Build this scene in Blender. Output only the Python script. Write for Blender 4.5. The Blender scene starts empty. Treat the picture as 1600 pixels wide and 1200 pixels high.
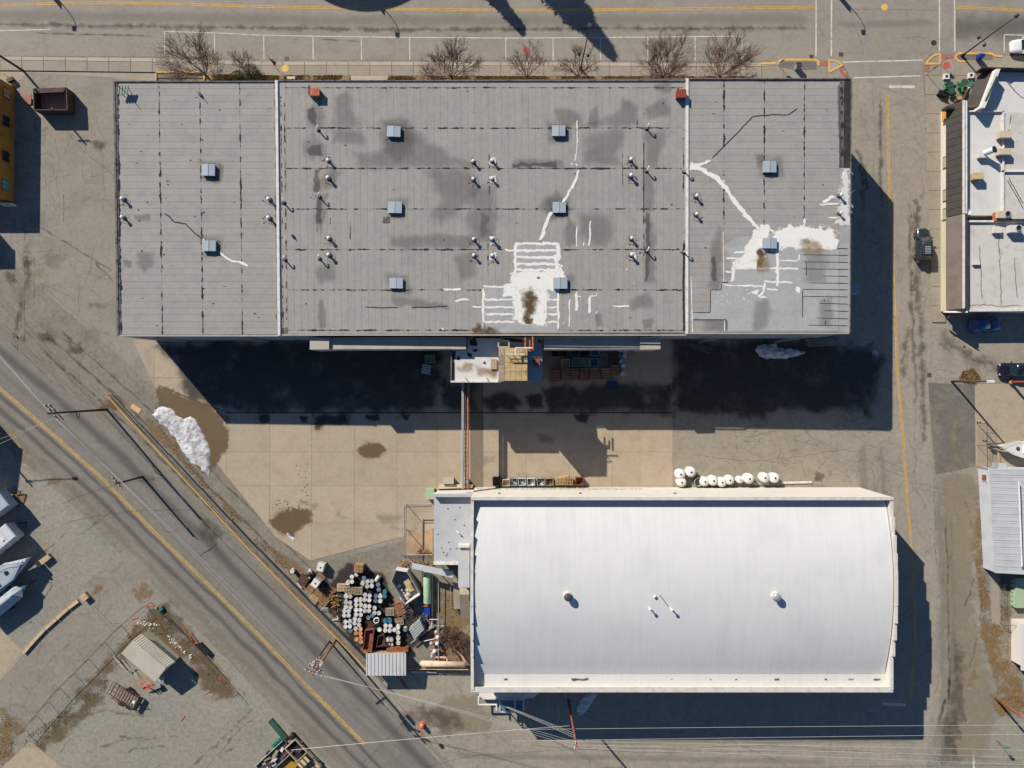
import bpy, math, random
from math import sin, cos, pi, radians, sqrt, atan2, exp
from mathutils import noise as mnoise, Vector
random.seed(7)
S = bpy.context.scene
COL = S.collection
# ------------------------------------------------------------------ camera, sky, sun, exposure
CAM_H = 100.0          # drone height in metres
F = 1120.0             # focal length in photo pixels (1600 wide)
cd = bpy.data.cameras.new('camera'); cam = bpy.data.objects.new('camera', cd); COL.objects.link(cam)
cam.location = (0, 0, CAM_H); cam.rotation_euler = (0, 0, 0)
cd.sensor_width = 36.0; cd.lens = 36.0 * F / 1600.0; cd.clip_start = 0.5; cd.clip_end = 3000
S.camera = cam
SUN_EL = 32.5
SX, SY = -0.648, 0.762           # horizontal direction towards the sun
W = bpy.data.worlds.new('World'); S.world = W; W.use_nodes = True
wn = W.node_tree.nodes; wl = W.node_tree.links
bg = wn.get('Background') or wn.new('ShaderNodeBackground')
sky = wn.new('ShaderNodeTexSky'); sky.sky_type = 'NISHITA'; sky.sun_disc = False
sky.sun_elevation = radians(SUN_EL); sky.sun_rotation = atan2(SX, SY)
sky.altitude = 1500; sky.air_density = 1.0; sky.dust_density = 0.1; sky.ozone_density = 6.0
wl.new(sky.outputs[0], bg.inputs[0]); bg.inputs[1].default_value = 0.08
sd = bpy.data.lights.new('sun', 'SUN'); sun = bpy.data.objects.new('sun', sd); COL.objects.link(sun)
sd.energy = 5.0; sd.angle = radians(0.5); sd.color = (1.0, 0.945, 0.86)
sdir = Vector((SX * cos(radians(SUN_EL)), SY * cos(radians(SUN_EL)), sin(radians(SUN_EL))))
sun.rotation_euler = sdir.to_track_quat('Z', 'Y').to_euler(); sun.location = (-60, 70, 90)
S.view_settings.view_transform = 'Standard'; S.view_settings.look = 'None'
S.view_settings.exposure = 0.55; S.view_settings.gamma = 1.0; S.view_settings.use_curve_mapping = False
S.render.engine = 'CYCLES'

# ------------------------------------------------------------------ helpers
def G(u, v, z=0.0):                       # photo pixel at a known height -> place in the world
    k = (CAM_H - z) / F
    return ((u - 800.0) * k, (600.0 - v) * k, z)
def G2(u, v, z=0.0):
    p = G(u, v, z); return (p[0], p[1])
def lin(c):
    c /= 255.0
    return c / 12.92 if c <= 0.04045 else ((c + 0.055) / 1.055) ** 2.4
KK = (1.38, 1.39, 1.44)
def C(r, g, b, k=1.0):                    # base colour that reads as this colour on sunlit level ground
    return tuple(min(0.86, max(0.006, k * lin(x) / q)) for x, q in zip((r, g, b), KK))
ORG = {}
class MB:
    def __init__(s): s.v = []; s.f = []; s.al = []
    def add(s, vs, fs, al=None):
        o = len(s.v); s.v += [tuple(p) for p in vs]; s.f += [tuple(i + o for i in f) for f in fs]
        if al is not None: s.al += list(al)
        return s
    def slab(s, top, t):                  # top ring of xyz points, dropped by t
        n = len(top); bot = [(x, y, z - t) for x, y, z in top]
        fs = [tuple(range(n)), tuple(range(2 * n - 1, n - 1, -1))]
        fs += [(i, i + n, (i + 1) % n + n, (i + 1) % n) for i in range(n)]
        return s.add(list(top) + bot, fs)
    def prism(s, poly, z0, z1):
        return s.slab([(x, y, z1) for x, y in poly], z1 - z0)
    def box(s, x0, y0, z0, x1, y1, z1):
        return s.prism([(x0, y0), (x1, y0), (x1, y1), (x0, y1)], z0, z1)
    def obox(s, cx, cy, z0, lx, ly, lz, rz=0.0):
        c, q = cos(rz), sin(rz)
        pts = [(cx + c * a - q * b, cy + q * a + c * b) for a, b in ((-lx/2, -ly/2), (lx/2, -ly/2), (lx/2, ly/2), (-lx/2, ly/2))]
        return s.prism(pts, z0, z0 + lz)
    def tube(s, p, q, r, r2=None, n=6):
        p, q = Vector(p), Vector(q); d = (q - p)
        if d.length < 1e-6: return s
        d.normalize(); a = d.cross(Vector((0, 0, 1)))
        if a.length < 1e-3: a = Vector((1, 0, 0))
        a.normalize(); b = d.cross(a); r2 = r if r2 is None else r2
        vs = [p + (a * cos(2*pi*i/n) + b * sin(2*pi*i/n)) * r for i in range(n)] + [q + (a * cos(2*pi*i/n) + b * sin(2*pi*i/n)) * r2 for i in range(n)]
        fs = [(i, (i+1) % n, (i+1) % n + n, i + n) for i in range(n)] + [tuple(range(n))[::-1], tuple(range(n, 2*n))]
        return s.add(vs, fs)
    def path(s, pts, r, n=6):
        for a, b in zip(pts, pts[1:]): s.tube(a, b, r, None, n)
        return s
    def lathe(s, x, y, prof, n=14):
        vs = []; fs = []
        for r, z in prof: vs += [(x + r*cos(2*pi*i/n), y + r*sin(2*pi*i/n), z) for i in range(n)]
        for k in range(len(prof)-1):
            for i in range(n): fs.append((k*n+i, k*n+(i+1) % n, (k+1)*n+(i+1) % n, (k+1)*n+i))
        fs.append(tuple(range(n))[::-1]); fs.append(tuple(range((len(prof)-1)*n, len(prof)*n)))
        return s.add(vs, fs)
    def cyl(s, x, y, z0, z1, r, r1=None, n=14):
        return s.lathe(x, y, [(r, z0), (r if r1 is None else r1, z1)], n)
    def loft(s, rings, cap=True):
        n = len(rings[0]); vs = [p for r in rings for p in r]; fs = []
        for k in range(len(rings)-1):
            for i in range(n): fs.append((k*n+i, k*n+(i+1) % n, (k+1)*n+(i+1) % n, (k+1)*n+i))
        if cap: fs += [tuple(range(n))[::-1], tuple(range((len(rings)-1)*n, len(rings)*n))]
        return s.add(vs, fs)
    def mesh(s, name, m, org=(0, 0, 0), smooth=False):
        me = bpy.data.meshes.new(name)
        me.from_pydata([(x-org[0], y-org[1], z-org[2]) for x, y, z in s.v], [], s.f)
        if s.al and len(s.al) == len(s.v):
            a = me.attributes.new('al', 'FLOAT', 'POINT'); a.data.foreach_set('value', s.al)
        if m: me.materials.append(M(m))
        if smooth: me.polygons.foreach_set('use_smooth', [True]*len(me.polygons))
        me.update(); return me
    def build(s, name, m, parent=None, smooth=False, kind=None):
        org = ORG.get(parent.name, (0, 0, 0)) if parent else (0, 0, 0)
        o = bpy.data.objects.new(name, s.mesh(name, m, org, smooth)); COL.objects.link(o)
        if parent: o.parent = parent
        ORG[o.name] = org
        if kind: o['kind'] = kind
        return o
def tag(o, label, cat, group=None):
    o['label'] = label; o['category'] = cat
    if group: o['group'] = group
    return o
def thing(name, label, cat, loc=(0, 0, 0), group=None):
    o = bpy.data.objects.new(name, None); COL.objects.link(o); o.location = loc; o.empty_display_size = 0.3
    ORG[o.name] = tuple(loc); return tag(o, label, cat, group)
def lthing(*a, **k):                     # a thing whose parts are written in its own axes
    o = thing(*a, **k); ORG[o.name] = (0, 0, 0); return o
def one(name, mb, m, label, cat, loc=(0, 0, 0), group=None, smooth=False):   # a thing that is a single mesh, origin at its base
    o = bpy.data.objects.new(name, mb.mesh(name, m, loc, smooth)); COL.objects.link(o); o.location = loc
    ORG[o.name] = tuple(loc); return tag(o, label, cat, group)
def dup(o, loc=None, rz=0.0, label=None, group=None, sc=None):
    KIDS = [c for c in o.children]
    c = o.copy(); COL.objects.link(c)
    if loc is not None: c.location = loc; c.rotation_euler = (0, 0, rz)
    if sc: c.scale = (sc, sc, sc) if not isinstance(sc, tuple) else sc
    if label: c['label'] = label
    if group: c['group'] = group
    for k in KIDS:
        d = k.copy(); COL.objects.link(d); d.parent = c
        for e in k.children:
            g = e.copy(); COL.objects.link(g); g.parent = d
    return c
def struct(name, mb, m, kind='structure', parent=None):
    return mb.build(name, m, parent, kind=kind if not parent else None)
def sheet(name, px, z, m, parent=None, kind='structure'):
    b = MB(); b.add([G(u, v, z) for u, v in px], [tuple(range(len(px)))])
    return b.build(name, m, parent, kind=None if parent else kind)
def inside(p, poly):
    x, y = p; r = False; j = len(poly)-1
    for i in range(len(poly)):
        xi, yi = poly[i]; xj, yj = poly[j]
        if (yi > y) != (yj > y) and x < (xj-xi)*(y-yi)/(yj-yi)+xi: r = not r
        j = i
    return r
def edged(p, poly):
    d = 1e9; n = len(poly)
    for i in range(n):
        ax, ay = poly[i]; bx, by = poly[(i+1) % n]; dx, dy = bx-ax, by-ay; L = dx*dx+dy*dy
        t = max(0, min(1, ((p[0]-ax)*dx+(p[1]-ay)*dy)/L)) if L else 0
        d = min(d, (p[0]-ax-t*dx)**2+(p[1]-ay-t*dy)**2)
    return sqrt(d)
def clip(subj, cl):                       # convex clip, both in the same winding-agnostic plane
    ar = sum(cl[i][0]*cl[(i+1) % len(cl)][1]-cl[(i+1) % len(cl)][0]*cl[i][1] for i in range(len(cl)))
    sg = 1 if ar > 0 else -1; out = list(subj)
    for i in range(len(cl)):
        a, b = cl[i], cl[(i+1) % len(cl)]; inp = out; out = []
        side = lambda p: sg*((b[0]-a[0])*(p[1]-a[1])-(b[1]-a[1])*(p[0]-a[0]))
        for k in range(len(inp)):
            p, q = inp[k], inp[(k+1) % len(inp)]; sp, sq = side(p), side(q)
            if sp >= 0: out.append(p)
            if (sp >= 0) != (sq >= 0):
                t = sp/(sp-sq); out.append((p[0]+t*(q[0]-p[0]), p[1]+t*(q[1]-p[1])))
        if not out: return []
    return out
def lerp_line(pts, n):                    # resample a polyline into n+1 points
    L = [0]
    for a, b in zip(pts, pts[1:]): L.append(L[-1]+sqrt((a[0]-b[0])**2+(a[1]-b[1])**2))
    out = []
    for k in range(n+1):
        d = L[-1]*k/n; i = 0
        while i < len(pts)-2 and L[i+1] < d: i += 1
        t = (d-L[i])/max(1e-9, L[i+1]-L[i]); out.append((pts[i][0]+t*(pts[i+1][0]-pts[i][0]), pts[i][1]+t*(pts[i+1][1]-pts[i][1])))
    return out
def lift(z):                              # no two thin sheets in one plane
    e = random.uniform(0, .0011); return (lambda u: z(u)+e) if callable(z) else z+e
def zf(z, u): return z(u) if callable(z) else z
# stains, paint and seams lie on their surface as thin sheets whose outline is broken by noise
def blob(parent, name, px, m, z, jit=0.0, grow=1.0, soft=None):
    z = lift(z)
    n = len(px); area = abs(sum(px[i][0]*px[(i+1) % n][1]-px[(i+1) % n][0]*px[i][1] for i in range(n)))/2
    per = sum(sqrt((px[i][0]-px[(i+1) % n][0])**2+(px[i][1]-px[(i+1) % n][1])**2) for i in range(n))
    if soft is None: soft = max(0.7, min(9.0, 0.75*area/per))
    st = max(0.55, min(7.0, soft*0.8)); xs = [p[0] for p in px]; ys = [p[1] for p in px]; x0, y0 = min(xs)-soft-st, min(ys)-soft-st
    nx, ny = int((max(xs)+soft+st-x0)/st)+2, int((max(ys)+soft+st-y0)/st)+2; idx = {}; vs = []; al = []; fs = []; wob = min(4.0, 0.18*sqrt(area)); sd_ = random.uniform(0, 99)
    for j in range(ny):
        for i in range(nx):
            p = (x0+i*st, y0+j*st); q = (p[0]+wob*mnoise.noise(Vector((p[0]*.09, p[1]*.09, sd_))), p[1]+wob*mnoise.noise(Vector((p[0]*.09, p[1]*.09, sd_+5))))
            d = edged(q, px)*(1 if inside(q, px) else -1)
            if d < -soft-st*1.5: continue
            idx[(i, j)] = len(vs); vs.append(G(p[0], p[1], zf(z, p[0]))); al.append(max(0.0, min(1.0, 0.5+d/(2*soft))))
    for (i, j), a in idx.items():
        k = [(i, j), (i+1, j), (i+1, j+1), (i, j+1)]
        if all(c in idx for c in k) and max(al[idx[c]] for c in k) > 0: fs.append(tuple(idx[c] for c in k))
    return MB().add(vs, fs, al).build(name, m, parent)
def stroke_mb(b, px, w, z, jit=0.0, step=8.0, fade=True):
    z = lift(z)
    L = sum(sqrt((p[0]-q[0])**2+(p[1]-q[1])**2) for p, q in zip(px, px[1:]))
    n = max(2, int(L/step)); pts = lerp_line(px, n)
    pts = [pts[0]]+[(u+random.uniform(-jit, jit), v+random.uniform(-jit, jit)) for u, v in pts[1:-1]]+[pts[-1]]
    vs = []; al = []; m = len(pts)
    for i, (u, v) in enumerate(pts):
        a = pts[max(0, i-1)]; c = pts[min(m-1, i+1)]; dx, dy = c[0]-a[0], c[1]-a[1]; d = sqrt(dx*dx+dy*dy) or 1
        nx, ny = -dy/d*w/2, dx/d*w/2; e = 0.0 if fade and i in (0, m-1) else 1.0
        for k, q in ((-1, 0.0), (0, e), (1, 0.0)):
            uu, vv = u+nx*k, v+ny*k; vs.append(G(uu, vv, zf(z, uu))); al.append(q)
    fs = []
    for i in range(m-1):
        for k in (0, 1): fs.append((i*3+k, i*3+k+1, i*3+k+4, i*3+k+3))
    b.add(vs, fs, al)
def stroke(parent, name, px, w, m, z, jit=0.0, step=8.0, fade=True):
    b = MB(); stroke_mb(b, px, w, z, jit, step, fade); return b.build(name, m, parent)
def ribbon(b, px, w, z):                  # hard-edged painted line
    vs = []; m = len(px)
    for i, (u, v) in enumerate(px):
        a = px[max(0, i-1)]; c = px[min(m-1, i+1)]; dx, dy = c[0]-a[0], c[1]-a[1]; d = sqrt(dx*dx+dy*dy) or 1
        for k in (-1, 1): vs.append(G(u-dy/d*w/2*k, v+dx/d*w/2*k, z))
    b.add(vs, [(2*i, 2*i+1, 2*i+3, 2*i+2) for i in range(m-1)])
def heap_mb(px, hmax, soft, step=0.14, rough=0.35, z0=0.0, seed=0.0):
    poly = [G2(u, v, z0) for u, v in px]; xs = [p[0] for p in poly]; ys = [p[1] for p in poly]
    nx = int((max(xs)-min(xs))/step)+3; ny = int((max(ys)-min(ys))/step)+3; idx = {}; b = MB(); vs = []; fs = []
    for j in range(ny):
        for i in range(nx):
            p = (min(xs)+(i-1)*step, min(ys)+(j-1)*step)
            q = (p[0]+0.35*mnoise.noise(Vector((p[0]*1.3, p[1]*1.3, seed))), p[1]+0.35*mnoise.noise(Vector((p[0]*1.3, p[1]*1.3, seed+9))))
            ins = inside(q, poly); d = edged(q, poly)*(1 if ins else -1)
            if d < -step*0.9: continue
            n1 = mnoise.noise(Vector((p[0]*0.9, p[1]*0.9, seed)))+0.6*mnoise.noise(Vector((p[0]*2.6, p[1]*2.6, seed)))+0.4*mnoise.noise(Vector((p[0]*6, p[1]*6, seed)))
            h = hmax*(1-exp(-max(0, d)/soft))*(1+rough*n1) if d > 0 else -0.02
            idx[(i, j)] = len(vs); vs.append((p[0], p[1], z0+h))
    for (i, j), a in idx.items():
        q = [(i, j), (i+1, j), (i+1, j+1), (i, j+1)]
        if all(k in idx for k in q): fs.append(tuple(idx[k] for k in q))
    return b.add(vs, fs)
def tufts_mb(b, poly, dens, h, z0=0.0, w=0.05, clump=True, lean=0.5):
    P = [G2(u, v, z0) for u, v in poly]; xs = [p[0] for p in P]; ys = [p[1] for p in P]
    n = int((max(xs)-min(xs))*(max(ys)-min(ys))*dens)
    for _ in range(n):
        x, y = random.uniform(min(xs), max(xs)), random.uniform(min(ys), max(ys))
        if not inside((x, y), P): continue
        if clump and mnoise.noise(Vector((x*0.55, y*0.55, 3.1)))+0.5*mnoise.noise(Vector((x*1.7, y*1.7, 1.1))) < random.uniform(-0.45, 0.35): continue
        a = random.uniform(0, 2*pi); hh = h*random.uniform(0.4, 1.2); k = random.uniform(0, lean)*hh*1.6; d = random.uniform(0, 2*pi); q = w*random.uniform(0.6, 1.6)
        b.add([(x-cos(a)*q, y-sin(a)*q, z0-0.01), (x+cos(a)*q, y+sin(a)*q, z0-0.01), (x+cos(d)*k, y+sin(d)*k, z0+hh)], [(0, 1, 2)])
    return b

# ------------------------------------------------------------------ materials
MATS = {}; SPEC = {}
def M(name):
    if name not in MATS:
        kw = SPEC[name]; MATS[name] = (decal if kw.pop('decal', False) else surf)(name, **kw)
    return MATS[name]
def newmat(name):
    m = bpy.data.materials.new(name); m.use_nodes = True; nt = m.node_tree
    bs = nt.nodes.get('Principled BSDF'); return m, nt, nt.nodes, nt.links, bs
def nz(nt, vec, scale, detail=6, rough=0.6):
    n = nt.nodes.new('ShaderNodeTexNoise'); n.inputs['Scale'].default_value = scale; n.inputs['Detail'].default_value = detail; n.inputs['Roughness'].default_value = rough
    nt.links.new(vec, n.inputs['Vector']); return n.outputs['Fac']
def ramp(nt, fac, lo, hi, a=0.0, b=1.0):
    n = nt.nodes.new('ShaderNodeMapRange'); n.interpolation_type = 'SMOOTHSTEP'
    for k, x in ((1, lo), (2, hi), (3, a), (4, b)): n.inputs[k].default_value = x
    nt.links.new(fac, n.inputs[0]); return n.outputs[0]
def mixc(nt, fac, a, b, mode='MIX'):
    n = nt.nodes.new('ShaderNodeMix'); n.data_type = 'RGBA'; n.blend_type = mode
    for i, x in ((0, fac), (6, a), (7, b)):
        if hasattr(x, 'is_output'): nt.links.new(x, n.inputs[i])
        elif i == 0: n.inputs[0].default_value = x
        else: n.inputs[i].default_value = (x[0], x[1], x[2], 1)
    return n.outputs[2]
def math_(nt, op, a, b=0.0):
    n = nt.nodes.new('ShaderNodeMath'); n.operation = op
    for i, x in ((0, a), (1, b)):
        if hasattr(x, 'is_output'): nt.links.new(x, n.inputs[i])
        else: n.inputs[i].default_value = x
    return n.outputs[0]
def surf(name, c, c2=None, c3=None, rough=0.85, var=0.16, fine=9.0, big=0.25, metal=0.0, spec=0.35, bump=0.25, bdist=0.02, rnd=0.0, isl=0.0,
         streak=None, patch=(0.45, 0.65), patch3=(0.6, 0.75), p2=0.5, p3=1.1, emit=None, alpha=1.0, coat=0.0, speck=0.0, mid=0.0, craze=0.0, cz=0.35):
    m, nt, N, L, bs = newmat(name); geo = N.new('ShaderNodeNewGeometry'); pos = geo.outputs['Position']
    nf = nz(nt, pos, fine, 7, 0.7); nb = nz(nt, pos, big, 5, 0.6)
    col = c
    if c2: col = mixc(nt, ramp(nt, nz(nt, pos, p2, 8, 0.65), *patch), col, c2)
    if c3: col = mixc(nt, ramp(nt, nz(nt, pos, p3, 9, 0.7), *patch3), col, c3)
    f = math_(nt, 'ADD', math_(nt, 'MULTIPLY', math_(nt, 'SUBTRACT', nf, 0.5), 2.4*var), math_(nt, 'MULTIPLY', math_(nt, 'SUBTRACT', nb, 0.5), 2.2*var))
    if mid: f = math_(nt, 'ADD', f, math_(nt, 'MULTIPLY', math_(nt, 'SUBTRACT', nz(nt, pos, 1.9, 9, 0.66), 0.5), 3.2*mid))
    if streak:                            # (angle of the run, fineness across, amount)
        mp = N.new('ShaderNodeMapping'); mp.vector_type = 'TEXTURE'; L.new(pos, mp.inputs[0]); mp.inputs['Rotation'].default_value = (0, 0, streak[0]); mp.inputs['Scale'].default_value = (16.0, 1.0, 16.0)
        ns = nz(nt, mp.outputs[0], streak[1], 5, 0.65); f = math_(nt, 'ADD', f, math_(nt, 'MULTIPLY', math_(nt, 'SUBTRACT', ns, 0.5), 2.0*streak[2]))
    if rnd:
        oi = N.new('ShaderNodeObjectInfo'); f = math_(nt, 'ADD', f, math_(nt, 'MULTIPLY', math_(nt, 'SUBTRACT', oi.outputs['Random'], 0.5), 2*rnd))
    if isl: f = math_(nt, 'ADD', f, math_(nt, 'MULTIPLY', math_(nt, 'SUBTRACT', geo.outputs['Random Per Island'], 0.5), 2*isl))
    if speck:
        f = math_(nt, 'SUBTRACT', f, ramp(nt, nz(nt, pos, 14.0, 2, 0.5), 0.66, 0.72, 0.0, speck))
    if craze:                             # a web of hairline cracks, patchy
        wn_ = N.new('ShaderNodeTexNoise'); wn_.inputs['Scale'].default_value = 0.9; wn_.inputs['Detail'].default_value = 6; L.new(pos, wn_.inputs['Vector']); va = N.new('ShaderNodeVectorMath'); va.operation = 'MULTIPLY_ADD'; L.new(wn_.outputs['Color'], va.inputs[0]); va.inputs[1].default_value = (1.6, 1.6, 0); L.new(pos, va.inputs[2])
        vo = N.new('ShaderNodeTexVoronoi'); vo.feature = 'DISTANCE_TO_EDGE'; vo.inputs['Scale'].default_value = cz; L.new(va.outputs[0], vo.inputs['Vector'])
        f = math_(nt, 'SUBTRACT', f, math_(nt, 'MULTIPLY', ramp(nt, vo.outputs['Distance'], 0.0, 0.034, craze, 0.0), ramp(nt, nz(nt, pos, 0.13, 3), 0.38, 0.6)))
    g = math_(nt, 'ADD', f, 1.0); cm = N.new('ShaderNodeCombineColor')
    for i in range(3): L.new(g, cm.inputs[i])
    col = mixc(nt, 1.0, col, cm.outputs[0], 'MULTIPLY')
    L.new(col, bs.inputs['Base Color']); bs.inputs['Roughness'].default_value = rough; bs.inputs['Metallic'].default_value = metal
    bs.inputs['Specular IOR Level'].default_value = spec; bs.inputs['Coat Weight'].default_value = coat
    if bump:
        bp = N.new('ShaderNodeBump'); bp.inputs['Strength'].default_value = bump; bp.inputs['Distance'].default_value = bdist; L.new(nf, bp.inputs['Height']); L.new(bp.outputs[0], bs.inputs['Normal'])
    return m
def decal(name, c, lo=0.45, hi=0.55, amp=0.6, scale=2.0, strength=1.0, rough=0.9, var=0.2, spec=0.3, grime=0.0, detail=7):
    m, nt, N, L, bs = newmat(name); geo = N.new('ShaderNodeNewGeometry'); pos = geo.outputs['Position']
    at = N.new('ShaderNodeAttribute'); at.attribute_name = 'al'
    n1 = nz(nt, pos, scale, detail, 0.65); f = math_(nt, 'ADD', at.outputs['Fac'], math_(nt, 'MULTIPLY', math_(nt, 'SUBTRACT', n1, 0.5), 2*amp))
    fac = math_(nt, 'MULTIPLY', ramp(nt, f, lo, hi), strength)
    if grime: fac = math_(nt, 'MULTIPLY', fac, ramp(nt, nz(nt, pos, scale*3.1, 8, 0.7), 0.5-grime, 0.62))
    g = math_(nt, 'ADD', math_(nt, 'MULTIPLY', math_(nt, 'SUBTRACT', nz(nt, pos, 6.0, 6), 0.5), 2.4*var), 1.0); cm = N.new('ShaderNodeCombineColor')
    for i in range(3): L.new(g, cm.inputs[i])
    L.new(mixc(nt, 1.0, c, cm.outputs[0], 'MULTIPLY'), bs.inputs['Base Color']); bs.inputs['Roughness'].default_value = rough; bs.inputs['Specular IOR Level'].default_value = spec
    tr = N.new('ShaderNodeBsdfTransparent'); mx = N.new('ShaderNodeMixShader'); out = N.get('Material Output')
    L.new(fac, mx.inputs[0]); L.new(tr.outputs[0], mx.inputs[1]); L.new(bs.outputs[0], mx.inputs[2]); L.new(mx.outputs[0], out.inputs['Surface'])
    return m
DG = -radians(47.0)     # run of the diagonal road
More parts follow.
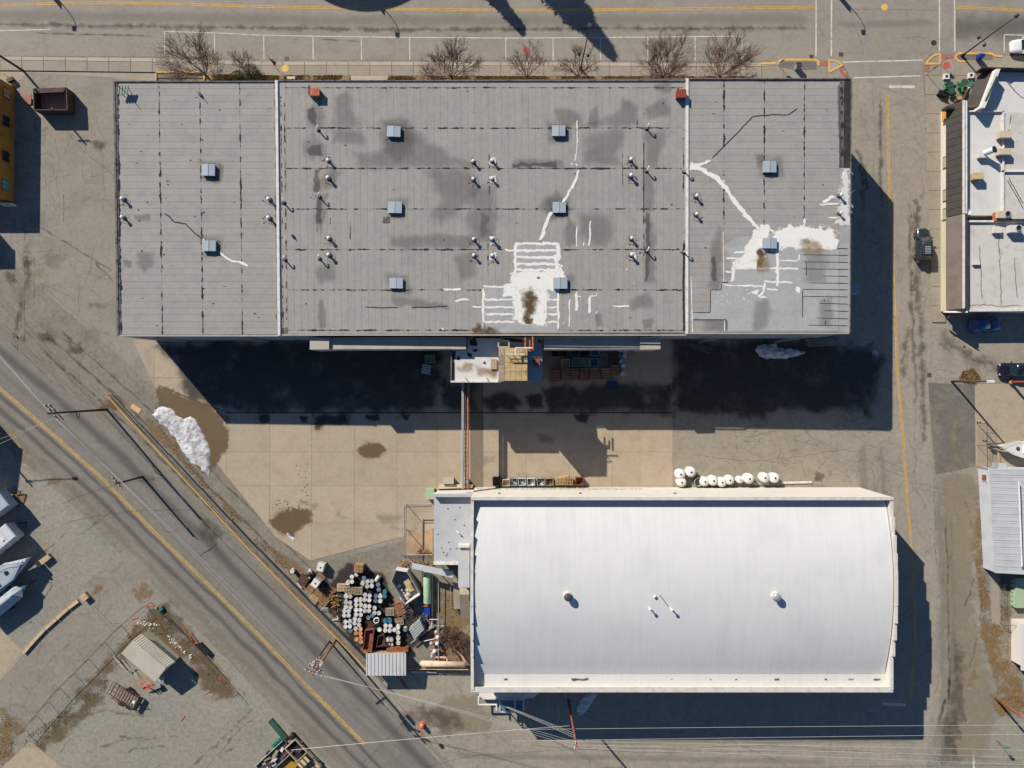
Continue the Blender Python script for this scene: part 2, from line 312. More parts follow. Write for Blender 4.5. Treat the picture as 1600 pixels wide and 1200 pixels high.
SPEC.update(
 ground=dict(mid=0.336, c=C(152,144,129), c2=C(142,138,128), c3=C(140,124,101), var=0.24, fine=5, big=0.15, bump=0.9, bdist=0.06, patch=(0.4, 0.62), patch3=(0.52, 0.8), p2=0.11, p3=0.3, speck=0.14),
 lot=dict(craze=0.22, cz=0.28, mid=0.216, c=C(147,139,126), c2=C(138,130,118), var=0.17, fine=10, big=0.1, bump=0.3, p2=0.25, speck=0.05, streak=(pi/2, 2.0, 0.05)),
 road=dict(craze=0.1, cz=0.2, mid=0.144, c=C(152,143,132), c2=C(146,137,127), var=0.12, fine=12, big=0.12, bump=0.3, streak=(0.0, 1.2, 0.10), speck=0.05),
 side_road=dict(craze=0.2, cz=0.3, mid=0.216, c=C(158,148,133), c2=C(149,140,127), var=0.13, fine=12, big=0.15, bump=0.3, streak=(pi/2, 1.2, 0.09), speck=0.06),
 diag_road=dict(mid=0.192, c=C(126,120,112), c2=C(134,127,118), var=0.13, fine=12, big=0.15, bump=0.3, streak=(DG, 1.0, 0.13), speck=0.05),
 shoulder=dict(craze=0.16, cz=0.4, mid=0.312, c=C(136,128,115), c2=C(126,118,105), var=0.2, fine=9, big=0.15, bump=0.4, streak=(DG, 1.6, 0.13), speck=0.08),
 yard_asphalt=dict(craze=0.3, cz=0.55, mid=0.192, c=C(154,145,130), c2=C(146,137,122), var=0.11, fine=9, big=0.2, bump=0.3, speck=0.05),
 patch_asphalt=dict(mid=0.240, c=C(114,107,99), c2=C(126,118,107), c3=C(142,133,120), var=0.18, fine=10, big=0.3, bump=0.35, p3=0.4, patch3=(0.52, 0.7)),
 joint=dict(c=C(128,115,97), var=0.2), slab=dict(mid=0.120, c=C(178,162,139), c2=C(171,154,131), var=0.09, fine=7, big=0.3, bump=0.15, rnd=0.04, speck=0.03),
 apron=dict(c=C(172,157,135), c2=C(158,145,127), var=0.12, bump=0.2, rnd=0.04), walk=dict(mid=0.144, c=C(158,148,133), c2=C(150,140,125), var=0.1, fine=8, bump=0.15, rnd=0.05, speck=0.04),
 kerb=dict(c=C(186,173,154), c2=C(173,160,141), var=0.14, bump=0.2, rnd=0.05), pad=dict(mid=0.168, c=C(176,160,137), c2=C(166,150,128), var=0.1, rnd=0.03),
 yellow=dict(c=C(208,162,80), c2=C(172,146,100), var=0.3, fine=8, p2=1.3, patch=(0.48, 0.72), mid=0.3, rough=0.8), yellow_kerb=dict(c=C(228,180,98), c2=C(205,165,100), var=0.15, p2=3),
 white_line=dict(c=C(208,202,192), c2=C(172,164,153), var=0.25, fine=8, p2=1.3, patch=(0.48, 0.72), mid=0.3), tactile=dict(c=C(178,104,94), c2=C(165,98,90), var=0.12),
 red_disc=dict(c=C(196,88,74), var=0.15), yellow_disc=dict(c=C(226,184,100), var=0.1), iron=dict(c=C(98,78,66), var=0.3, rough=0.6), dark_iron=dict(c=C(60,54,50), var=0.2, rough=0.6),
 deck=dict(c=C(112,105,100), var=0.3, c2=C(86,78,74)), sheet=dict(mid=0.120, c=C(158,153,147), c2=C(151,147,143), var=0.07, fine=7, big=0.12, bump=0.2, rnd=0.035, isl=0.03, speck=0.03),
 silver=dict(mid=0.120, c=C(168,167,165), c2=C(157,158,158), var=0.07, fine=5, rnd=0.05, bump=0.15), coping=dict(c=C(112,108,108), c2=C(70,64,62), var=0.25, p2=1.5), tarband=dict(c=C(44,39,37), c2=C(70,62,56), var=0.3, p2=1.2),
 white_trim=dict(c=C(226,222,216), c2=C(205,198,190), var=0.1, p2=1.5), whall=dict(c=C(150,158,168), c2=C(136,146,158), var=0.12), blue_metal=dict(c=C(150,160,168), var=0.12, rough=0.5),
 gallery=dict(c=C(184,174,160), c2=C(170,160,146), var=0.12), white_wall=dict(c=C(226,218,208), c2=C(205,190,176), var=0.07, p2=1.0, patch=(0.55, 0.8)),
 arch=dict(c=C(218,217,214), c2=C(212,211,209), var=0.03, fine=4, big=0.07, rough=0.7, bump=0.05, spec=0.2, streak=(pi/2, 2.6, 0.1), p2=0.12, mid=0.029), arch_cap=dict(c=C(214,210,204), c2=C(200,190,180), c3=C(150,126,100), var=0.08, p2=1.2, p3=2.2, patch3=(0.72, 0.78)),
 brick=dict(c=C(190,122,96), c2=C(205,160,140), var=0.15, p2=2), rust=dict(c=C(146,84,62), c2=C(110,66,52), c3=C(90,70,64), var=0.25, p2=1.5, rough=0.8), rust_dk=dict(c=C(80,58,52), c2=C(100,68,56), var=0.25, p2=2), rust_or=dict(c=C(196,112,72), c2=C(150,88,62), var=0.2, p2=2),
 pink=dict(c=C(206,152,130), c2=C(190,132,112), var=0.12), glass_sky=dict(c=C(166,178,188), var=0.06, rough=0.35, spec=0.3, bump=0), metal=dict(c=C(178,180,182), c2=C(160,162,166), metal=0.25, rough=0.45, var=0.1), metal_dk=dict(c=C(84,84,88), metal=0.3, rough=0.5, var=0.15),
 galv=dict(c=C(222,222,222), rough=0.5, metal=0.0, var=0.08), black=dict(c=C(32,30,32), var=0.2, rough=0.6), rubber=dict(c=C(36,34,34), var=0.15, rough=0.9), white_plastic=dict(c=C(236,232,226), c2=C(220,214,206), var=0.04, rough=0.45, bump=0.03),
 wood=dict(c=C(178,140,98), c2=C(150,112,76), var=0.2, p2=3, rnd=0.18, isl=0.12), wood_grey=dict(c=C(165,148,126), c2=C(142,124,104), var=0.2, p2=3, rnd=0.15, isl=0.12), wood_pale=dict(c=C(206,180,140), c2=C(184,158,120), var=0.15, p2=2, isl=0.1), wood_red=dict(c=C(168,120,88), c2=C(138,98,74), var=0.25, p2=2, rnd=0.15, isl=0.12), wood_dk=dict(c=C(104,76,56), c2=C(84,60,46), var=0.2, p2=3, isl=0.1),
 ply=dict(c=C(196,168,122), c2=C(168,136,90), var=0.12, p2=0.9, rnd=0.05), pole=dict(c=C(92,66,54), c2=C(70,52,46), var=0.25, p2=2), pole_lt=dict(c=C(168,108,66), c2=C(140,88,56), var=0.25, p2=2),
 wire=dict(c=C(205,200,192), rough=0.4, metal=0.2, var=0.05, bump=0), bark=dict(c=C(116,92,76), c2=C(96,76,64), var=0.2, bump=0.3), twig=dict(c=C(130,102,86), c2=C(112,88,76), var=0.15, bump=0), needle=dict(c=(0.03, 0.05, 0.02), var=0.3, isl=0.3, bump=0), cage_floor=dict(c=C(186,156,124), c2=C(166,138,110), var=0.15, mid=0.2), shrub=dict(c=(0.06, 0.065, 0.02), c2=(0.1, 0.085, 0.03), var=0.3, isl=0.3, bump=0, p2=2),
 grass=dict(c=(0.34, 0.26, 0.09), c2=(0.4, 0.28, 0.13), c3=(0.2, 0.2, 0.06), var=0.25, isl=0.3, p2=1.2, bump=0), drygrass=dict(c=C(166,136,92), c2=C(146,114,74), c3=C(182,154,110), var=0.25, isl=0.3, p2=1.0, bump=0), soil=dict(c=C(150,122,84), c2=C(128,98,62), var=0.25, p2=1.0, bump=0.5),
 snow=dict(c=C(218,218,221), c2=C(184,180,178), c3=C(146,132,120), var=0.3, fine=6, p2=1.2, p3=1.6, patch=(0.42, 0.6), patch3=(0.54, 0.72), bump=0.7, bdist=0.08), rubble=dict(c=C(205,196,182), isl=0.25, var=0.15), leaf=dict(c=C(166,112,72), c2=C(130,86,56), var=0.25, isl=0.3, bump=0), brush=dict(c=C(186,140,122), c2=C(160,116,98), var=0.2, isl=0.2, bump=0),
 ochre=dict(c=C(190,134,56,), c2=C(168,116,48), var=0.14, p2=0.8), win=dict(c=C(40,46,52), rough=0.1, spec=0.8, var=0.05, bump=0), teal_win=dict(c=C(110,170,170), rough=0.2, var=0.05), shingle=dict(c=C(74,68,62), c2=C(62,58,54), var=0.15, fine=14, streak=(0, 9, 0.12)), shingle_br=dict(c=C(124,112,104), c2=C(112,100,92), var=0.14, fine=14, streak=(0, 9, 0.12)),
 mem_white=dict(c=C(216,213,208), c2=C(206,203,198), var=0.05, p2=0.4), mem_dirty=dict(c=C(206,202,194), c2=C(194,188,179), c3=C(170,160,146), var=0.07, p2=0.5, p3=0.9, patch3=(0.56, 0.7)), ylw_wall=dict(c=C(212,205,172), var=0.06), orange_sign=dict(c=C(226,160,70), var=0.1), tan_box=dict(c=C(206,192,168), c2=C(186,170,148), var=0.08),
 green_pt=dict(c=C(24,128,84), var=0.12, rough=0.4), blue_pt=dict(c=C(24,62,160), var=0.12, rough=0.35), teal_pt=dict(c=C(56,122,140), var=0.12, rough=0.5), green_tank=dict(c=C(150,190,160), c2=C(176,196,170), c3=C(150,120,96), var=0.1, p2=1.2, p3=2.6, patch3=(0.64, 0.72)), green_dk=dict(c=C(52,84,70), c2=C(40,68,58), var=0.15), green_lt=dict(c=C(164,184,156), var=0.1), navy=dict(c=C(26,44,84), var=0.15, rough=0.3, coat=0.6),
 drum_white=dict(c=C(218,215,210), c2=C(190,184,176), var=0.14, rnd=0.14, rough=0.45), drum_blue=dict(c=C(40,60,92), var=0.1, rnd=0.1, rough=0.5), lid_blue=dict(c=C(104,122,140), var=0.1, rnd=0.12, rough=0.5), lid_orange=dict(c=C(196,128,84), c2=C(212,186,158), var=0.15, p2=2), drum_rust=dict(c=C(120,76,56), var=0.2),
 purple=dict(c=C(82,66,116), var=0.08), red_pt=dict(c=C(140,62,50), var=0.15), orange_pt=dict(c=C(226,104,60), var=0.12, rough=0.5), tan_roof=dict(c=C(208,199,180), c2=C(198,188,168), var=0.04, rough=0.5), white_roof=dict(c=C(214,212,210), c2=C(204,202,202), var=0.04, rough=0.5, rnd=0.02), blue_roof=dict(c=C(188,189,192), c2=C(178,180,184), var=0.06, rough=0.5), grey_bin=dict(c=C(152,156,150), c2=C(134,138,134), var=0.1), cage=dict(c=C(190,194,196), var=0.08, rough=0.4),
 car_grey=dict(c=C(58,64,72), var=0.03, rough=0.25, coat=0.8, metal=0.3, bump=0), car_blue=dict(c=C(40,76,140), var=0.03, rough=0.25, coat=0.8, bump=0), car_black=dict(c=C(26,26,34), var=0.03, rough=0.2, coat=0.9, bump=0), car_tan=dict(c=C(206,186,146), var=0.05, rough=0.35, coat=0.4, bump=0), car_white=dict(c=C(226,228,230), var=0.03, rough=0.3, coat=0.5, bump=0), car_glass=dict(c=C(30,42,44), rough=0.06, spec=0.9, var=0.02, bump=0), car_brown=dict(c=C(104,80,62), var=0.05, rough=0.4), chrome=dict(c=C(200,200,204), metal=0.9, rough=0.15, var=0.02, bump=0), tail=dict(c=C(190,36,46), rough=0.2, var=0.05, bump=0), lampglass=dict(c=C(225,228,230), rough=0.1, var=0.02, bump=0),
 boat_white=dict(c=C(232,226,220), var=0.04, rough=0.35, bump=0), tarp_grey=dict(c=C(172,180,188), c2=C(160,168,176), var=0.08), tarp_teal=dict(c=C(74,122,140), var=0.1), rv_white=dict(c=C(206,208,212), c2=C(192,196,202), var=0.06), stone=dict(c=C(200,176,140), c2=C(176,152,118), var=0.15, p2=2, rnd=0.1), retwall=dict(c=C(112,108,104), c2=C(130,124,118), var=0.15, rnd=0.05), mustard=dict(c=C(168,132,36), var=0.15), banner=dict(c=C(120,190,190), c2=C(206,206,110), p2=1.4, var=0.1, patch=(0.48, 0.54)), flag=dict(c=C(170,50,70), c2=C(30,28,32), p2=1.5, var=0.1, patch=(0.48, 0.52)), cardboard=dict(c=C(216,176,126), var=0.08), pipe_w=dict(c=C(216,196,172), c2=C(196,160,130), var=0.12, p2=1.5), pipe_p=dict(c=C(214,150,124), c2=C(226,200,180), var=0.12, p2=1.5),
 # stains and coatings
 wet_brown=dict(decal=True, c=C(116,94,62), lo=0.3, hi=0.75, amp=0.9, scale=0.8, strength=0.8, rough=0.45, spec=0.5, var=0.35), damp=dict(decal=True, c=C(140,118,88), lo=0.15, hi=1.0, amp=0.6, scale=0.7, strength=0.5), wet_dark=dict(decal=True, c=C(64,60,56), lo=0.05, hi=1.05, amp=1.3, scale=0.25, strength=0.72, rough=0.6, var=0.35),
 dirt=dict(decal=True, c=C(116,92,62), lo=0.4, hi=1.4, amp=1.4, scale=0.8, strength=0.75), dirt_lt=dict(decal=True, c=C(160,145,120), lo=0.3, hi=1.4, amp=1.2, scale=0.5, strength=0.7), dust=dict(decal=True, c=C(156,147,133), lo=0.2, hi=1.0, amp=0.6, scale=0.4, strength=0.45), seal=dict(decal=True, c=C(92,88,84), lo=0.05, hi=1.0, amp=0.7, scale=0.25, strength=0.4), seal_lt=dict(decal=True, c=C(148,140,130), lo=0.1, hi=1.0, amp=0.5, scale=0.3, strength=0.34),
 oil=dict(decal=True, c=C(84,74,64), lo=0.3, hi=1.35, amp=1.3, scale=0.7, strength=0.5), roof_stain=dict(decal=True, c=C(96,94,93), lo=0.1, hi=1.0, amp=0.8, scale=0.3, strength=0.27, var=0.2), roof_stain_dk=dict(decal=True, c=C(84,80,78), lo=0.3, hi=0.75, amp=0.5, scale=0.9, strength=0.45),
 tar=dict(decal=True, c=C(50,42,40), lo=0.74, hi=0.86, amp=2.3, scale=1.1, detail=10), tar_solid=dict(decal=True, c=C(58,50,47), lo=0.35, hi=0.45, amp=0.4, scale=2.5), rust_stain=dict(decal=True, c=C(96,74,42), lo=0.1, hi=1.25, amp=1.3, scale=1.0, strength=0.95, var=0.4), rust_soft=dict(decal=True, c=C(160,130,86), lo=0.2, hi=1.4, amp=1.0, scale=0.7, strength=0.6),
 whitecoat=dict(decal=True, c=C(234,230,223), lo=0.3, hi=0.52, amp=0.95, scale=1.2, var=0.16, detail=9), whitethin=dict(decal=True, c=C(222,218,212), lo=0.46, hi=0.65, amp=1.4, scale=1.8, var=0.06, strength=0.92, detail=9), silvercoat=dict(decal=True, c=C(184,186,187), lo=0.35, hi=0.5, amp=0.3, scale=1.0, strength=0.85, var=0.08),
 under_drums=dict(decal=True, c=C(58,52,48), lo=0.2, hi=0.9, amp=0.8, scale=0.6, strength=0.85, var=0.4), crack=dict(decal=True, c=C(88,78,66), lo=0.3, hi=0.9, amp=0.8, scale=1.2, strength=0.42), snow_thin=dict(decal=True, c=C(220,220,224), lo=0.45, hi=0.6, amp=0.8, scale=2.0, detail=9), straw=dict(decal=True, c=C(142,116,78), lo=0.5, hi=1.45, amp=1.4, scale=0.8, strength=0.95, var=0.4), mud=dict(decal=True, c=C(112,93,66), lo=0.4, hi=1.35, amp=1.3, scale=0.5, strength=0.9, var=0.3), gouge=dict(decal=True, c=C(124,100,70), lo=0.45, hi=1.6, amp=1.8, scale=0.7, strength=0.55, var=0.3),  # under_drums: dark soil with the shade between drums mixed into its colour
)
# ================================================================== the setting
b = MB(); b.add([(-700, -700, 0), (700, -700, 0), (700, 700, 0), (-700, 700, 0)], [(0, 1, 2, 3)])
ground = b.build('ground', 'ground', kind='structure')
lot = sheet('parking_lot', [(-300,105),(300,105),(300,535),(245,535),(245,640),(180,620),(-20,460),(-300,330)], 0.004, 'lot')
yard_a = sheet('yard', [(1046,520),(1290,520),(1400,560),(1420,760),(1420,800),(1046,800)], 0.006, 'yard_asphalt')
def gut(u):
    P = [(-600,82),(0,87),(250,90),(400,95),(800,96),(1150,97),(1210,97),(1216,94),(1300,94),(1316,98),(1326,118)]
    for a, c in zip(P, P[1:]):
        if a[0] <= u <= c[0]: return a[1]+(c[1]-a[1])*(u-a[0])/(c[0]-a[0])
    return P[0][1] if u < P[0][0] else P[-1][1]
GL = [(u, gut(u)) for u in (-600,0,250,400,800,1150,1210,1216,1300,1316,1326)]
EL = [(1443,122),(1441,106),(1447,93),(1456,83),(1600,85),(2400,95)]
road = sheet('main_road', GL+[(1330,128),(1443,128)]+EL+[(2400,-75),(-600,-75)], 0.008, 'road')
side = sheet('side_road', [(1262,112),(1330,128.2),(1443,128.2),(1449,230),(1453,380),(1456,505),(1452,600),(1458,740),(1464,900),(1462,1050),(1448,1180),(1448,1500),(1300,1500),(1300,1000),(1395,800),(1390,560),(1262,530)], 0.008, 'side_road')
broad = sheet('cross_road', [(560,1045),(660,1052),(740,1058),(1296,1010),(1296,1500),(900,1500),(760,1350),(650,1230),(560,1135)], 0.0075, 'side_road')
YL = [(-220,430),(-60,556),(0,607),(75,672),(160,748),(240,830),(320,908),(400,988),(480,1072),(570,1163),(690,1290),(860,1480)]
def offs(L, d):
    out = []
    for i, (u, v) in enumerate(L):
        a = L[max(0, i-1)]; c = L[min(len(L)-1, i+1)]; dx, dy = c[0]-a[0], c[1]-a[1]; q = sqrt(dx*dx+dy*dy)
        out.append((u+dy/q*d, v-dx/q*d))          # positive = towards the yard
    return out
sheet('road_shoulder', offs(YL, 160)[:9]+[(560,1040),(600,1130)]+offs(YL, -62)[::-1], 0.005, 'shoulder')
droad = sheet('diagonal_road', offs(YL, 66)+offs(YL, -36)[::-1], 0.010, 'diag_road')
for d, w, m in ((46, 24, 'seal'), (20, 14, 'seal_lt'), (-26, 14, 'seal'), (-44, 18, 'seal_lt'), (-8, 10, 'seal'), (72, 16, 'dust')):
    stroke(droad, 'tyre_track', offs(YL, d), w, m, 0.0125 if m == 'seal' else 0.0135, jit=1.5, step=25)
for d, w in ((88, 8), (110, 9), (130, 6)):
    stroke(droad, 'tyre_track', offs(YL, d)[2:10], w, 'oil', 0.0145, jit=1.2, step=20)
def paint(parent, name, lines, w, m, z=0.016):
    for px in lines:
        b = MB(); ribbon(b, px, w, z); b.build(name, m, parent)
TOPY = [(-300,22),(-120,12),(0,8),(140,4),(250,5.5),(400,10),(600,14),(800,16),(1000,14.5),(1160,12.5),(1273,11)]
for d in (-1.3, 1.3):
    paint(road, 'yellow_line', [[(u, v+d) for u, v in TOPY], [(1495,11.5+d),(1600,16+d),(1800,30+d)]], 1.5, 'yellow')
    paint(droad, 'yellow_line', [offs(YL[:10], d*1.15)], 1.5, 'yellow')
    paint(side, 'yellow_line', [[(u+d, v) for u, v in ((1387,147),(1388,230),(1390,310),(1394,400),(1398,480),(1403,590),(1411,680),(1418,780),(1424,860),(1429,930),(1430,990),(1427,1045),(1422,1092))]], 1.4, 'yellow')
PK = [(256,49),(340,51.5),(400,54.5),(488,56.5),(640,58.5),(800,59.5),(960,58.5),(1050,57.5),(1160,56.5)]
paint(road, 'white_line', [PK, [(-200,50),(0,48),(79,46)], [(1569,54),(1640,56)], [(1569,54),(1569,83)]], 1.5, 'white_line')
def pkv(u):
    for a, c in zip(PK, PK[1:]):
        if a[0] <= u <= c[0]: return a[1]+(c[1]-a[1])*(u-a[0])/(c[0]-a[0])
paint(road, 'white_line', [[(u, pkv(u)+0.9), (u+.4, gut(u)-2)] for u in (256.8,335,412,489,564.5,640,715.5,790,864,938,1012,1086,1159.2)], 1.6, 'white_line', 0.0165)
paint(road, 'crosswalk_line', [[(1275.5,-60),(1275,88)], [(1299.5,-60),(1299,88)], [(1468,-60),(1468,80)], [(1491,-60),(1492,80)], [(1316,97),(1441,94)]], 2.2, 'white_line')
paint(side, 'crosswalk_line', [[(1334,121.5),(1438,118.5)]], 2.2, 'white_line', 0.018)
paint(side, 'stop_line', [[(1389,135.5),(1429,135.5)], [(1379,1100),(1415,1101)]], 4.4, 'white_line')
paint(side, 'white_line', [[(1520.5,1172),(1523,1230)]], 3.5, 'white_line', 0.02)
def disc(parent, name, u, v, r, m, z, n=20):
    return MB().cyl(*G2(u, v, z), z-0.004, z, r/11.2, n=n).build(name, m, parent)
disc(road, 'painted_disc', 1382, 11, 5.2, 'yellow_disc', 0.016); disc(road, 'painted_disc', 822, 78, 5, 'red_disc', 0.016)
for u, v in ((1459,67),): disc(road, 'manhole_ring', u, v, 6.6, 'walk', 0.016); disc(road, 'manhole_cover', u, v, 4.6, 'dark_iron', 0.02)
disc(side, 'manhole_ring', 1507, 542, 4.4, 'pad', 0.012); disc(side, 'manhole_cover', 1507, 542, 2.6, 'iron', 0.016)
def grate(parent, u, v, s=6, z=0.02):
    x, y, _ = G(u, v); h = s/22.4; b = MB()
    for k in range(5): b.box(x-h, y-h+k*2*h/5, z-0.012, x+h, y-h+k*2*h/5+h/5*1.2, z)
    b.box(x-h*1.15, y-h*1.15, z-0.016, x+h*1.15, y+h*1.15, z-0.008); b.build('drain_grate', 'iron', parent)
for u, v in ((1314,85),(1268,89),(448,91.5)): grate(road, u, v)
for u, v in ((1449.5,201),(1452,586)): grate(side, u, v, z=0.024)
# streaks, oil and cracks in the roads
for px, w, m in (([(-50,24),(600,32),(1270,30)], 30, 'seal_lt'), ([(-50,38),(600,46),(1270,44)], 16, 'oil'), ([(40,52),(140,54),(250,56)], 6, 'oil'), ([(490,61),(570,64)], 6, 'oil'), ([(1060,46),(1150,45)], 4, 'oil'), ([(1300,40),(1470,36)], 18, 'seal_lt')):
    stroke(road, 'tyre_track', px, w, m, 0.0105 if m != 'oil' else 0.0115, jit=1, step=20)
stroke(road, 'asphalt_patch', [(1493,40),(1640,46)], 66, 'seal', 0.0125, step=30, fade=False)
for px in ([(-20,88),(250,88.5),(400,93),(800,94.5),(1210,95.5)], [(1300,15),(1395,14),(1470,16)], [(1330,30),(1350,75),(1345,92)], [(1400,60),(1440,57),(1455,60)], [(1360,95),(1368,220),(1362,300)], [(1375,140),(1376,240)], [(1360,245),(1352,262),(1354,290)]):
    stroke(road, 'crack', px, 1.3, 'crack', 0.0145, jit=0.8, step=7)
def jag(u0, v0, ang, L, amp=0.5, st=7):
    pts = [(u0, v0)]; a = ang
    while L > 0:
        a += random.uniform(-amp, amp); a += (ang-a)*0.35; pts.append((pts[-1][0]+st*cos(a), pts[-1][1]+st*sin(a))); L -= st
    return pts
for _ in range(26):
    b = MB(); stroke_mb(b, jag(random.uniform(0,175), random.uniform(150,560), random.choice([0.1,1.5,1.6,0.7]), random.uniform(30,140), 0.45), 1.2, 0.009, 0.3, 4); b.build('crack', 'crack', lot)
for px in ([(99,300),(99,352)], [(100,300),(99,350)], [(182,529),(160,545),(120,558),(90,575),(50,590)], [(0,350),(60,365),(90,380)]): stroke(lot, 'crack', px, 1.3, 'crack', 0.0095, 0.5, 6)
for px, w in (([(50,345),(110,385),(140,400),(180,445)], 5), ([(140,400),(180,425)], 5), ([(40,370),(45,440),(25,480)], 26), ([(35,440),(30,490),(22,540)], 18)): stroke(lot, 'oil_stain', px, w, 'oil', 0.0105, 2, 12)
for px in ([(28,470),(27,560)], [(38,330),(38,540)], [(54,400),(53,500)], [(0,500),(60,560),(110,620)], [(0,520),(40,556),(90,606)]): stroke(lot, 'tyre_track', px, 3, 'oil', 0.011, 0.8, 12)
for _ in range(46):
    u = random.uniform(1090,1380); v = random.uniform(665,740)
    stroke(yard_a, 'crack', jag(u, v, random.choice([0.05,1.4,0.3,2.6]), random.uniform(14,60), 0.6, 5), 1.1, 'crack', 0.0115, 0.4, 4)
stroke(yard_a, 'crack', [(1080,710),(1130,717),(1180,720),(1240,715),(1330,700)], 1.5, 'crack', 0.012, 1.5, 7)
for px, w in (([(1345,690),(1350,760),(1362,820)], 22), ([(1375,690),(1385,800),(1400,880)], 16)): stroke(side, 'worn_strip', px, w, 'dust', 0.0125, 1, 15)
for px, w in (([(1433,300),(1432,420),(1440,560),(1445,700)], 24), ([(1420,330),(1425,480),(1432,640)], 16), ([(1420,500),(1412,560),(1412,600)], 22), ([(1345,240),(1350,330)], 16), ([(1375,150),(1378,330)], 14)): stroke(side, 'oil_stain', px, w, 'oil', 0.0135, 2, 12)
for _ in range(28):
    stroke(side, 'crack', jag(random.uniform(1400,1450), random.uniform(260,800), random.choice([1.5,1.6,0.1,1.2]), random.uniform(15,70), 0.6, 5), 1.2, 'crack', 0.0145, 0.4, 4)
stroke(side, 'crack', [(1336,230),(1350,262),(1356,300)], 14, 'oil', 0.0142, 2, 8)
sheet('asphalt_patch', [(1450,598),(1500,600),(1523,602),(1524,728),(1498,734),(1462,741),(1456,680)], 0.012, 'patch_asphalt')
sheet('lot_concrete', [(1523,600),(1800,600),(1800,735),(1525,735)], 0.005, 'pad')
blob(side, 'dust_patch', [(1480,680),(1495,640),(1500,735),(1460,742),(1484,715)], 'dirt_lt', 0.0165)
sheet('driveway', [(1456,505),(1478,506),(1800,480),(1800,596),(1500,592),(1454,590)], 0.011, 'side_road')
stroke(side, 'oil_stain', [(1455,520),(1520,560),(1600,590)], 40, 'oil', 0.0145, 2, 20)
# kerbs and pavements
sw = sheet('sidewalk', [(-600,gut(-600)+1),(0,gut(0)+1),(250,91),(400,96),(800,97),(1150,98),(1205,98),(1216,95),(1298,95),(1316,99),(1327,118),(1331,128),(1331,170),(1180,170),(1180,122),(245,122),(245,112),(-600,106)], 0.10, 'joint')
us = [-170+34*k for k in range(45)]
for i, u in enumerate(us[:-1]):
    w = us[i+1]
    if u >= 1322: break
    w = min(w, 1322); g = 0.45
    MB().slab([G(u+g, gut(u)+1.2, .135), G(w-g, gut(w)+1.2, .135), G(w-g, gut(w)+6.4, .135), G(u+g, gut(u)+6.4, .135)], .13).build('kerb_stone', 'kerb', sw)
    bot = 22.5 if w < 1175 else 40
    if w > 1290: bot = 50
    MB().slab([G(u+g, gut(u)+7, .128), G(w-g, gut(w)+7, .128), G(w-g, gut(w)+bot, .128), G(u+g, gut(u)+bot, .128)], .1).build('slab', 'walk', sw)
for px in ([(-170,gut(-170)+23),(180,112),(243,114),(243,172),(180,121),(60,111),(-170,108)],):
    sheet('apron', [(-170,105),(0,111),(120,112),(243,115),(243,128),(176,121),(100,116),(45,113),(22,134),(-170,134)], 0.009, 'apron')
MB().slab([G(548,118.2,.13), G(606,118.2,.13), G(601,175,.13), G(552,175,.13)], .12).build('doorstep', 'kerb', sw)
def ykerb(px, parent=sw, w=.14, z=.16):
    b = MB(); e = 0; P = [G2(u, v, z) for u, v in px]
    for a, c in zip(P, P[1:]):
        e += 1; L = sqrt((a[0]-c[0])**2+(a[1]-c[1])**2); b.obox((a[0]+c[0])/2, (a[1]+c[1])/2, 0.02+.002*e, L+w*.9, w*2, z-0.02+.003*e, atan2(c[1]-a[1], c[0]-a[0]))
    return b.build('yellow_kerb', 'yellow_kerb', parent)
ykerb([(1190,99),(1212,98.5)]); ykerb([(1216,96),(1222,93.2),(1274,93.2),(1279,96.5),(1279,102)]); ykerb([(1296,94),(1296,112),(1316,101.5),(1308,95.5),(1296,94)])
sheet('corner_island', [(1298,97),(1298,109),(1312,101.5),(1307,97)], .15, 'silver', sw)
sheet('planter_bed', [(1218,96),(1276,96),(1276,109),(1240,109),(1218,104)], .142, 'retwall', sw)
for px in ([(1280.5,95.5),(1294,95.5),(1294,103),(1280.5,103)], [(1310,107),(1314,105),(1324,119),(1317,119.5)]): sheet('tactile_pad', px, .147, 'tactile', sw)
ky = [(245,113.5),(245,124)]; b = MB()
b.box(*G2(243.5,126), .1, *G2(245.5,113.2), .2); b.box(*G2(243.5,114.6), .1, *G2(322,112.4), .2); b.box(*G2(318.5,126), .1, *G2(320.5,113.2), .2); b.build('yellow_kerb', 'yellow_kerb', sw)
disc(sw, 'painted_disc', 445.5, 107, 5.8, 'yellow_disc', .139, 11)
se = sheet('sidewalk', [(1443.2,124),(1442,106),(1448,93),(1457,84),(1600,86),(2400,96),(2400,150),(1508,175),(1478,175),(1478,504),(1457,504),(1454,380),(1450,230)], 0.10, 'joint')
for i in range(13):
    v0, v1 = 118+i*30, 118+i*30+29.4
    v1 = min(v1, 503); l = lambda v: 1444+12*(v-118)/385
    if v0 < 503: MB().slab([G(l(v0)+1, v0, .13), G(1477, v0, .13), G(1477, v1, .13), G(l(v1)+1, v1, .13)], .1).build('slab', 'walk', se)
for px in ([(1443.5,117.4),(1443,106.5),(1449,94),(1458,85.2),(1470,85.2),(1470,117.4)], [(1470.5,85.2),(1492,85.6),(1492,117.4),(1470.5,117.4)], [(1492.5,85.6),(1530,86),(1530,117.4),(1492.5,117.4)], [(1530.5,86),(1600,87),(1600,117.4),(1530.5,117.4)], [(1600.5,87),(1700,89),(1700,117.4),(1600.5,117.4)], [(1477.5,118),(1512,118),(1512,170),(1477.5,170)], [(1512.5,118),(1600,118),(1600,150),(1512.5,150)]):
    MB().slab([G(u, v, .13) for u, v in px], .1).build('slab', 'walk', se)
ykerb([(1447,99.5),(1452,92),(1460,86),(1469,84),(1469,99.5),(1447,99.5)], se); ykerb([(1512,95.5),(1499,95.5),(1493,92),(1493,87),(1498,83.5),(1548,83.5),(1556,87.5),(1566,88)], se)
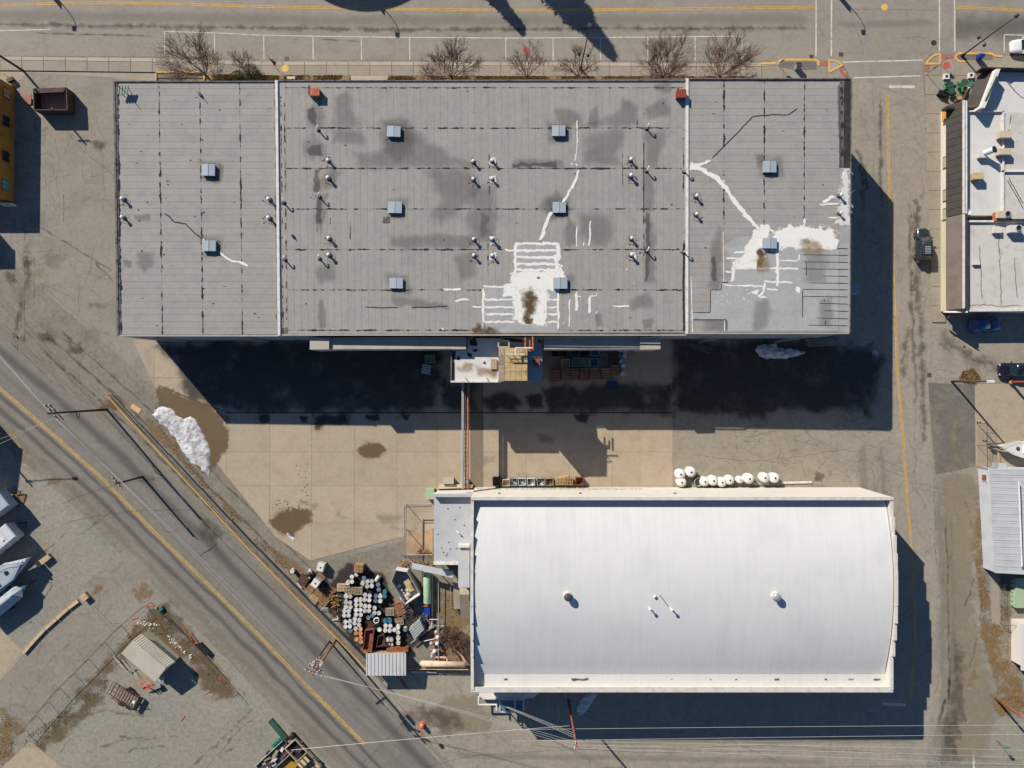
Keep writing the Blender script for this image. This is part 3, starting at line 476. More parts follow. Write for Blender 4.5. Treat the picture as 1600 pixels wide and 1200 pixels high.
sheet('planter_bed', [(1496,86),(1548,86),(1553,91),(1548,93.5),(1500,93.5),(1496,91)], .142, 'retwall', se)
for px in ([(1471,85.5),(1491,86),(1491,92),(1471,92)], [(1445,102),(1453,102),(1452,112),(1443.5,112)]): sheet('tactile_pad', px, .147, 'tactile', se)
disc(se, 'painted_disc', 1479.5, 102, 5.6, 'red_disc', .139)
# verge in front of the warehouse
sheet('verge', [(245.5,122.5),(1180,122.5),(1180,180),(245.5,180)], 0.012, 'soil')
b = MB()
for px in ([(330,117),(408,115),(408,135),(330,135)], [(408,117.5),(545,117.5),(548,140),(408,140)], [(608,119),(700,119),(1178,119),(1178,140),(608,140)]): tufts_mb(b, px, 700, 0.16, 0.12, 0.06)
b.build('grass', 'grass', kind='stuff')
sheet('verge_top', [(326,117.6),(545,117.6),(548,140),(326,140)], 0.137, 'soil'); sheet('verge_top', [(608,119),(1178,119.6),(1178,140),(608,140)], 0.1372, 'soil')
# the concrete yard between the two warehouses
YP = [(207,531),(735,529),(735,811),(485,876),(430,838),(241,603)]
YQ = [(735,529),(1051,528),(1051,790),(735,790)]
yard = sheet('concrete_yard', YP[:1]+YQ[1:3]+[(735,790)]+YP[2:], 0.014, 'joint')
xs = [200,241,288,354,421,487,554,620,683,755,822,890,957,1000,1052]; ys = [520,590,645,706,759,817,885]
for i in range(len(xs)-1):
    for j in range(len(ys)-1):
        g = 0.14; q = clip([(xs[i]+g, ys[j]+g), (xs[i+1]-g, ys[j]+g), (xs[i+1]-g, ys[j+1]-g), (xs[i]+g, ys[j+1]-g)], YP)
        q2 = clip([(xs[i]+g, ys[j]+g), (xs[i+1]-g, ys[j]+g), (xs[i+1]-g, ys[j+1]-g), (xs[i]+g, ys[j+1]-g)], YQ)
        if len(q) < 3 or len(q2) > 2 and xs[i] >= 700: q = q2
        if len(q) >= 3: MB().slab([G(u, v, .034) for u, v in q], .02).build('slab', 'apron' if i == 0 else 'slab', yard)
b = MB(); b.add([G(354,643.6,.036), G(1051,643.6,.036), G(1051,645.6,.036), G(354,645.6,.036)], [(0, 1, 2, 3)]); b.build('drain_channel', 'dark_iron', yard)
stroke(yard, 'drain_channel', [(243,600),(320,632),(356,644)], 1.8, 'tar_solid', .037, 0, 8)
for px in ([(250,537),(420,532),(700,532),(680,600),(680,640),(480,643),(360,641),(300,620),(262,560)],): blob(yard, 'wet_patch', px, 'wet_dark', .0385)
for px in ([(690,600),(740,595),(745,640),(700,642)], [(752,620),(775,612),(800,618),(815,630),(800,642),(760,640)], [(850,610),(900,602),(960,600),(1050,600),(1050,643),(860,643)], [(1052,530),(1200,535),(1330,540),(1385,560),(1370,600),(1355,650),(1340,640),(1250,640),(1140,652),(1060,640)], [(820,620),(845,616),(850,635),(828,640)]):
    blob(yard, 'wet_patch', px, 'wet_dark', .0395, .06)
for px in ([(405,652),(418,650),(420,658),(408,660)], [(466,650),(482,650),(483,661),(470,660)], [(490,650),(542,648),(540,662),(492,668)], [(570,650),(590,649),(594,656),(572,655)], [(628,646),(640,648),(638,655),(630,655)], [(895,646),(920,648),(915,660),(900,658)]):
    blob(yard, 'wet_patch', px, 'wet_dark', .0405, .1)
for px in ([(560,703),(564,697),(574,693),(588,692),(597,697),(604,704),(592,714),(575,715),(563,711)], [(422,815),(430,804),(446,798),(455,796),(470,795),(486,798),(487,816),(472,822),(463,832),(458,838),(447,835),(440,838),(432,828)], [(490,662),(500,664),(500,672),(492,672)]):
    blob(yard, 'wet_patch', px, 'wet_brown', .041, .05); blob(yard, 'damp_halo', px, 'damp', .0402, soft=9)
blob(yard, 'wet_patch', [(246,604),(272,612),(320,630),(352,655),(357,690),(356,702),(345,712),(335,730),(326,742),(305,725),(275,690),(245,650)], 'wet_brown', .0415, .05)
b = MB()
for _ in range(60):
    u, v = random.choice([(random.gauss(476,6), random.uniform(720,790)), (random.gauss(450,18), random.uniform(780,800))]); b.cyl(*G2(u, v), .035, .05, random.uniform(.03, .1), n=6)
b.build('clods', 'wood_dk', yard, kind='stuff')
for px in ([(425,783),(455,775),(480,785)], [(448,835),(455,842),(460,846)], [(1112,545),(1150,540),(1165,550)], [(450,610),(448,600)]): pass
# dirt, straw and ruts on the left-hand ground
sheet('driveway', [(-200,1230),(-60,1110),(60,1000),(140,905),(190,862),(225,850),(236,905),(243,935),(200,985),(130,1060),(60,1125),(0,1172),(-150,1290)], 0.006, 'lot')
for px, m in (([(180,1010),(240,940),(262,940),(300,985),(345,1040),(380,1090),(330,1100),(300,1050),(240,1000),(215,1020),(170,1060),(120,1110),(60,1165),(30,1180)], 'mud'), ([(60,1150),(130,1090),(180,1050),(160,1100),(90,1160),(40,1200)], 'mud'), ([(0,1100),(40,1130),(20,1200),(-20,1200)], 'straw'), ([(200,920),(235,905),(245,930),(215,945)], 'straw'), ([(150,915),(170,900),(160,925),(140,935)], 'straw'), ([(310,1020),(360,1060),(390,1090),(350,1070)], 'straw'), ([(20,760),(45,770),(35,800),(12,790)], 'straw'), ([(75,745),(100,745),(95,760),(70,758)], 'straw'), ([(10,650),(40,700),(60,740),(20,720)], 'dirt_lt'), ([(220,745),(240,735),(245,752),(225,756)], 'gouge'), ([(310,800),(350,830),(340,860),(310,835)], 'oil'), ([(150,625),(190,620),(200,640),(160,642)], 'dirt'), ([(215,640),(250,660),(320,745),(330,770),(290,730),(235,680)], 'straw'), ([(335,765),(360,790),(385,820),(350,800)], 'straw'), ([(410,845),(470,880),(480,910),(440,890)], 'straw')):
    blob(ground, 'dirt_patch', px, m, 0.0185, .12, 1.25)
for px, w in (([(180,1150),(230,1155),(280,1150)], 5), ([(190,1175),(225,1168),(260,1165)], 5), ([(130,1180),(160,1165),(200,1155)], 6), ([(300,1200),(350,1150),(400,1105)], 7), ([(340,1190),(380,1150)], 5), ([(310,1215),(365,1150),(398,1120)], 4), ([(110,1120),(170,1110),(230,1120)], 7), ([(65,830),(90,815)], 3), ([(68,835),(92,822)], 2), ([(65,865),(85,850),(108,830)], 4), ([(60,880),(80,868)], 3), ([(155,852),(173,848)], 2), ([(115,840),(190,790)], 4), ([(40,975),(60,960)], 2)):
    stroke(ground, 'rut', px, w*1.7, 'gouge', 0.0205, 2.0, 7)
for px in ([(0,1060),(35,1020),(55,995)], [(115,1010),(125,1020),(142,1045)], [(140,940),(150,950),(185,985)], [(55,1060),(90,1020),(130,990)], [(160,965),(185,935)]): stroke(ground, 'crack', px, 1.4, 'crack', 0.0215, .6, 5)
sheet('concrete_pad', [(-60,940),(0,983),(39,1020),(2,1062),(-60,1120)], 0.02, 'pad'); sheet('concrete_pad', [(5,1197),(48,1158),(97,1200),(60,1240),(20,1240)], 0.022, 'pad')
# right-hand dirt, straw and gravel
for px, m in (([(1525,770),(1540,800),(1542,880),(1550,960),(1530,960),(1522,880),(1515,830)], 'straw'), ([(1525,960),(1560,960),(1580,1050),(1600,1060),(1600,1100),(1560,1095),(1545,1040),(1530,1010)], 'straw'), ([(1545,1085),(1600,1080),(1610,1120),(1560,1120),(1548,1105)], 'straw'), ([(1470,745),(1525,735),(1530,800),(1520,900),(1530,1000),(1560,1100),(1540,1190),(1480,1195),(1475,1000),(1468,860)], 'dirt_lt'), ([(1495,590),(1520,575),(1535,592),(1505,598)], 'straw'), ([(1510,1060),(1525,1040),(1530,1060),(1512,1075)], 'straw'), ([(1508,760),(1540,756),(1540,772),(1510,774)], 'dust'), ([(1485,985),(1505,1010),(1510,1120),(1490,1190),(1478,1130),(1480,1050)], 'oil'), ([(1465,1120),(1500,1120),(1500,1190),(1465,1200)], 'oil'), ([(1275,735),(1295,742),(1282,752),(1272,750)], 'oil')):
    blob(ground, 'dirt_patch', px, m, 0.0235, .1, 1.2)
for px, w in (([(1466,760),(1470,900),(1474,1060),(1462,1180)], 16), ([(1485,800),(1490,950),(1488,1100)], 12)): stroke(ground, 'tyre_track', px, w, 'dust', 0.0245, 2, 20)
for px, w in (([(1478,800),(1482,960),(1484,1100)], 5), ([(1458,760),(1464,900)], 3)): stroke(ground, 'tyre_track', px, w, 'oil', 0.0255, 1.5, 15)
b = MB()
for px in ([(1528,770),(1538,800),(1543,890),(1548,970),(1530,955),(1524,880)], [(1530,965),(1556,975),(1600,990),(1600,1100),(1562,1090),(1545,1030)], [(1546,1085),(1600,1085),(1600,1118),(1560,1118)], [(1497,588),(1518,576),(1532,590),(1512,597)], [(1563,895),(1580,895),(1580,972),(1563,972)]): tufts_mb(b, px, 240, 0.14, 0.0, 0.032)
for px in ([(190,1000),(235,950),(260,950),(290,985),(210,1000)], [(280,1010),(330,1040),(375,1085),(340,1075)], [(20,1165),(100,1110),(180,1050),(170,1070),(60,1170)], [(0,1110),(30,1130),(15,1180),(0,1185)], [(640,945),(735,930),(735,1035),(690,1035),(680,960)]): tufts_mb(b, px, 70, 0.13, 0.0, 0.045)
for px in ([(240,660),(262,680),(330,762),(420,855),(470,900),(462,905),(400,850),(300,745)],): tufts_mb(b, px, 60, 0.14, 0.0, 0.045)
b.build('dry_grass', 'drygrass', kind='stuff')
b = MB()
for _ in range(1500):
    u, v = random.choice([(random.uniform(0,300), random.uniform(760,1200)), (random.uniform(1460,1530), random.uniform(740,1190)), (random.uniform(190,400), random.uniform(960,1120))])
    x, y, _ = G(u, v); r = random.uniform(.015, .07); a = random.uniform(0, 3); b.add([(x+r*cos(a+k*1.57), y+r*sin(a+k*1.57)*.7, -.01) for k in range(4)]+[(x, y, r*.7)], [(0, 1, 4), (1, 2, 4), (2, 3, 4), (3, 0, 4)])
b.build('gravel', 'rubble', kind='stuff')
# ground of the storage corner, dark soil and shade between drums painted together
sheet('dirt_corner', [(470,905),(500,880),(632,845),(735,870),(735,1048),(640,1048),(575,1035)], 0.016, 'shoulder')
blob(ground, 'dirt_patch', [(680,925),(735,920),(735,1040),(690,1040),(672,990)], 'straw', 0.0215, .05, 1.2)
blob(ground, 'dark_shaded_ground', [(520,905),(545,880),(600,895),(615,940),(640,955),(665,960),(670,990),(640,1020),(575,1022),(545,1000),(525,960),(500,940)], 'under_drums', 0.0205, soft=6); blob(ground, 'dark_shaded_ground', [(475,900),(500,890),(530,930),(540,965),(520,965)], 'under_drums', 0.0222, soft=5)
blob(ground, 'asphalt_patch', [(700,1085),(745,1080),(770,1130),(765,1150),(700,1150),(650,1120),(680,1105)], 'dirt_lt', 0.0135); blob(ground, 'oil_stain', [(620,1108),(690,1100),(740,1135),(700,1150),(640,1125)], 'oil', 0.0145)
for px in ([(560,1200),(640,1120),(660,1080)], [(590,1060),(640,1120),(740,1190)], [(660,1200),(740,1180),(880,1172),(1200,1165),(1600,1190)], [(830,1165),(1000,1176),(1300,1172)], [(1120,1148),(1240,1200)], [(550,1100),(600,1145),(650,1200)]): stroke(broad, 'crack', px, 1.5, 'crack', 0.0125, .8, 10)
for _ in range(12):
    u, v = random.uniform(260,1030), random.uniform(655,840)
    if inside((u, v), YP) or inside((u, v), YQ): blob(yard, 'dirt_stain', [(u-random.uniform(6,26), v-random.uniform(3,10)), (u+random.uniform(6,26), v-random.uniform(3,10)), (u+random.uniform(6,20), v+random.uniform(3,12)), (u-random.uniform(6,20), v+random.uniform(3,12))], random.choice(['dirt_lt', 'dirt_lt', 'dust']), .0395+random.uniform(0, .0004), soft=6)
for _ in range(16):
    u, v = random.uniform(5,390), random.uniform(770,1190); a = random.uniform(-1.2, .3); L_ = random.uniform(12, 60)
    stroke(ground, 'scuff', [(u, v), (u+L_*cos(a)*.5+random.uniform(-3,3), v-L_*sin(a)*-.5), (u+L_*cos(a), v+L_*sin(a))], random.uniform(2, 7), random.choice(['gouge', 'oil', 'dirt_lt', 'dust']), 0.0222+random.uniform(0, .0006), 1.5, 8)
for _ in range(22):
    u, v = random.uniform(1465,1540), random.uniform(760,1190); a = random.uniform(1.2, 1.9); L_ = random.uniform(20, 80)
    stroke(ground, 'scuff', [(u, v), (u+L_*cos(a), v+L_*sin(a))], random.uniform(2, 7), random.choice(['gouge', 'oil', 'dirt_lt', 'dust']), 0.0262+random.uniform(0, .0006), 1.5, 8)
for _ in range(18):
    u, v = random.uniform(0,175), random.uniform(150,560)
    blob(lot, 'oil_stain', [(u-random.uniform(4,22), v-random.uniform(4,12)), (u+random.uniform(4,22), v-random.uniform(4,12)), (u+random.uniform(4,16), v+random.uniform(4,16)), (u-random.uniform(4,16), v+random.uniform(4,16))], random.choice(['oil', 'dust', 'oil', 'dirt_lt']), .0118+random.uniform(0, .0005), soft=6)
for px, w in (([(900,1160),(1440,1158)], 12), ([(700,1180),(1300,1190)], 16)): stroke(broad, 'tyre_track', px, w, 'dust', 0.0118, 1, 25)
# ================================================================== the grey warehouse
def RZ(u): return 9.65+(u-183.0)/1145.0*1.0
def dr(u0, v):                             # roof lines lean slightly
    s = (u0-181.0)/1148.0; return u0+(6.0+(-2.0-6.0)*s)*((v-323.0)/398.0)
def R(u0, v, dz=0.0):
    u = dr(u0, v); return G(u, v, RZ(u)+dz)
def Rx(dz): return lambda u: RZ(u)+dz
WH = thing('warehouse', 'long grey flat-roofed warehouse with patched roofing sheets and white fire walls', 'warehouse', (-3, 24, 0))
def vt(u): return 127.0-5.5*(u-181)/1148.0
def vb(u): return 525.0-5.0*(u-181)/1148.0
cor = [R(181, vt(181)), R(1329, vt(1329)), R(1329, vb(1329)), R(181, vb(181))]
b = MB(); b.slab([(x, y, z-.012) for x, y, z in cor], .35); deck = b.build('roof_deck', 'deck', WH)
for i in range(4):
    a, c = cor[i], cor[(i+1) % 4]; dx, dy = c[0]-a[0], c[1]-a[1]; L = sqrt(dx*dx+dy*dy); nx, ny = dy/L*.3, -dx/L*.3
    MB().add([(a[0], a[1], 0), (c[0], c[1], 0), (c[0]-nx*-1, c[1]-ny*-1, 0), (a[0]+nx, a[1]+ny, 0), (a[0], a[1], a[2]-.362), (c[0], c[1], c[2]-.362), (c[0]+nx, c[1]+ny, c[2]-.362), (a[0]+nx, a[1]+ny, a[2]-.362)],
             [(0, 1, 5, 4), (2, 3, 7, 6), (1, 2, 6, 5), (3, 0, 4, 7), (4, 5, 6, 7)]).build('wall', 'whall', WH)
# roofing sheets
cells = []
H = [(187,251),(251,314.5),(314.5,376.5),(376.5,431.5)]; H2 = [(1077.5,1131),(1131,1194),(1194,1256.5),(1256.5,1311)]
nr = 38
for cols in (H, H2):
    for a, c in cols:
        for k in range(nr):
            t = 128+k*395.0/nr; cells.append((0, a, c, t, t+395.0/nr))
mids = []
rows = [137,200,263,326.5,390,453,516]; nc = 59
for a, c in zip(rows, rows[1:]):
    for k in range(nc): u = 448+k*(1068-448)/nc; mids.append((1, u, u+(1068-448)/nc, a, c))
edge = [(2, a, a+63, 127, 137) for a in range(448, 1060, 63)]+[(2, a, a+63, 516, 522) for a in range(448, 1060, 63)]+[(2, 437.5, 448, a, a+64) for a in range(128, 500, 64)]+[(2, 1068, 1071, a, a+64) for a in range(128, 500, 64)]
def cell_mb(b, q):
    k, u0, u1, v0, v1 = q; g = 0.12; j = random.uniform(0, .006); e = 521.5+(525-vb(u1))*0
    v1 = min(v1, vb(u1)-1.5); v0 = max(v0, vt(u0)+1)
    if v1 <= v0: return
    b.slab([R(u0+g, v0+g, j), R(u1-g, v0+g, j), R(u1-g, v1-g, j), R(u0+g, v1-g, j)], .02)
for q in mids[:300]:
    b = MB(); cell_mb(b, q); b.build('roofing_sheet', 'sheet', deck)
b = MB()
for q in mids[300:]+cells+edge: cell_mb(b, q)
b.build('roofing_sheets', 'sheet', deck, kind='stuff')
# fire walls, copings and tar edges
def roofbar(name, m, u0, u1, v0, v1, h, z0=-.01, par=WH):
    q = [R(u0, v0, h), R(u1, v0, h), R(u1, v1, h), R(u0, v1, h)]; return MB().slab(q, h-z0).build(name, m, par)
for u in (434.2, 1074.2):
    roofbar('fire_wall', 'white_trim', u-2.6, u+1.6, vt(u)-.6, vb(u)+.6, .2); roofbar('flashing', 'white_trim', u+1.7, u+3.4, vt(u)+3, vb(u)-3, .04); roofbar('flashing', 'coping', u-3.3, u-2.7, vt(u)+3, vb(u)-3, .03)
b = MB()
roofbar('coping', 'coping', 179.5, 182.5, 127.2, 524.5, .12); roofbar('coping', 'coping', 182.6, 186.2, 128, 523, .04)
for a, c in ((183,432),(437,1072),(1077,1328)): roofbar('coping', 'coping', a, c, vt(a)-.8, vt(a)+.9, .14); roofbar('gutter', 'gallery', a, c, vb(a)-1.4, vb(a)+.5, .07)
roofbar('tar_edge', 'tarband', 1318, 1328.6, 123, 262, .03); roofbar('coping', 'coping', 1328.7, 1330, 122.5, 519, .1)
roofbar('edge_sheet', 'silver', 1311.4, 1328.4, 262.5, 519, .012); roofbar('edge_sheet', 'deck', 1311.4, 1317.8, 123, 262, .012)
for a, c in ((123,262),):
    stroke(WH, 'tar_dab', [(1315,a),(1317,c)], 9, 'tar', Rx(.035), 1, 5); stroke(WH, 'tar_dab', [(1310,130),(1312,200),(1314,262)], 8, 'roof_stain_dk', Rx(.0345), 1, 5); stroke(WH, 'tar_dab', [(184,135),(188,518)], 5, 'tar', Rx(.045), .6, 5)
MB().slab([R(u, v, .03) for u, v in ((598,338.5),(609,338.5),(609,348.5),(598,348.5))], .012).build('roof_patch', 'coping', WH)
# tar along the bay seams
def seam(px, w=4.4, m='tar', dz=.014):
    b = MB(); stroke_mb(b, [(dr(u, v), v) for u, v in px], w, Rx(dz), .25, 6, False); b.build('tar_seam', m, WH)
for u in (187, 251, 314.5, 376.5): seam([(u, 129), (u, 522)], 5.2 if u != 376.5 else 3.8)
for v in rows: seam([(447, v), (1069, v)], 4.4 if v not in (137,) else 3.6)
for u in (1131, 1194, 1256.5): seam([(u, 124), (u, 350)], 4.4); seam([(u, 350), (u, 440)], 1.6)
for u, a, c in ((440.5,150,520),(446,160,500),(431.2,130,520),(762,380,440),(1006,225,400),(1006,160,185),(1068,200,300),(495,340,365),(516,340,350),(547,347,376),(765,240,262),(765,290,330),(973,240,290),(996,170,194)): seam([(u, a), (u, c)], 3.2)
seam([(1069,380),(1068,440),(1069,518)], 6, 'tar_solid'); seam([(1060,400),(1069,385),(1070,360)], 5, 'tar'); seam([(1006,223),(1006,326)], 2.2, 'tar_solid')
for px, w in (([(255,334),(262,336),(272,347),(290,350),(302,362),(316,374)], 3.2), ([(568,480),(595,481),(624,480.5)], 2.6), ([(640,480.5),(670,480),(702,478)], 3.0), ([(1112,249),(1130,230),(1150,210),(1175,183),(1190,180),(1232,179),(1248,168)], 2.8)):
    stroke(WH, 'tar_repair', px, w, 'tar_solid', Rx(.018), .5, 5)
for _ in range(70):
    u = random.choice([random.uniform(190,430), random.uniform(450,1065), random.uniform(1080,1300)]); v = random.uniform(140,510)
    if random.random() < .5: stroke(WH, 'tar_dab', [(u, v), (u+random.uniform(3,9), v+random.uniform(-.5,.5))], 1.6, 'tar_solid', Rx(.0185), 0, 3)
    else: blob(WH, 'tar_dab', [(u-1, v-1), (u+1, v-1), (u+1.2, v+.8), (u-.8, v+1)], 'tar_solid', Rx(.0187))
# damp and dust stains
ST = [[(495,143),(503,140),(506,155),(500,165),(494,158)], [(477,170),(492,160),(506,172),(505,198),(488,200),(478,188)], [(525,150),(540,140),(548,155),(550,175),(560,185),(560,198),(528,200),(520,180)], [(520,205),(555,203),(572,215),(570,226),(545,225),(520,222)], [(472,228),(490,205),(508,225),(508,245),(490,250),(475,240)], [(595,190),(625,182),(650,195),(648,240),(620,250),(598,235),(592,210)], [(630,205),(655,205),(690,235),(735,255),(735,262),(560,262),(556,240),(600,235)], [(660,265),(700,262),(730,265),(745,300),(720,330),(690,350),(670,340),(690,310)], [(610,372),(680,365),(740,372),(738,388),(610,386)], [(740,300),(770,290),(780,330),(770,370),(740,380),(728,345)], [(866,172),(880,170),(905,175),(910,195),(870,198)], [(920,178),(935,158),(935,200),(920,195)], [(960,175),(975,155),(996,165),(996,195),(940,197),(918,195)], [(1008,165),(1040,152),(1050,165),(1048,180),(1022,186),(1008,182)], [(1020,130),(1050,126),(1048,143),(1025,144)], [(905,215),(980,200),(978,225),(962,240),(970,258),(910,258),(918,230)], [(800,250),(830,247),(880,250),(882,262),(800,262)], [(1008,205),(1040,205),(1035,235),(1025,262),(1008,262)], [(905,330),(960,345),(960,365),(945,382),(905,378)], [(885,335),(905,360),(900,385),(880,385)], [(1005,265),(1020,275),(1025,300),(1022,330),(1005,330)], [(1008,335),(1022,350),(1025,380),(1022,405),(1025,440),(1008,445)], [(980,470),(1010,455),(1022,470),(1018,478),(985,486)], [(930,492),(940,492),(941,508),(932,510)], [(1005,500),(1020,498),(1018,512),(1005,512)], [(493,305),(510,305),(508,340),(500,365),(493,340)], [(493,415),(520,412),(526,435),(500,444),(493,430)], [(497,470),(505,466),(510,510),(498,512)], [(520,262),(535,270),(520,290),(497,300),(485,290)], [(610,462),(660,470),(700,475),(700,482),(620,478),(608,470)], [(1110,380),(1125,355),(1130,400),(1122,450),(1110,450),(1108,410)], [(214,395),(240,392),(242,415),(225,425),(214,412)], [(193,405),(205,408),(203,418),(194,417)], [(208,335),(234,335),(232,344),(210,344)], [(332,268),(346,256),(348,280),(334,290)], [(1095,490),(1150,486),(1150,515),(1100,518)], [(1180,240),(1193,240),(1193,262),(1182,262)], [(705,400),(740,395),(745,430),(720,440)], [(750,330),(765,340),(760,370),(748,372)], [(840,320),(870,300),(895,330),(860,345)]]
for px in ST: blob(WH, 'damp_stain', px, 'roof_stain', Rx(.022), .04)
for px in ([(480,172),(492,165),(494,195),(482,190)], [(480,230),(500,225),(504,243),(484,246)], [(494,310),(502,308),(502,350),(495,350)], [(1008,330),(1016,335),(1014,440),(1008,440)], [(1112,400),(1120,400),(1120,440),(1112,440)], [(800,255),(870,254),(870,261),(800,261)], [(492,265),(500,262),(498,300),(490,300)], [(1150,500),(1160,470),(1180,470),(1165,515)]): blob(WH, 'grime', px, 'roof_stain_dk', Rx(.0225), .1)
# silver recoated corner of the roof
SV = [(1081,500),(1081,488.5),(1110,488.5),(1110,453),(1127.5,453),(1127.5,442),(1142,442),(1142,400),(1130,385),(1150,372),(1205,365),(1306,372),(1311,390),(1311,517),(1136,518),(1136,500)]
MB().slab([R(u, v, .026) for u, v in SV], .008).build('silver_coat', 'silver', WH)
MB().slab([R(u, v, .0262) for u, v in ((756,448),(872,448),(872,520),(756,520))], .008).build('silver_coat', 'silver', WH); MB().slab([R(u, v, .0262) for u, v in ((805,380),(874,380),(874,447.5),(805,447.5))], .008).build('silver_coat', 'silver', WH)
for v in (388.5, 399, 410, 421, 432, 443, 453, 464, 475, 486.5, 498, 509): stroke(WH, 'tar_seam', [(1250 if v < 415 else random.uniform(1245,1290), v-1), (1328, v)], 1.8, 'tar_solid', Rx(.03), .1, 6)
for px in ([(1081,488.5),(1110,488.5),(1110,453),(1127.5,453),(1127.5,441),(1142,441)], [(1081,499.5),(1136,499.5),(1136,518)], [(1260,408),(1260,432)], [(1254,452),(1254,498)], [(1288,464),(1288,475)], [(1290,498),(1290,510)]): stroke(WH, 'tar_seam', px, 2.2, 'tar_solid', Rx(.03), 0, 4)
for px in ([(1080,433),(1082,519)], [(1130,362),(1131,440)], [(1132,500),(1132,517)]): stroke(WH, 'white_strip', px, 2.0, 'whitecoat', Rx(.032), 0, 10, False)
for px in ([(1180,470),(1200,465),(1205,480),(1195,515),(1176,515)], [(1260,395),(1295,395),(1290,440),(1255,440)], [(1280,470),(1300,460),(1300,510),(1282,510)]): blob(WH, 'damp_stain', px, 'roof_stain', Rx(.0285), .05)
# white roof coating brushed over leaks
def wl(px, w, m='whitecoat', jit=.8): stroke(WH, 'white_coating', px, w*1.5, m, Rx(.034), jit, 5)
def wb(px, m='whitecoat'): blob(WH, 'white_coating', px, m, Rx(.0335), .03, 1.2)
for v in (380.5, 391.5, 402, 412.5, 422): wl([(803, v), (877, v)], 4.6)
wl([(805,378),(805,450)], 5); wl([(872,378),(873,410)], 7); wl([(868,395),(872,440)], 8); wb([(803,424),(840,424),(878,418),(882,445),(876,452),(800,452)]); wb([(800,448),(855,445),(852,505),(806,505)]); wb([(785,445),(805,440),(806,462),(788,462)])
for v in (448, 468, 480, 491, 503): wl([(753, v), (806, v)], 3.4); wl([(852, v), (876, v)], 3)
wl([(755,447),(754.5,516)], 4.5); wl([(872,448),(872.5,515)], 3.5); wl([(806,460),(806,503)], 4); wl([(853,455),(852,503)], 4); wl([(735,479),(755,480)], 2.6); wl([(786,391),(806,391)], 4); wl([(770,368),(772,378),(766,385)], 3); wl([(762,400),(770,396),(766,408)], 3)
wl([(901.5,186),(902,215),(900,240),(898,254)], 3, 'whitethin'); wl([(897,258),(905,258)], 4); wl([(904,262),(900,280),(890,300),(878,318)], 4.2); wl([(862,330),(855,345),(850,360),(844,377)], 5.4); wl([(888,256),(900,257)], 2)
for px, w in (([(901,352),(901,388)], 2.2), ([(922,342),(922,370),(920,388)], 3), ([(912,376),(912,387)], 2), ([(900,455),(901,470),(901,488)], 4.4), ([(901,463),(910,464)], 2), ([(921,462),(921,480),(922,492)], 4.4), ([(918,464),(932,461)], 2.4), ([(933,455),(932,465)], 2), ([(890,465),(890,512)], 2.4), ([(880,498),(880,512)], 2), ([(933,483),(932,492)], 2.4), ([(955,478),(970,479),(985,477)], 2.6), ([(690,452.5),(724,452)], 4), ([(710,472),(722,468),(734,467)], 4), ([(690,515),(694,514)], 4), ([(978,418),(980,424)], 2), ([(991,442),(992,443)], 4)): wl(px, w, 'whitecoat', .4)
wl([(316,374),(320,378)], 4); wl([(342,393),(352,402),(360,407),(375,410),(390,416)], 3.4, 'whitecoat', .3)
wl([(1077,259),(1090,262),(1104,270),(1122,278),(1136,296),(1150,318),(1165,335),(1178,350),(1188,362)], 7.5); wl([(1077,258),(1095,257),(1112,250)], 5); wl([(1078,252),(1082,262),(1078,268)], 6); wl([(1131,278),(1131,292)], 3)
wb([(1178,358),(1200,352),(1198,400),(1160,412),(1148,412),(1165,395),(1172,380)]); wb([(1212,356),(1262,354),(1302,358),(1306,388),(1270,387),(1216,388)]); wl([(1190,352),(1212,362)], 3); wl([(1143,395),(1168,394)], 4); wl([(1132,404),(1165,404)], 3); wl([(1132,425),(1150,426)], 3); wl([(1147,410),(1144,442)], 6); wb([(1150,405),(1175,400),(1190,418),(1165,420),(1150,418)])
wl([(1145,419),(1215,419),(1250,420)], 3); wl([(1215,385),(1215,450)], 5); wl([(1200,390),(1218,392)], 3); wl([(1130,446),(1195,447)], 2.6); wl([(1192,440),(1240,441)], 3); wl([(1194,440),(1194,455),(1185,464),(1200,464)], 3.6); wl([(1195,452),(1217,452)], 3); wl([(1217,407),(1248,407),(1249,395)], 2.6); wb([(1245,447),(1250,450),(1248,458),(1243,455)]); wb([(1174,456),(1186,453),(1184,461)])
for _ in range(26): u, v = random.uniform(1120,1170), random.uniform(440,478); wl([(u, v), (u+random.uniform(1,4), v+random.uniform(-1,1))], 1.6)
wb([(1311,300),(1320,262),(1328,268),(1328,350),(1316,352),(1306,346)], 'whitethin'); wl([(1312,290),(1310,310),(1302,306),(1285,318)], 5); wl([(1279,320),(1312,318)], 3); wl([(1312,340),(1292,341)], 3); wl([(1318,265),(1322,290),(1320,330)], 8); wl([(1256.5,340),(1256.5,356)], 3)
for px in ([(800,465),(815,450),(833,452),(838,475),(830,503),(815,502)],): pass
blob(WH, 'rust_stain', [(817,462),(825,450),(836,452),(840,470),(834,490),(828,502),(818,500),(816,480)], 'rust_stain', Rx(.036), .06); blob(WH, 'rust_stain', [(822,500),(834,497),(832,506),(822,505)], 'rust_stain', Rx(.0365)); blob(WH, 'rust_stain', [(738,512),(752,508),(757,522),(738,523)], 'rust_stain', Rx(.036), soft=5); blob(WH, 'rust_stain', [(758,510),(774,506),(772,522),(757,522)], 'rust_stain', Rx(.036), soft=5)
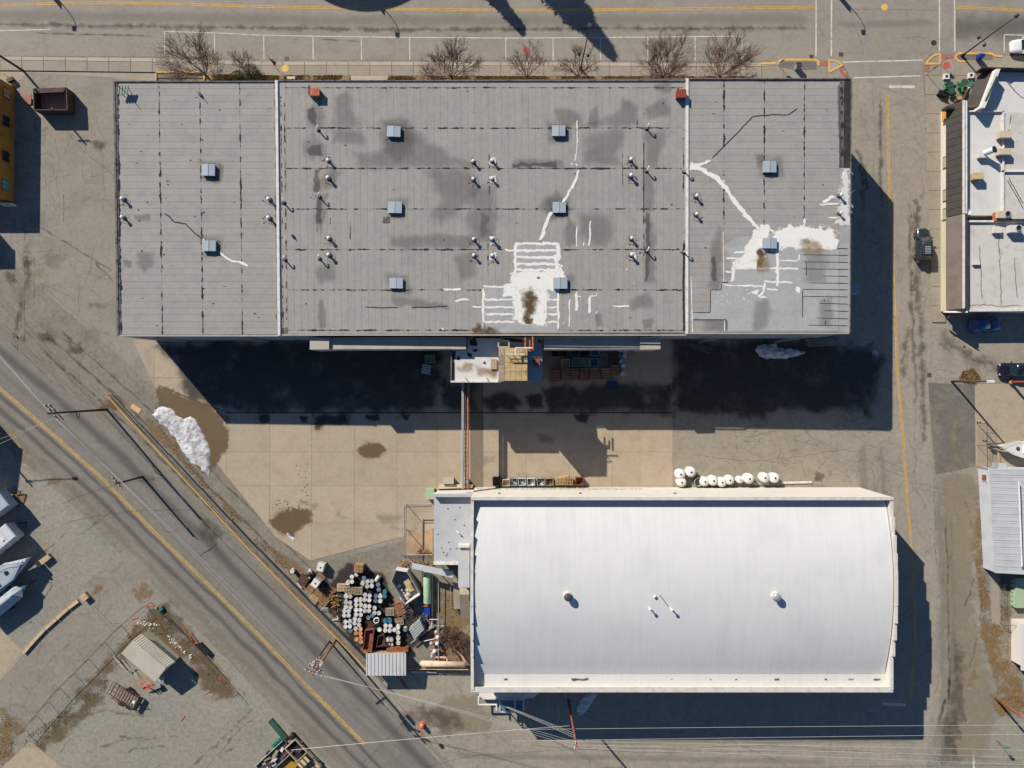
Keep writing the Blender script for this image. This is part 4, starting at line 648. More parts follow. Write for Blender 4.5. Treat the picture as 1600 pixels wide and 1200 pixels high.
blob(WH, 'rust_stain', [(1182,392),(1190,386),(1197,394),(1192,412),(1185,420)], 'rust_stain', Rx(.036), .05); blob(WH, 'rust_stain', [(1182,398),(1204,400),(1200,425),(1186,428)], 'rust_soft', Rx(.0365)); blob(WH, 'rust_stain', [(1250,374),(1264,368),(1280,380),(1290,392),(1270,402),(1252,396)], 'rust_soft', Rx(.036)); blob(WH, 'rust_stain', [(1252,374),(1264,370),(1266,380),(1254,382)], 'rust_soft', Rx(.037))
for u, v in ((845,378),(842,434),(1000,395),(512,372)): blob(WH, 'rust_stain', [(u-2, v-1), (u+2, v-1.5), (u+2, v+1.5), (u-2, v+1.5)], 'rust_stain', Rx(.037))
# gallery along the south wall
def pbox(name, m, px, z1, z0, par, tilt=None):
    return MB().slab([G(u, v, z1) for u, v in px], z1-z0).build(name, m, par)
for u0, u1 in ((514.4,728),(850,1000)):
    pbox('gallery', 'gallery', [(u0,527.4),(u1,527),(u1,545.6),(u0,546)], 9.05, 5.6, WH)
for u0, u1 in ((484,514),(1000.4,1032)): pbox('gallery_head', 'gallery', [(u0,527.6),(u1,527.2),(u1,545.6),(u0,546.2)], 9.45, 4.5, WH)
for u0, u1 in ((514.4,704),(850,1000)): pbox('gallery_rail', 'metal', [(u0,544.6),(u1,544.2),(u1,545.2),(u0,545.6)], 9.13, 9.05, WH)
# boxes on the walls
pbox('wall_cabinet', 'blue_metal', [(1330,443),(1344,443),(1344,458.5),(1330,458.5)], 8.0, 6.9, WH)
for u in (240, 380, 1120, 1250): pbox('downpipe', 'metal', [(u,526.6),(u+2,526.6),(u+2,529.4),(u,529.4)], 9.0, 0.0, WH)
pbox('dock', 'retwall', [(1262,529),(1312,527),(1306,540),(1268,541)], 1.1, 0.0, WH)
# roof annex with the headhouse
AX = thing('annex', 'cream flat-roofed annex with a plywood-topped head house beside warehouse gallery', 'annex', G(770,565,0))
pbox('wall', 'whall', [(706,549),(845,549),(845,595),(706,595)], 7.55, 0.0, AX)
def gq(px, z): return [G(u, v, z) for u, v in px]
MB().slab(gq([(704,547),(730,547),(731,528.5),(783,528.5),(783,597.5),(704,597.5)], 8.0), .44).build('roof', 'mem_white', AX)
pbox('parapet', 'white_trim', [(704,594.6),(778,594.6),(778,597.6),(704,597.6)], 8.3, 8.001, AX); pbox('parapet', 'coping', [(704,546),(706,546),(706,594.4),(704,594.4)], 8.3, 8.001, AX)
pbox('coping', 'wood_dk', [(706.3,566),(710,566),(710,594),(706.3,594)], 8.06, 8.002, AX)
for px in ([(733,530),(744,528),(744,540),(736,540)], [(706,549),(712,549),(711,560),(706,562)], [(738,546),(746,545),(745,549),(739,549)], [(730,551),(738,553),(737,559),(731,556)], [(714,558),(719,557),(718,563),(714,562)]): blob(AX, 'tar_dab', px, 'tar_solid', 8.006, .15)
for px in ([(740,570),(775,575),(778,592),(745,588)], [(712,570),(740,568),(742,582),(712,580)], [(760,579),(778,577),(776,594),(764,590)]): blob(AX, 'rust_stain', px, 'rust_soft', 8.009, .1)
pbox('roof_hatch', 'wood_grey', [(767,561),(776,561),(776,577),(767,577)], 8.25, 8.001, AX)
MB().cyl(*G2(754.5,564,8.2), 8.0, 8.25, .16).build('roof_pipe', 'white_plastic', AX)
for u in (727, 760): MB().tube(G(u,590,8.2), G(u+4,596,8.4), .05).build('stay', 'metal_dk', AX)
HZ = 11.2
pbox('head_house', 'gallery', [(779,544.4),(823,544.4),(823,594.6),(779,594.6)], HZ-.1, 8.002, AX)
for i in range(4):
    u = 788.3+i*9.0; 
    for j in range(3): pbox('plywood_panel', 'ply', [(u,552+j*14.4),(u+8.6,552+j*14.4),(u+8.6,552+j*14.4+14),(u,552+j*14.4+14)], HZ+.02, HZ-.1, AX)
pbox('plywood_panel', 'ply', [(788.3,543.5),(824,543.5),(824,551.6),(788.3,551.6)], HZ+.015, HZ-.1, AX)
for j in range(4): pbox('plywood_panel', 'wood_grey', [(779,543.5+j*13.2),(787.8,543.5+j*13.2),(787.8,543.5+j*13.2+12.8),(779,543.5+j*13.2+12.8)], HZ+.03, HZ-.1, AX)
pbox('lean_to', 'blue_metal', [(824.4,543),(847,543),(847,594.5),(824.4,594.5)], 7.9, 7.56, AX)
b = MB(); P = [(791,553.6),(820,553.6)]
for k in range(4): b.tube(G(791+k*9.6,553.6,HZ), G(791+k*9.6,553.6,HZ+.95), .045)
b.tube(G(791,553.6,HZ+.95), G(820,553.6,HZ+.95), .07); b.tube(G(791,553.6,HZ+.5), G(820,553.6,HZ+.5), .04); b.build('guard_rail', 'white_trim', AX)
b = MB(); b.tube(G(805.5,553.5,HZ+.9), G(805.5,543.5,HZ+.9), .09); b.tube(G(805,543.8,HZ+.9), G(832,543.8,HZ+.9), .09); b.build('pipe', 'white_trim', AX)
for k, px in enumerate(([(808,545.5),(831,545.5)], [(808,548),(831,548)], [(821,545),(821,527)], [(828,545),(828,531)], [(833,547),(832.5,526)])):
    MB().path([G(u, v, HZ-.3+.1*k) for u, v in px], .1, 8).build('pipe', 'rust_or', AX)
b = MB()
for q in ([(779,532.5),(795.5,532.5)], [(779,542.6),(795.5,542.6)], [(779,532.5),(779,542.6)], [(795.5,532.5),(795.5,542.6)]): b.tube(G(*q[0], 9.5), G(*q[1], 9.5), .1)
for q in ((779,532.5),(795.5,532.5),(779,542.6),(795.5,542.6)): b.tube(G(*q, 9.5), (*G2(*q, 9.5), 8.0), .05)
b.build('pipe_frame', 'gallery', AX)
pbox('platform', 'gallery', [(783.2,527),(848,527),(848,542.6),(783.2,542.6)], 7.95, 7.6, AX)
for px in ([(786,528),(815,530),(818,534),(790,533)], [(842,530),(848,536),(840,534)]): blob(AX, 'tar_dab', px, 'tar_solid', 7.956, .2)
MB().obox(*G2(838.5,566,8.2), 7.9, .8, .9, .35, .1).build('red_box', 'rust', AX)
# pipe bridge
BR = thing('pipe_bridge', 'narrow rusty steel pipe bridge spanning the yard between both warehouses', 'pipe bridge', G(727,680,5.0))
zb = 5.0
for u, m, r in ((731.2,'rust_or',.11),(727.5,'rust_dk',.1),(724.3,'metal',.07),(722.2,'galv',.05)): MB().path([G(u,598,zb), G(u,764,zb)], r, 8).build('pipe', m, BR)
for u in (723, 731.6): MB().box(*G2(u-.5,765,zb-.25), zb-.32, *G2(u+.5,597,zb-.25), zb-.14).build('beam', 'rust', BR)
b = MB()
for k in range(24): v = 600+k*7.1; b.box(*G2(722.2,v+.7,zb-.1), zb-.14, *G2(732.4,v,zb-.1), zb-.105)
b.build('tread', 'rust_dk', BR)
# ================================================================== the white arched warehouse
AW = thing('arched_warehouse', 'white warehouse with shallow barrel roof and stepped white parapets', 'warehouse', (21, -26, 0))
X0, X1 = -5.2, 48.5; YN = -177*0.912/11.2; YS = -482*0.912/11.2; YC = (YN+YS+1.9)/2; HALF = (YN-YS-1.9)/2
ZE, ZP, RISE = 7.5, 8.8, 2.2
def arch(y):
    t = (y-YC)/HALF; return ZE+RISE*(1-t*t)
b = MB(); vs = []; fs = []; n = 36; nxs = 28
ya, yb = YN-.35, YS+1.85
for j in range(n+1):
    y = ya+(yb-ya)*j/n
    for i in range(nxs+1): vs.append((X0+.45+(X1-X0-.9)*i/nxs, y, max(ZE+.02, arch(y))))
for j in range(n):
    for i in range(nxs): q = j*(nxs+1)+i; fs.append((q, q+nxs+1, q+nxs+2, q+1))
b.add(vs, fs).build('roof', 'arch', AW, smooth=True)
MB().box(X0+.31, YS+.31, 6.9, X1-.31, YN-.31, ZE).build('roof_gutter', 'arch', AW)
MB().box(X0, YN-.3, 0, X1, YN, ZP).build('wall', 'white_wall', AW); MB().box(X0, YS, 0, X1, YS+.3, ZP-.25).build('wall', 'white_wall', AW)
MB().box(X0-.05, YN-.36, ZP, X1+.05, YN+.04, ZP+.07).build('coping', 'arch_cap', AW); MB().box(X0-.05, YS-.02, ZP-.25, X1+.05, YS+.62, ZP-.12).build('coping', 'arch_cap', AW); MB().box(X0-.02, YS-.07, ZP-.32, X1+.02, YS-.02, ZP-.14).build('coping', 'brick', AW)
for xa, xb in ((X0, X0+.3), (X1-.3, X1)):
    MB().box(xa, YS+.301, 0, xb, YN-.301, ZE-.2).build('wall', 'white_wall', AW); k = 11
    for i in range(k):
        y0 = YS+.302+(YN-YS-.604)*i/k; y1 = YS+.302+(YN-YS-.604)*(i+1)/k; z = max(ZP-.1, max(arch(y0), arch(y1))+.12)
        MB().box(xa, y0+.002, ZE-.2, xb, y1-.002, z).build('gable_step', 'white_wall', AW); MB().box(xa-.05, y0+.004, z, xb+.05, y1-.004, z+.07).build('coping', 'arch_cap', AW)
pass
for u, w in ((906,14),(1110,1.2),(1050,2),(1330,5),(1370,6),(1214,4),(790,3),(1290,2.4),(1150,2)):
    blob(AW, 'grime', [(u-w,1060.5),(u+w,1060),(u+w*.9,1063),(u-w*.8,1063)], 'rust_stain', ZE+.05, .2)
for u0, u1, a in ((745,1385,.4),):
    b = MB(); stroke_mb(b, [(u0,781),(u1,781)], 5, ZE+.05, .3, 10); b.build('grime', 'roof_stain_dk', AW)
for u, v in ((763,955),(906,940)): pass
# soot shadows of old dirt on the barrel roof
for _ in range(0): pass
# band on north wall: green drip line, scuppers
b = MB()
for u in range(746, 1000, 3): 
    x = G2(u, 764, .3)[0]; b.box(x, YN+.002, 1.1+random.uniform(-.2,.2), x+.26, YN+.006, 1.9+random.uniform(-.3,.5))
b.build('algae_band', 'green_lt', AW)
for u in (780, 907, 1055): x = G2(u, 771, 6)[0]; MB().box(x-.15, YN+.002, 5.6, x+.15, YN+.12, 5.9).build('scupper', 'dark_iron', AW)
for u0, u1, z in ((735,1060,7.9),(980,1060,4.4),(1035,1095,5.0)): MB().box(G2(u0,770,z)[0], YN+.002, z, G2(u1,770,z)[0], YN+.05, z+.06).build('conduit', 'white_trim', AW)
# lean-to at its west end
LT = thing('lean_to', 'flat pale-roofed brick lean-to against the barrel-roofed warehouse', 'lean-to', G(705,828,0))
q = gq([(678,774),(734.6,772.5),(734.6,880.5),(678,880.5)], 4.6)
LW = [(p[0], p[1]) for p in q]; xm = X0-.06
LW = [(LW[0][0], LW[0][1]), (xm, LW[1][1]), (xm, LW[2][1]), (LW[3][0], LW[3][1])]
MB().prism(LW, 0, 4.6).build('wall', 'white_wall', LT); MB().prism([(x*.999, y) for x, y in LW], 4.602, 4.66).build('roof', 'blue_roof', LT)
MB().box(LW[0][0]-.03, LW[0][1]-.02, 4.0, xm-.01, LW[0][1]+.3, 5.5).build('parapet', 'white_wall', LT); MB().box(LW[3][0]-.02, LW[3][1]-.1, 4.661, xm-1.3, LW[3][1]+.25, 4.9).build('coping', 'white_trim', LT)
MB().box(LW[0][0]-.06, LW[0][1]-.06, 5.5, xm-.01, LW[0][1]+.34, 5.56).build('coping', 'blue_roof', LT)
for _ in range(16): u, v = random.uniform(684,730), random.uniform(790,870); blob(LT, 'tar_dab', [(u-1, v-.6), (u+1, v-.8), (u+1.4, v+.6), (u-.8, v+.8)], 'tar_solid', 4.668, .3)
MB().tube(G(713,830,4.66), G(717,833,5.3), .06).build('vent_pipe', 'galv', LT)
pbox('passage', 'blue_roof', [(716,856),(733.5,856),(733.5,918),(716,918)], 5.2, 0.0, LT); pbox('passage_head', 'white_trim', [(716,851.5),(733.5,851.5),(733.5,855.6),(716,855.6)], 5.6, 4.7, LT)
pbox('lower_roof', 'shingle_br', [(718,930),(733,930),(732,965.5),(720,965.5)], 2.8, 2.5, LT)
pbox('ramp', 'walk', [(708,906),(719,908),(719.5,951.5),(709,951.5)], 0.9, 0.0, LT); pbox('sill', 'tan_box', [(718,919),(733,919),(733,929.5),(718,929.5)], 2.0, 0.0, LT)
for k in range(10): MB().tube(G(704,909+k*4.4,.2), G(704,909+k*4.4,1.1), .04).build('rail_post', 'wood_grey', LT)
MB().tube(G(704,909,1.1), G(704,950,1.1), .05).build('rail', 'wood_grey', LT)
# ================================================================== things standing on the roofs
SK = thing('skylight', 'twin-pane skylight with pale blue panes on the grey warehouse roof', 'skylight', (0, 0, 0), 'skylights on the grey roof')
lx, ly, h = 1.62, 1.28, .36
MB().box(-lx/2, -ly/2, 0, lx/2, ly/2, h).build('curb', 'metal', SK)
for s in (-1, 1):
    MB().add([(s*.03, -ly/2-.05, h), (s*(lx/2+.05), -ly/2-.05, h), (s*(lx/2+.05), ly/2+.05, h), (s*.03, ly/2+.05, h), (s*.03, -ly/2-.05, h+.12), (s*(lx/2+.05), -ly/2-.05, h+.05), (s*(lx/2+.05), ly/2+.05, h+.05), (s*.03, ly/2+.05, h+.12)], [(0,1,2,3),(4,5,6,7),(0,1,5,4),(1,2,6,5),(2,3,7,6),(3,0,4,7)]).build('pane', 'glass_sky', SK)
MB().box(-.028, -ly/2-.06, h, .028, ly/2+.06, h+.16).build('mullion', 'metal', SK)
SKL = ['skylight nearest the orange-topped chimney box on the grey roof', 'skylight with a small dark square patch by its corner', 'skylight north of the two black tar strokes on the grey roof', 'skylight beside the top of the thin white streak', 'skylight linking two white coating streaks on the middle roof bay', 'skylight at the corner of the white-coated rectangle', 'skylight on the western roof bay without any streak', 'skylight with a dark tar repair on one side and a white streak on the other', 'skylight south of the bent black repair line', 'skylight in the white and silver coated roof corner']
SKP = [(616,207),(617.5,325),(619.5,443),(872.5,206),(873.5,325),(875,443),(327.5,267),(328.5,385),(1201,262),(1201,381)]
for i, (u, v) in enumerate(SKP):
    o = SK if i == 0 else dup(SK); o['label'] = SKL[i]; z = RZ(u)+.02; o.location = G(u, v, z); o.rotation_euler = (0, 0, random.uniform(-.03, .03)); q_ = random.uniform(.93, 1.05); o.scale = (q_, random.uniform(.94, 1.06), random.uniform(.8, 1.2))
    for k in range(4): a = random.choice([(-14, -11, 14, -11), (-14, 11, 14, 11), (-14, -11, -14, 11), (14, -11, 14, 11)]); stroke(WH, 'tar_dab', [(u+a[0]+random.uniform(-2, 2), v+a[1]), (u+a[2]*random.uniform(.3, 1), v+a[3]*random.uniform(.4, 1))], 2.2, 'tar', Rx(.0192), .5, 4)
    blob(WH, 'damp_stain', [(u+random.uniform(-22, -14), v-16), (u+20, v-15), (u+random.uniform(15, 26), v+16), (u-12, v+17)], 'roof_stain', Rx(.0215))
VT = thing('roof_vent', 'white-capped mushroom vent pipe on the grey warehouse roof', 'roof vent', (0, 0, 0), 'mushroom vents on the grey roof')
MB().lathe(0, 0, [(.36, 0), (.34, .06), (.2, .22), (.17, .24)]).build('flashing', 'metal_dk', VT); MB().cyl(0, 0, .2, .86, .15, n=12).build('pipe', 'metal', VT, True); MB().lathe(0, 0, [(.26, .84), (.26, .9), (.12, 1.02), (.03, 1.04)]).build('cap', 'galv', VT)
b = MB()
for k in range(4): a = .6+k*pi/2; b.tube((cos(a)*.85, sin(a)*.85, 0), (cos(a)*.15, sin(a)*.15, .7), .022, n=4)
b.build('stay', 'metal_dk', VT)
VTP = [(188,309),(188,338),(418,309.5),(418,339),(511,248.5),(511,276),(512,371),(512,397),(739,250),(739,278),(740,372.5),(740,398),(769,249),(769,277),(769,372),(769,398),(987,247),(987,272.5),(988,371),(988,397),(1090,304.5),(1090,333),(1316.5,303),(1316.5,331)]
for i, (u, v) in enumerate(VTP):
    o = VT if i == 0 else dup(VT); z = RZ(u)+.02; x, y, _ = G(u, v, z+1.0)
    w_ = 'beside the west roof edge coping' if u < 200 else 'just west of the western fire wall' if u < 430 else ('in the western column of the middle bay, ' if u < 600 else 'in the central cluster of the middle bay, ' if u < 800 else 'in the eastern column of the middle bay, ')+('northern set' if v < 320 else 'southern set') if u < 1000 else 'just east of the eastern fire wall' if u < 1200 else 'on the white-coated east roof edge'
    o['label'] = 'white-capped mushroom vent '+w_; o['group'] = 'mushroom vents '+w_; o.location = (x, y, z); o.rotation_euler = (0, 0, random.uniform(0, 1.5)); q_ = random.uniform(.72, .95); o.scale = (q_, q_, q_)
    for k in range(5): a = random.uniform(0, 6.3); stroke(WH, 'tar_dab', [(u+4*cos(a), v+5+4*sin(a)), (u+random.uniform(6, 11)*cos(a), v+5+random.uniform(6, 11)*sin(a))], random.uniform(1.8, 3.6), 'tar_solid', Rx(.0194), .3, 3)
    if i in (12, 13, 14, 15, 19): blob(WH, 'white_coating', [(u-5, v-2), (u+6, v-3), (u+7, v+8), (u-4, v+9)], 'whitethin', Rx(.0345))
GN = thing('gooseneck_vent', 'white gooseneck vent pipe on the grey warehouse roof', 'roof vent', (0, 0, 0), 'gooseneck vents on the grey roof')
MB().lathe(0, 0, [(.26, 0), (.24, .05), (.09, .16)]).build('flashing', 'black', GN)
MB().path([(0, 0, .1), (0, 0, .85), (.04, .08, 1.0), (.09, .2, 1.05), (.14, .33, 1.0), (.15, .37, .86)], .085, 8).build('pipe', 'white_plastic', GN)
GNP = [(494.5,199.5),(496.5,305),(496.5,402.5),(1012.5,197),(1012.5,264),(1012.5,390.5),(1071,392),(440,314),(442,404),(1072,265)]
for i, (u, v) in enumerate(GNP):
    o = GN if i == 0 else dup(GN); z = RZ(u)+.02; x, y, _ = G(u, v, z+1.0); o.location = (x, y, z)
for i, (u, v, m, lab) in enumerate(((491,142.5,'rust_or','orange-topped square chimney box near the rusty warehouse roof edge'), (1065,145.5,'red_pt','red square chimney box beside the white fire wall on the roof'))):
    z = RZ(u)+.02; t = thing('roof_box', lab, 'chimney', G(u, v, z)); MB().obox(*G2(u, v, z+.9), z, 1.1, .9, .75).build('housing', m, t); MB().obox(*G2(u, v, z+.9), z+.75, 1.22, 1.0, .07).build('cap', m, t)
    MB().obox(G2(u-6.4, v+1, z)[0], G2(u, v+1, z)[1], z, .1, 1.1, .7).build('side_louvre', 'rust_dk', t)
z = RZ(194); t = thing('antenna_mast', 'small yellow-green floodlight frame on the roof corner', 'antenna', G(196, 143, z)); x, y, _ = G(197, 144, z)
b = MB()
for s in (-1, 1):
    for q in (-1, 1): b.tube((x+s*.4, y+q*.4, z), (x+s*.2, y+q*.2, z+.7), .04, n=4)
b.tube((x, y, z+.6), (x, y, z+1.9), .04); b.build('mast', 'metal_dk', t)
b = MB()
for k in range(4): b.tube((x-.6+k*.35, y-.55, z+.66), (x-.4+k*.35, y+.5, z+.8), .12, n=6)
b.build('floodlight', 'green_lt', t)
for i, (u, v, hh) in enumerate(((313,148,.9),(457,368,.6),(1222,344,.0))):
    if not hh: continue
    z = RZ(u)+.02; t = thing('weather_mast' if i == 0 else 'guyed_pipe', 'short grey mast with a cone on the warehouse roof seam' if i == 0 else 'short thin pipe left of a mushroom vent on the grey roof', 'mast', G(u, v, z)); x, y, _ = G(u, v, z)
    MB().tube((x, y, z), (x, y, z+hh), .05).build('pipe', 'metal_dk', t); MB().lathe(x, y, [(.2, z), (.16, z+.3), (.02, z+.45)], 8).build('cone', 'metal', t)
# vents on the barrel roof
for i, (u, v, lab) in enumerate(((887,932,'dark weathered round ventilator on the white barrel roof'), (1213,932,'grey domed ventilator with bright shoulder on the white barrel roof'))):
    y = G2(u, v, 11)[1]; z = arch(y)-.04; t = thing('ventilator', lab, 'ventilator', G(u, v, z)); x, y, _ = G(u, v, z+.5)
    MB().lathe(x, y, [(.52, z), (.5, z+.3), (.4, z+.35)], 16).build('base', 'white_trim', t); MB().lathe(x, y, [(.34, z+.3), (.34, z+.7), (.5, z+.72), (.5, z+.9), (.36, z+1.05), (.12, z+1.12)], 16).build('hood', 'metal_dk' if i == 0 else 'metal', t)
for i, (u, v, hh) in enumerate(((1016,952,.8),(1050,953,.8),(1023,932,.2))):
    y = G2(u, v, 10.6)[1]; z = arch(y)-.04; x, y, _ = G(u, v, z+hh); t = MB().cyl(x, y, z, z+hh, .09, n=8).lathe(x, y, [(.2, z+hh), (.2, z+hh+.1), (.05, z+hh+.2)], 10)
    one('vent_pipe', t, 'white_plastic', ('white capped pipe on the barrel roof, the western of two tall ones', 'white capped pipe on the barrel roof beside a lying rod', 'low white stub vent on the barrel roof')[i], 'vent pipe', (x, y, z))
y1, y2 = G2(1031,930,10.6)[1], G2(1044,947,10.6)[1]; p, q = G(1031,930,arch(y1)+.05), G(1044,947,arch(y2)+.05)
one('rod', MB().tube(p, q, .04), 'metal_dk', 'thin grey rod lying on the white barrel roof', 'rod', p)
# ================================================================== poles, wires, lamps
def wire(p, q, sag, lab, grp, r=.016, n=10):
    pts = []
    for i in range(n+1):
        t = i/n; pts.append((p[0]+(q[0]-p[0])*t, p[1]+(q[1]-p[1])*t, p[2]+(q[2]-p[2])*t-4*sag*t*(1-t)))
    return one('overhead_wire', MB().path(pts, r, 4), 'wire', lab, 'wire', p, grp)
def upole(u, v, h, lab, arms=(), r=.17, m='pole', az=0.0, extra=None):
    t = thing('utility_pole', lab, 'utility pole', G(u, v)); x, y, _ = G(u, v); c, s = cos(az), sin(az)
    MB().cyl(x, y, 0, h, r, r*.66, 12).build('pole', m, t, True)
    for za, L in arms:
        MB().obox(x+.16*-s, y+.16*c, za, L, .11, .13, az).build('crossarm', 'wood_dk', t)
        for k in (-1, -.45, .45, 1): MB().lathe(x-.16*s+c*k*L*.46, y+.16*c+s*k*L*.46, [(.05, za+.13), (.07, za+.22), (.05, za+.3)], 8).build('insulator', 'white_plastic', t)
    return t, (x, y), (c, s)
t1, p1, a1 = upole(167, 640, 12.8, 'tall utility pole with twin crossarms beside the diagonal road kerb', ((12.0, 2.6), (11.2, 2.6)), az=radians(-48))
MB().path([(p1[0], p1[1], 7), (p1[0]+.3, p1[1]-.6, 7.3), (p1[0]+.1, p1[1]-.9, 6.6), (p1[0], p1[1]-.2, 6.3)], .05).build('cable_loop', 'black', t1)
t2, p2, a2 = upole(223, 745, 7.0, 'short reddish utility pole with one crossarm beside the diagonal road', ((6.6, 1.9),), m='rust_dk', az=radians(-50))
t3, p3, a3 = upole(526, 999, 12.2, 'orange-brown utility pole crowded with transformers beside ribbed shed', ((11.6, 2.4), (10.6, 2.2)), m='pole_lt', az=radians(-20))
for k, (dx, dy) in enumerate(((.5,.3),(-.5,.25),(.05,-.6))): MB().lathe(p3[0]+dx, p3[1]+dy, [(.22, 9.2), (.24, 9.3), (.24, 10.1), (.12, 10.25)], 12).build('transformer', 'metal', t3)
MB().path([(p3[0]+cos(k)*.9, p3[1]+sin(k)*.9, 9.8+.2*sin(3*k)) for k in [i*.5 for i in range(12)]], .03, 4).build('cable_loop', 'wire', t3)
t5, p5, a5 = upole(515, 1002, 7.4, 'shorter dark pole with slanted brace next to the transformer pole', ((7.0, 1.5),), r=.13, az=radians(35))
t4, p4, a4 = upole(888, 1094, 12.8, 'reddish utility pole fanning out wires behind the barrel-roofed warehouse', ((12.2, .9),), m='rust', az=radians(80))
t6, p6, a6 = upole(1556, 1092, 9.5, 'brown utility pole standing in dry grass by the dirt lane', ((9.0, 1.6),), m='pole_lt')
t7, p7, a7 = upole(37, 111, 8.6, 'dark utility pole by the pavement next to the ochre building', ((8.2, 1.6),))
t8, p8, a8 = upole(-52, 640, 9.0, 'utility pole with long lamp arm west of the diagonal road', ((8.4, .8),))
MB().path([(p8[0], p8[1], 8.4), (p8[0]+2.4, p8[1]+1.0, 9.0), (p8[0]+5.6, p8[1]+1.2, 9.1)], .05).build('lamp_arm', 'metal_dk', t8); MB().obox(p8[0]+5.9, p8[1]+1.2, 9.0, .7, .3, .16).build('lamp_head', 'metal_dk', t8)
def sp(pp, aa, k, z): return (pp[0]+aa[0]*k, pp[1]+aa[1]*k, z)
for k in (-1.1, -.5, .5, 1.1):
    wire(sp(p1, a1, k, 12.3), sp(p3, a3, k*.9, 11.9), .5, 'thin pale wire strung along the diagonal road', 'wires along the diagonal road')
    wire(sp(p1, a1, k, 12.3), (-98, 42+k, 12.3), .5, 'thin pale wire running off from the twin-arm pole', 'wires beyond the twin-arm pole')
for k in (-.8, 0, .8): wire(sp(p3, a3, k, 11.8), sp(p4, a4, k*.4, 12.4), .6, 'thin pale wire from transformer pole to the reddish pole', 'wires across the cross road'); wire(sp(p4, a4, k*.5, 12.4), (105, -47.2+k*1.6, 12.4), .4, 'thin pale wire running along the cross road', 'wires along the cross road')
for v0, v1 in ((1126,1130),(1144,1143)): wire((*G2(800, v0+14, 8), 8), (105, (600-v1)*.92/11.2, 8), .2, 'pale wire crossing the shadow behind the white warehouse', 'wires behind the white warehouse', .02)
wire((*G2(455,1172,7), 7), (*G2(890,1134,8), 8), .2, 'pale wire from the parked pickup corner to the reddish pole', 'wires from the pickup corner', .02)
for dz in (0, .6, 1.2): wire((p4[0], p4[1], 9.5+dz), (*G2(755, 1090, 5), 5), .15, 'service wire dropping from reddish pole to the wall rack', 'service drops')
wire(sp(p1, a1, 0, 8), (*G2(-40, 700, 7), 7), .5, 'service wire crossing the diagonal road westward', 'service wires over the road'); wire(sp(p1, a1, .5, 11.4), (*G2(-60, 720, 8), 8), .5, 'service wire crossing the diagonal road westward', 'service wires over the road')
for lab, u, v, h, dx, dy in (('slim post with white round lamp by the driveway shadow',1487,596,7.6,1,0),):
    t = thing('lamp_post', lab, 'lamp post', G(u, v)); x, y, _ = G(u, v); MB().cyl(x, y, 0, h, .16, .11, 10).build('pole', 'pole', t, True); MB().obox(x+.35, y, h-.1, .9, .34, .2).build('lamp_head', 'white_plastic', t)
t = thing('barrier_post', 'red steel post with yellow base at the boat lot entrance', 'post', G(1578,597)); x, y, _ = G(1578,597); MB().cyl(x, y, 0, .5, .3, n=10).build('base', 'yellow', t); MB().cyl(x, y, .5, 5.5, .2, .14, 10).build('post', 'red_pt', t)
LP = thing('street_lamp', 'black gooseneck street lamp with twin lanterns by the main road', 'street lamp', (0, 0, 0), 'gooseneck lamps along the far kerb')
def lampparts(t, ban=True):
    MB().lathe(0, 0, [(.24, 0), (.22, .4), (.12, .6), (.1, 1.2)], 12).build('base', 'black', t); MB().cyl(0, 0, 1.1, 8.4, .1, .065, 10).build('pole', 'black', t)
    MB().path([(0, 0, 8.3), (.12, 0, 8.9), (.45, 0, 9.35), (.95, 0, 9.5), (1.4, 0, 9.35)], .055, 6).build('arm', 'black', t); MB().obox(1.45, 0, 9.1, .55, .42, .22).build('lamp_head', 'metal_dk', t)
    for s in (-1, 1):
        a = MB().path([(0, 0, 4.4), (0, s*.35, 4.55), (0, s*.62, 4.4)], .03, 5).build('lantern_arm', 'black', t); MB().lathe(0, s*.62, [(.1, 4.0), (.2, 4.1), (.17, 4.35), (.03, 4.45)], 10).build('lantern', 'black', a)
    if ban: MB().box(.12, -.015, 5.6, .85, .015, 7.5).build('banner', 'banner', t)
lampparts(LP)
LP.location = (*G2(10,-96), .1); LP.rotation_euler = (0, 0, -pi/2)
for u, v in ((515,-86),(1243,-90)): dup(LP, (*G2(u, v), .1), -pi/2)
t = dup(LP, (*G2(907,108), .135), radians(80), 'gooseneck street lamp with twin lanterns among the bare trees'); del t['group']
t = dup(LP, (*G2(1502,88), .15), radians(35), 'gooseneck street lamp with teal banner at the street corner'); del t['group']
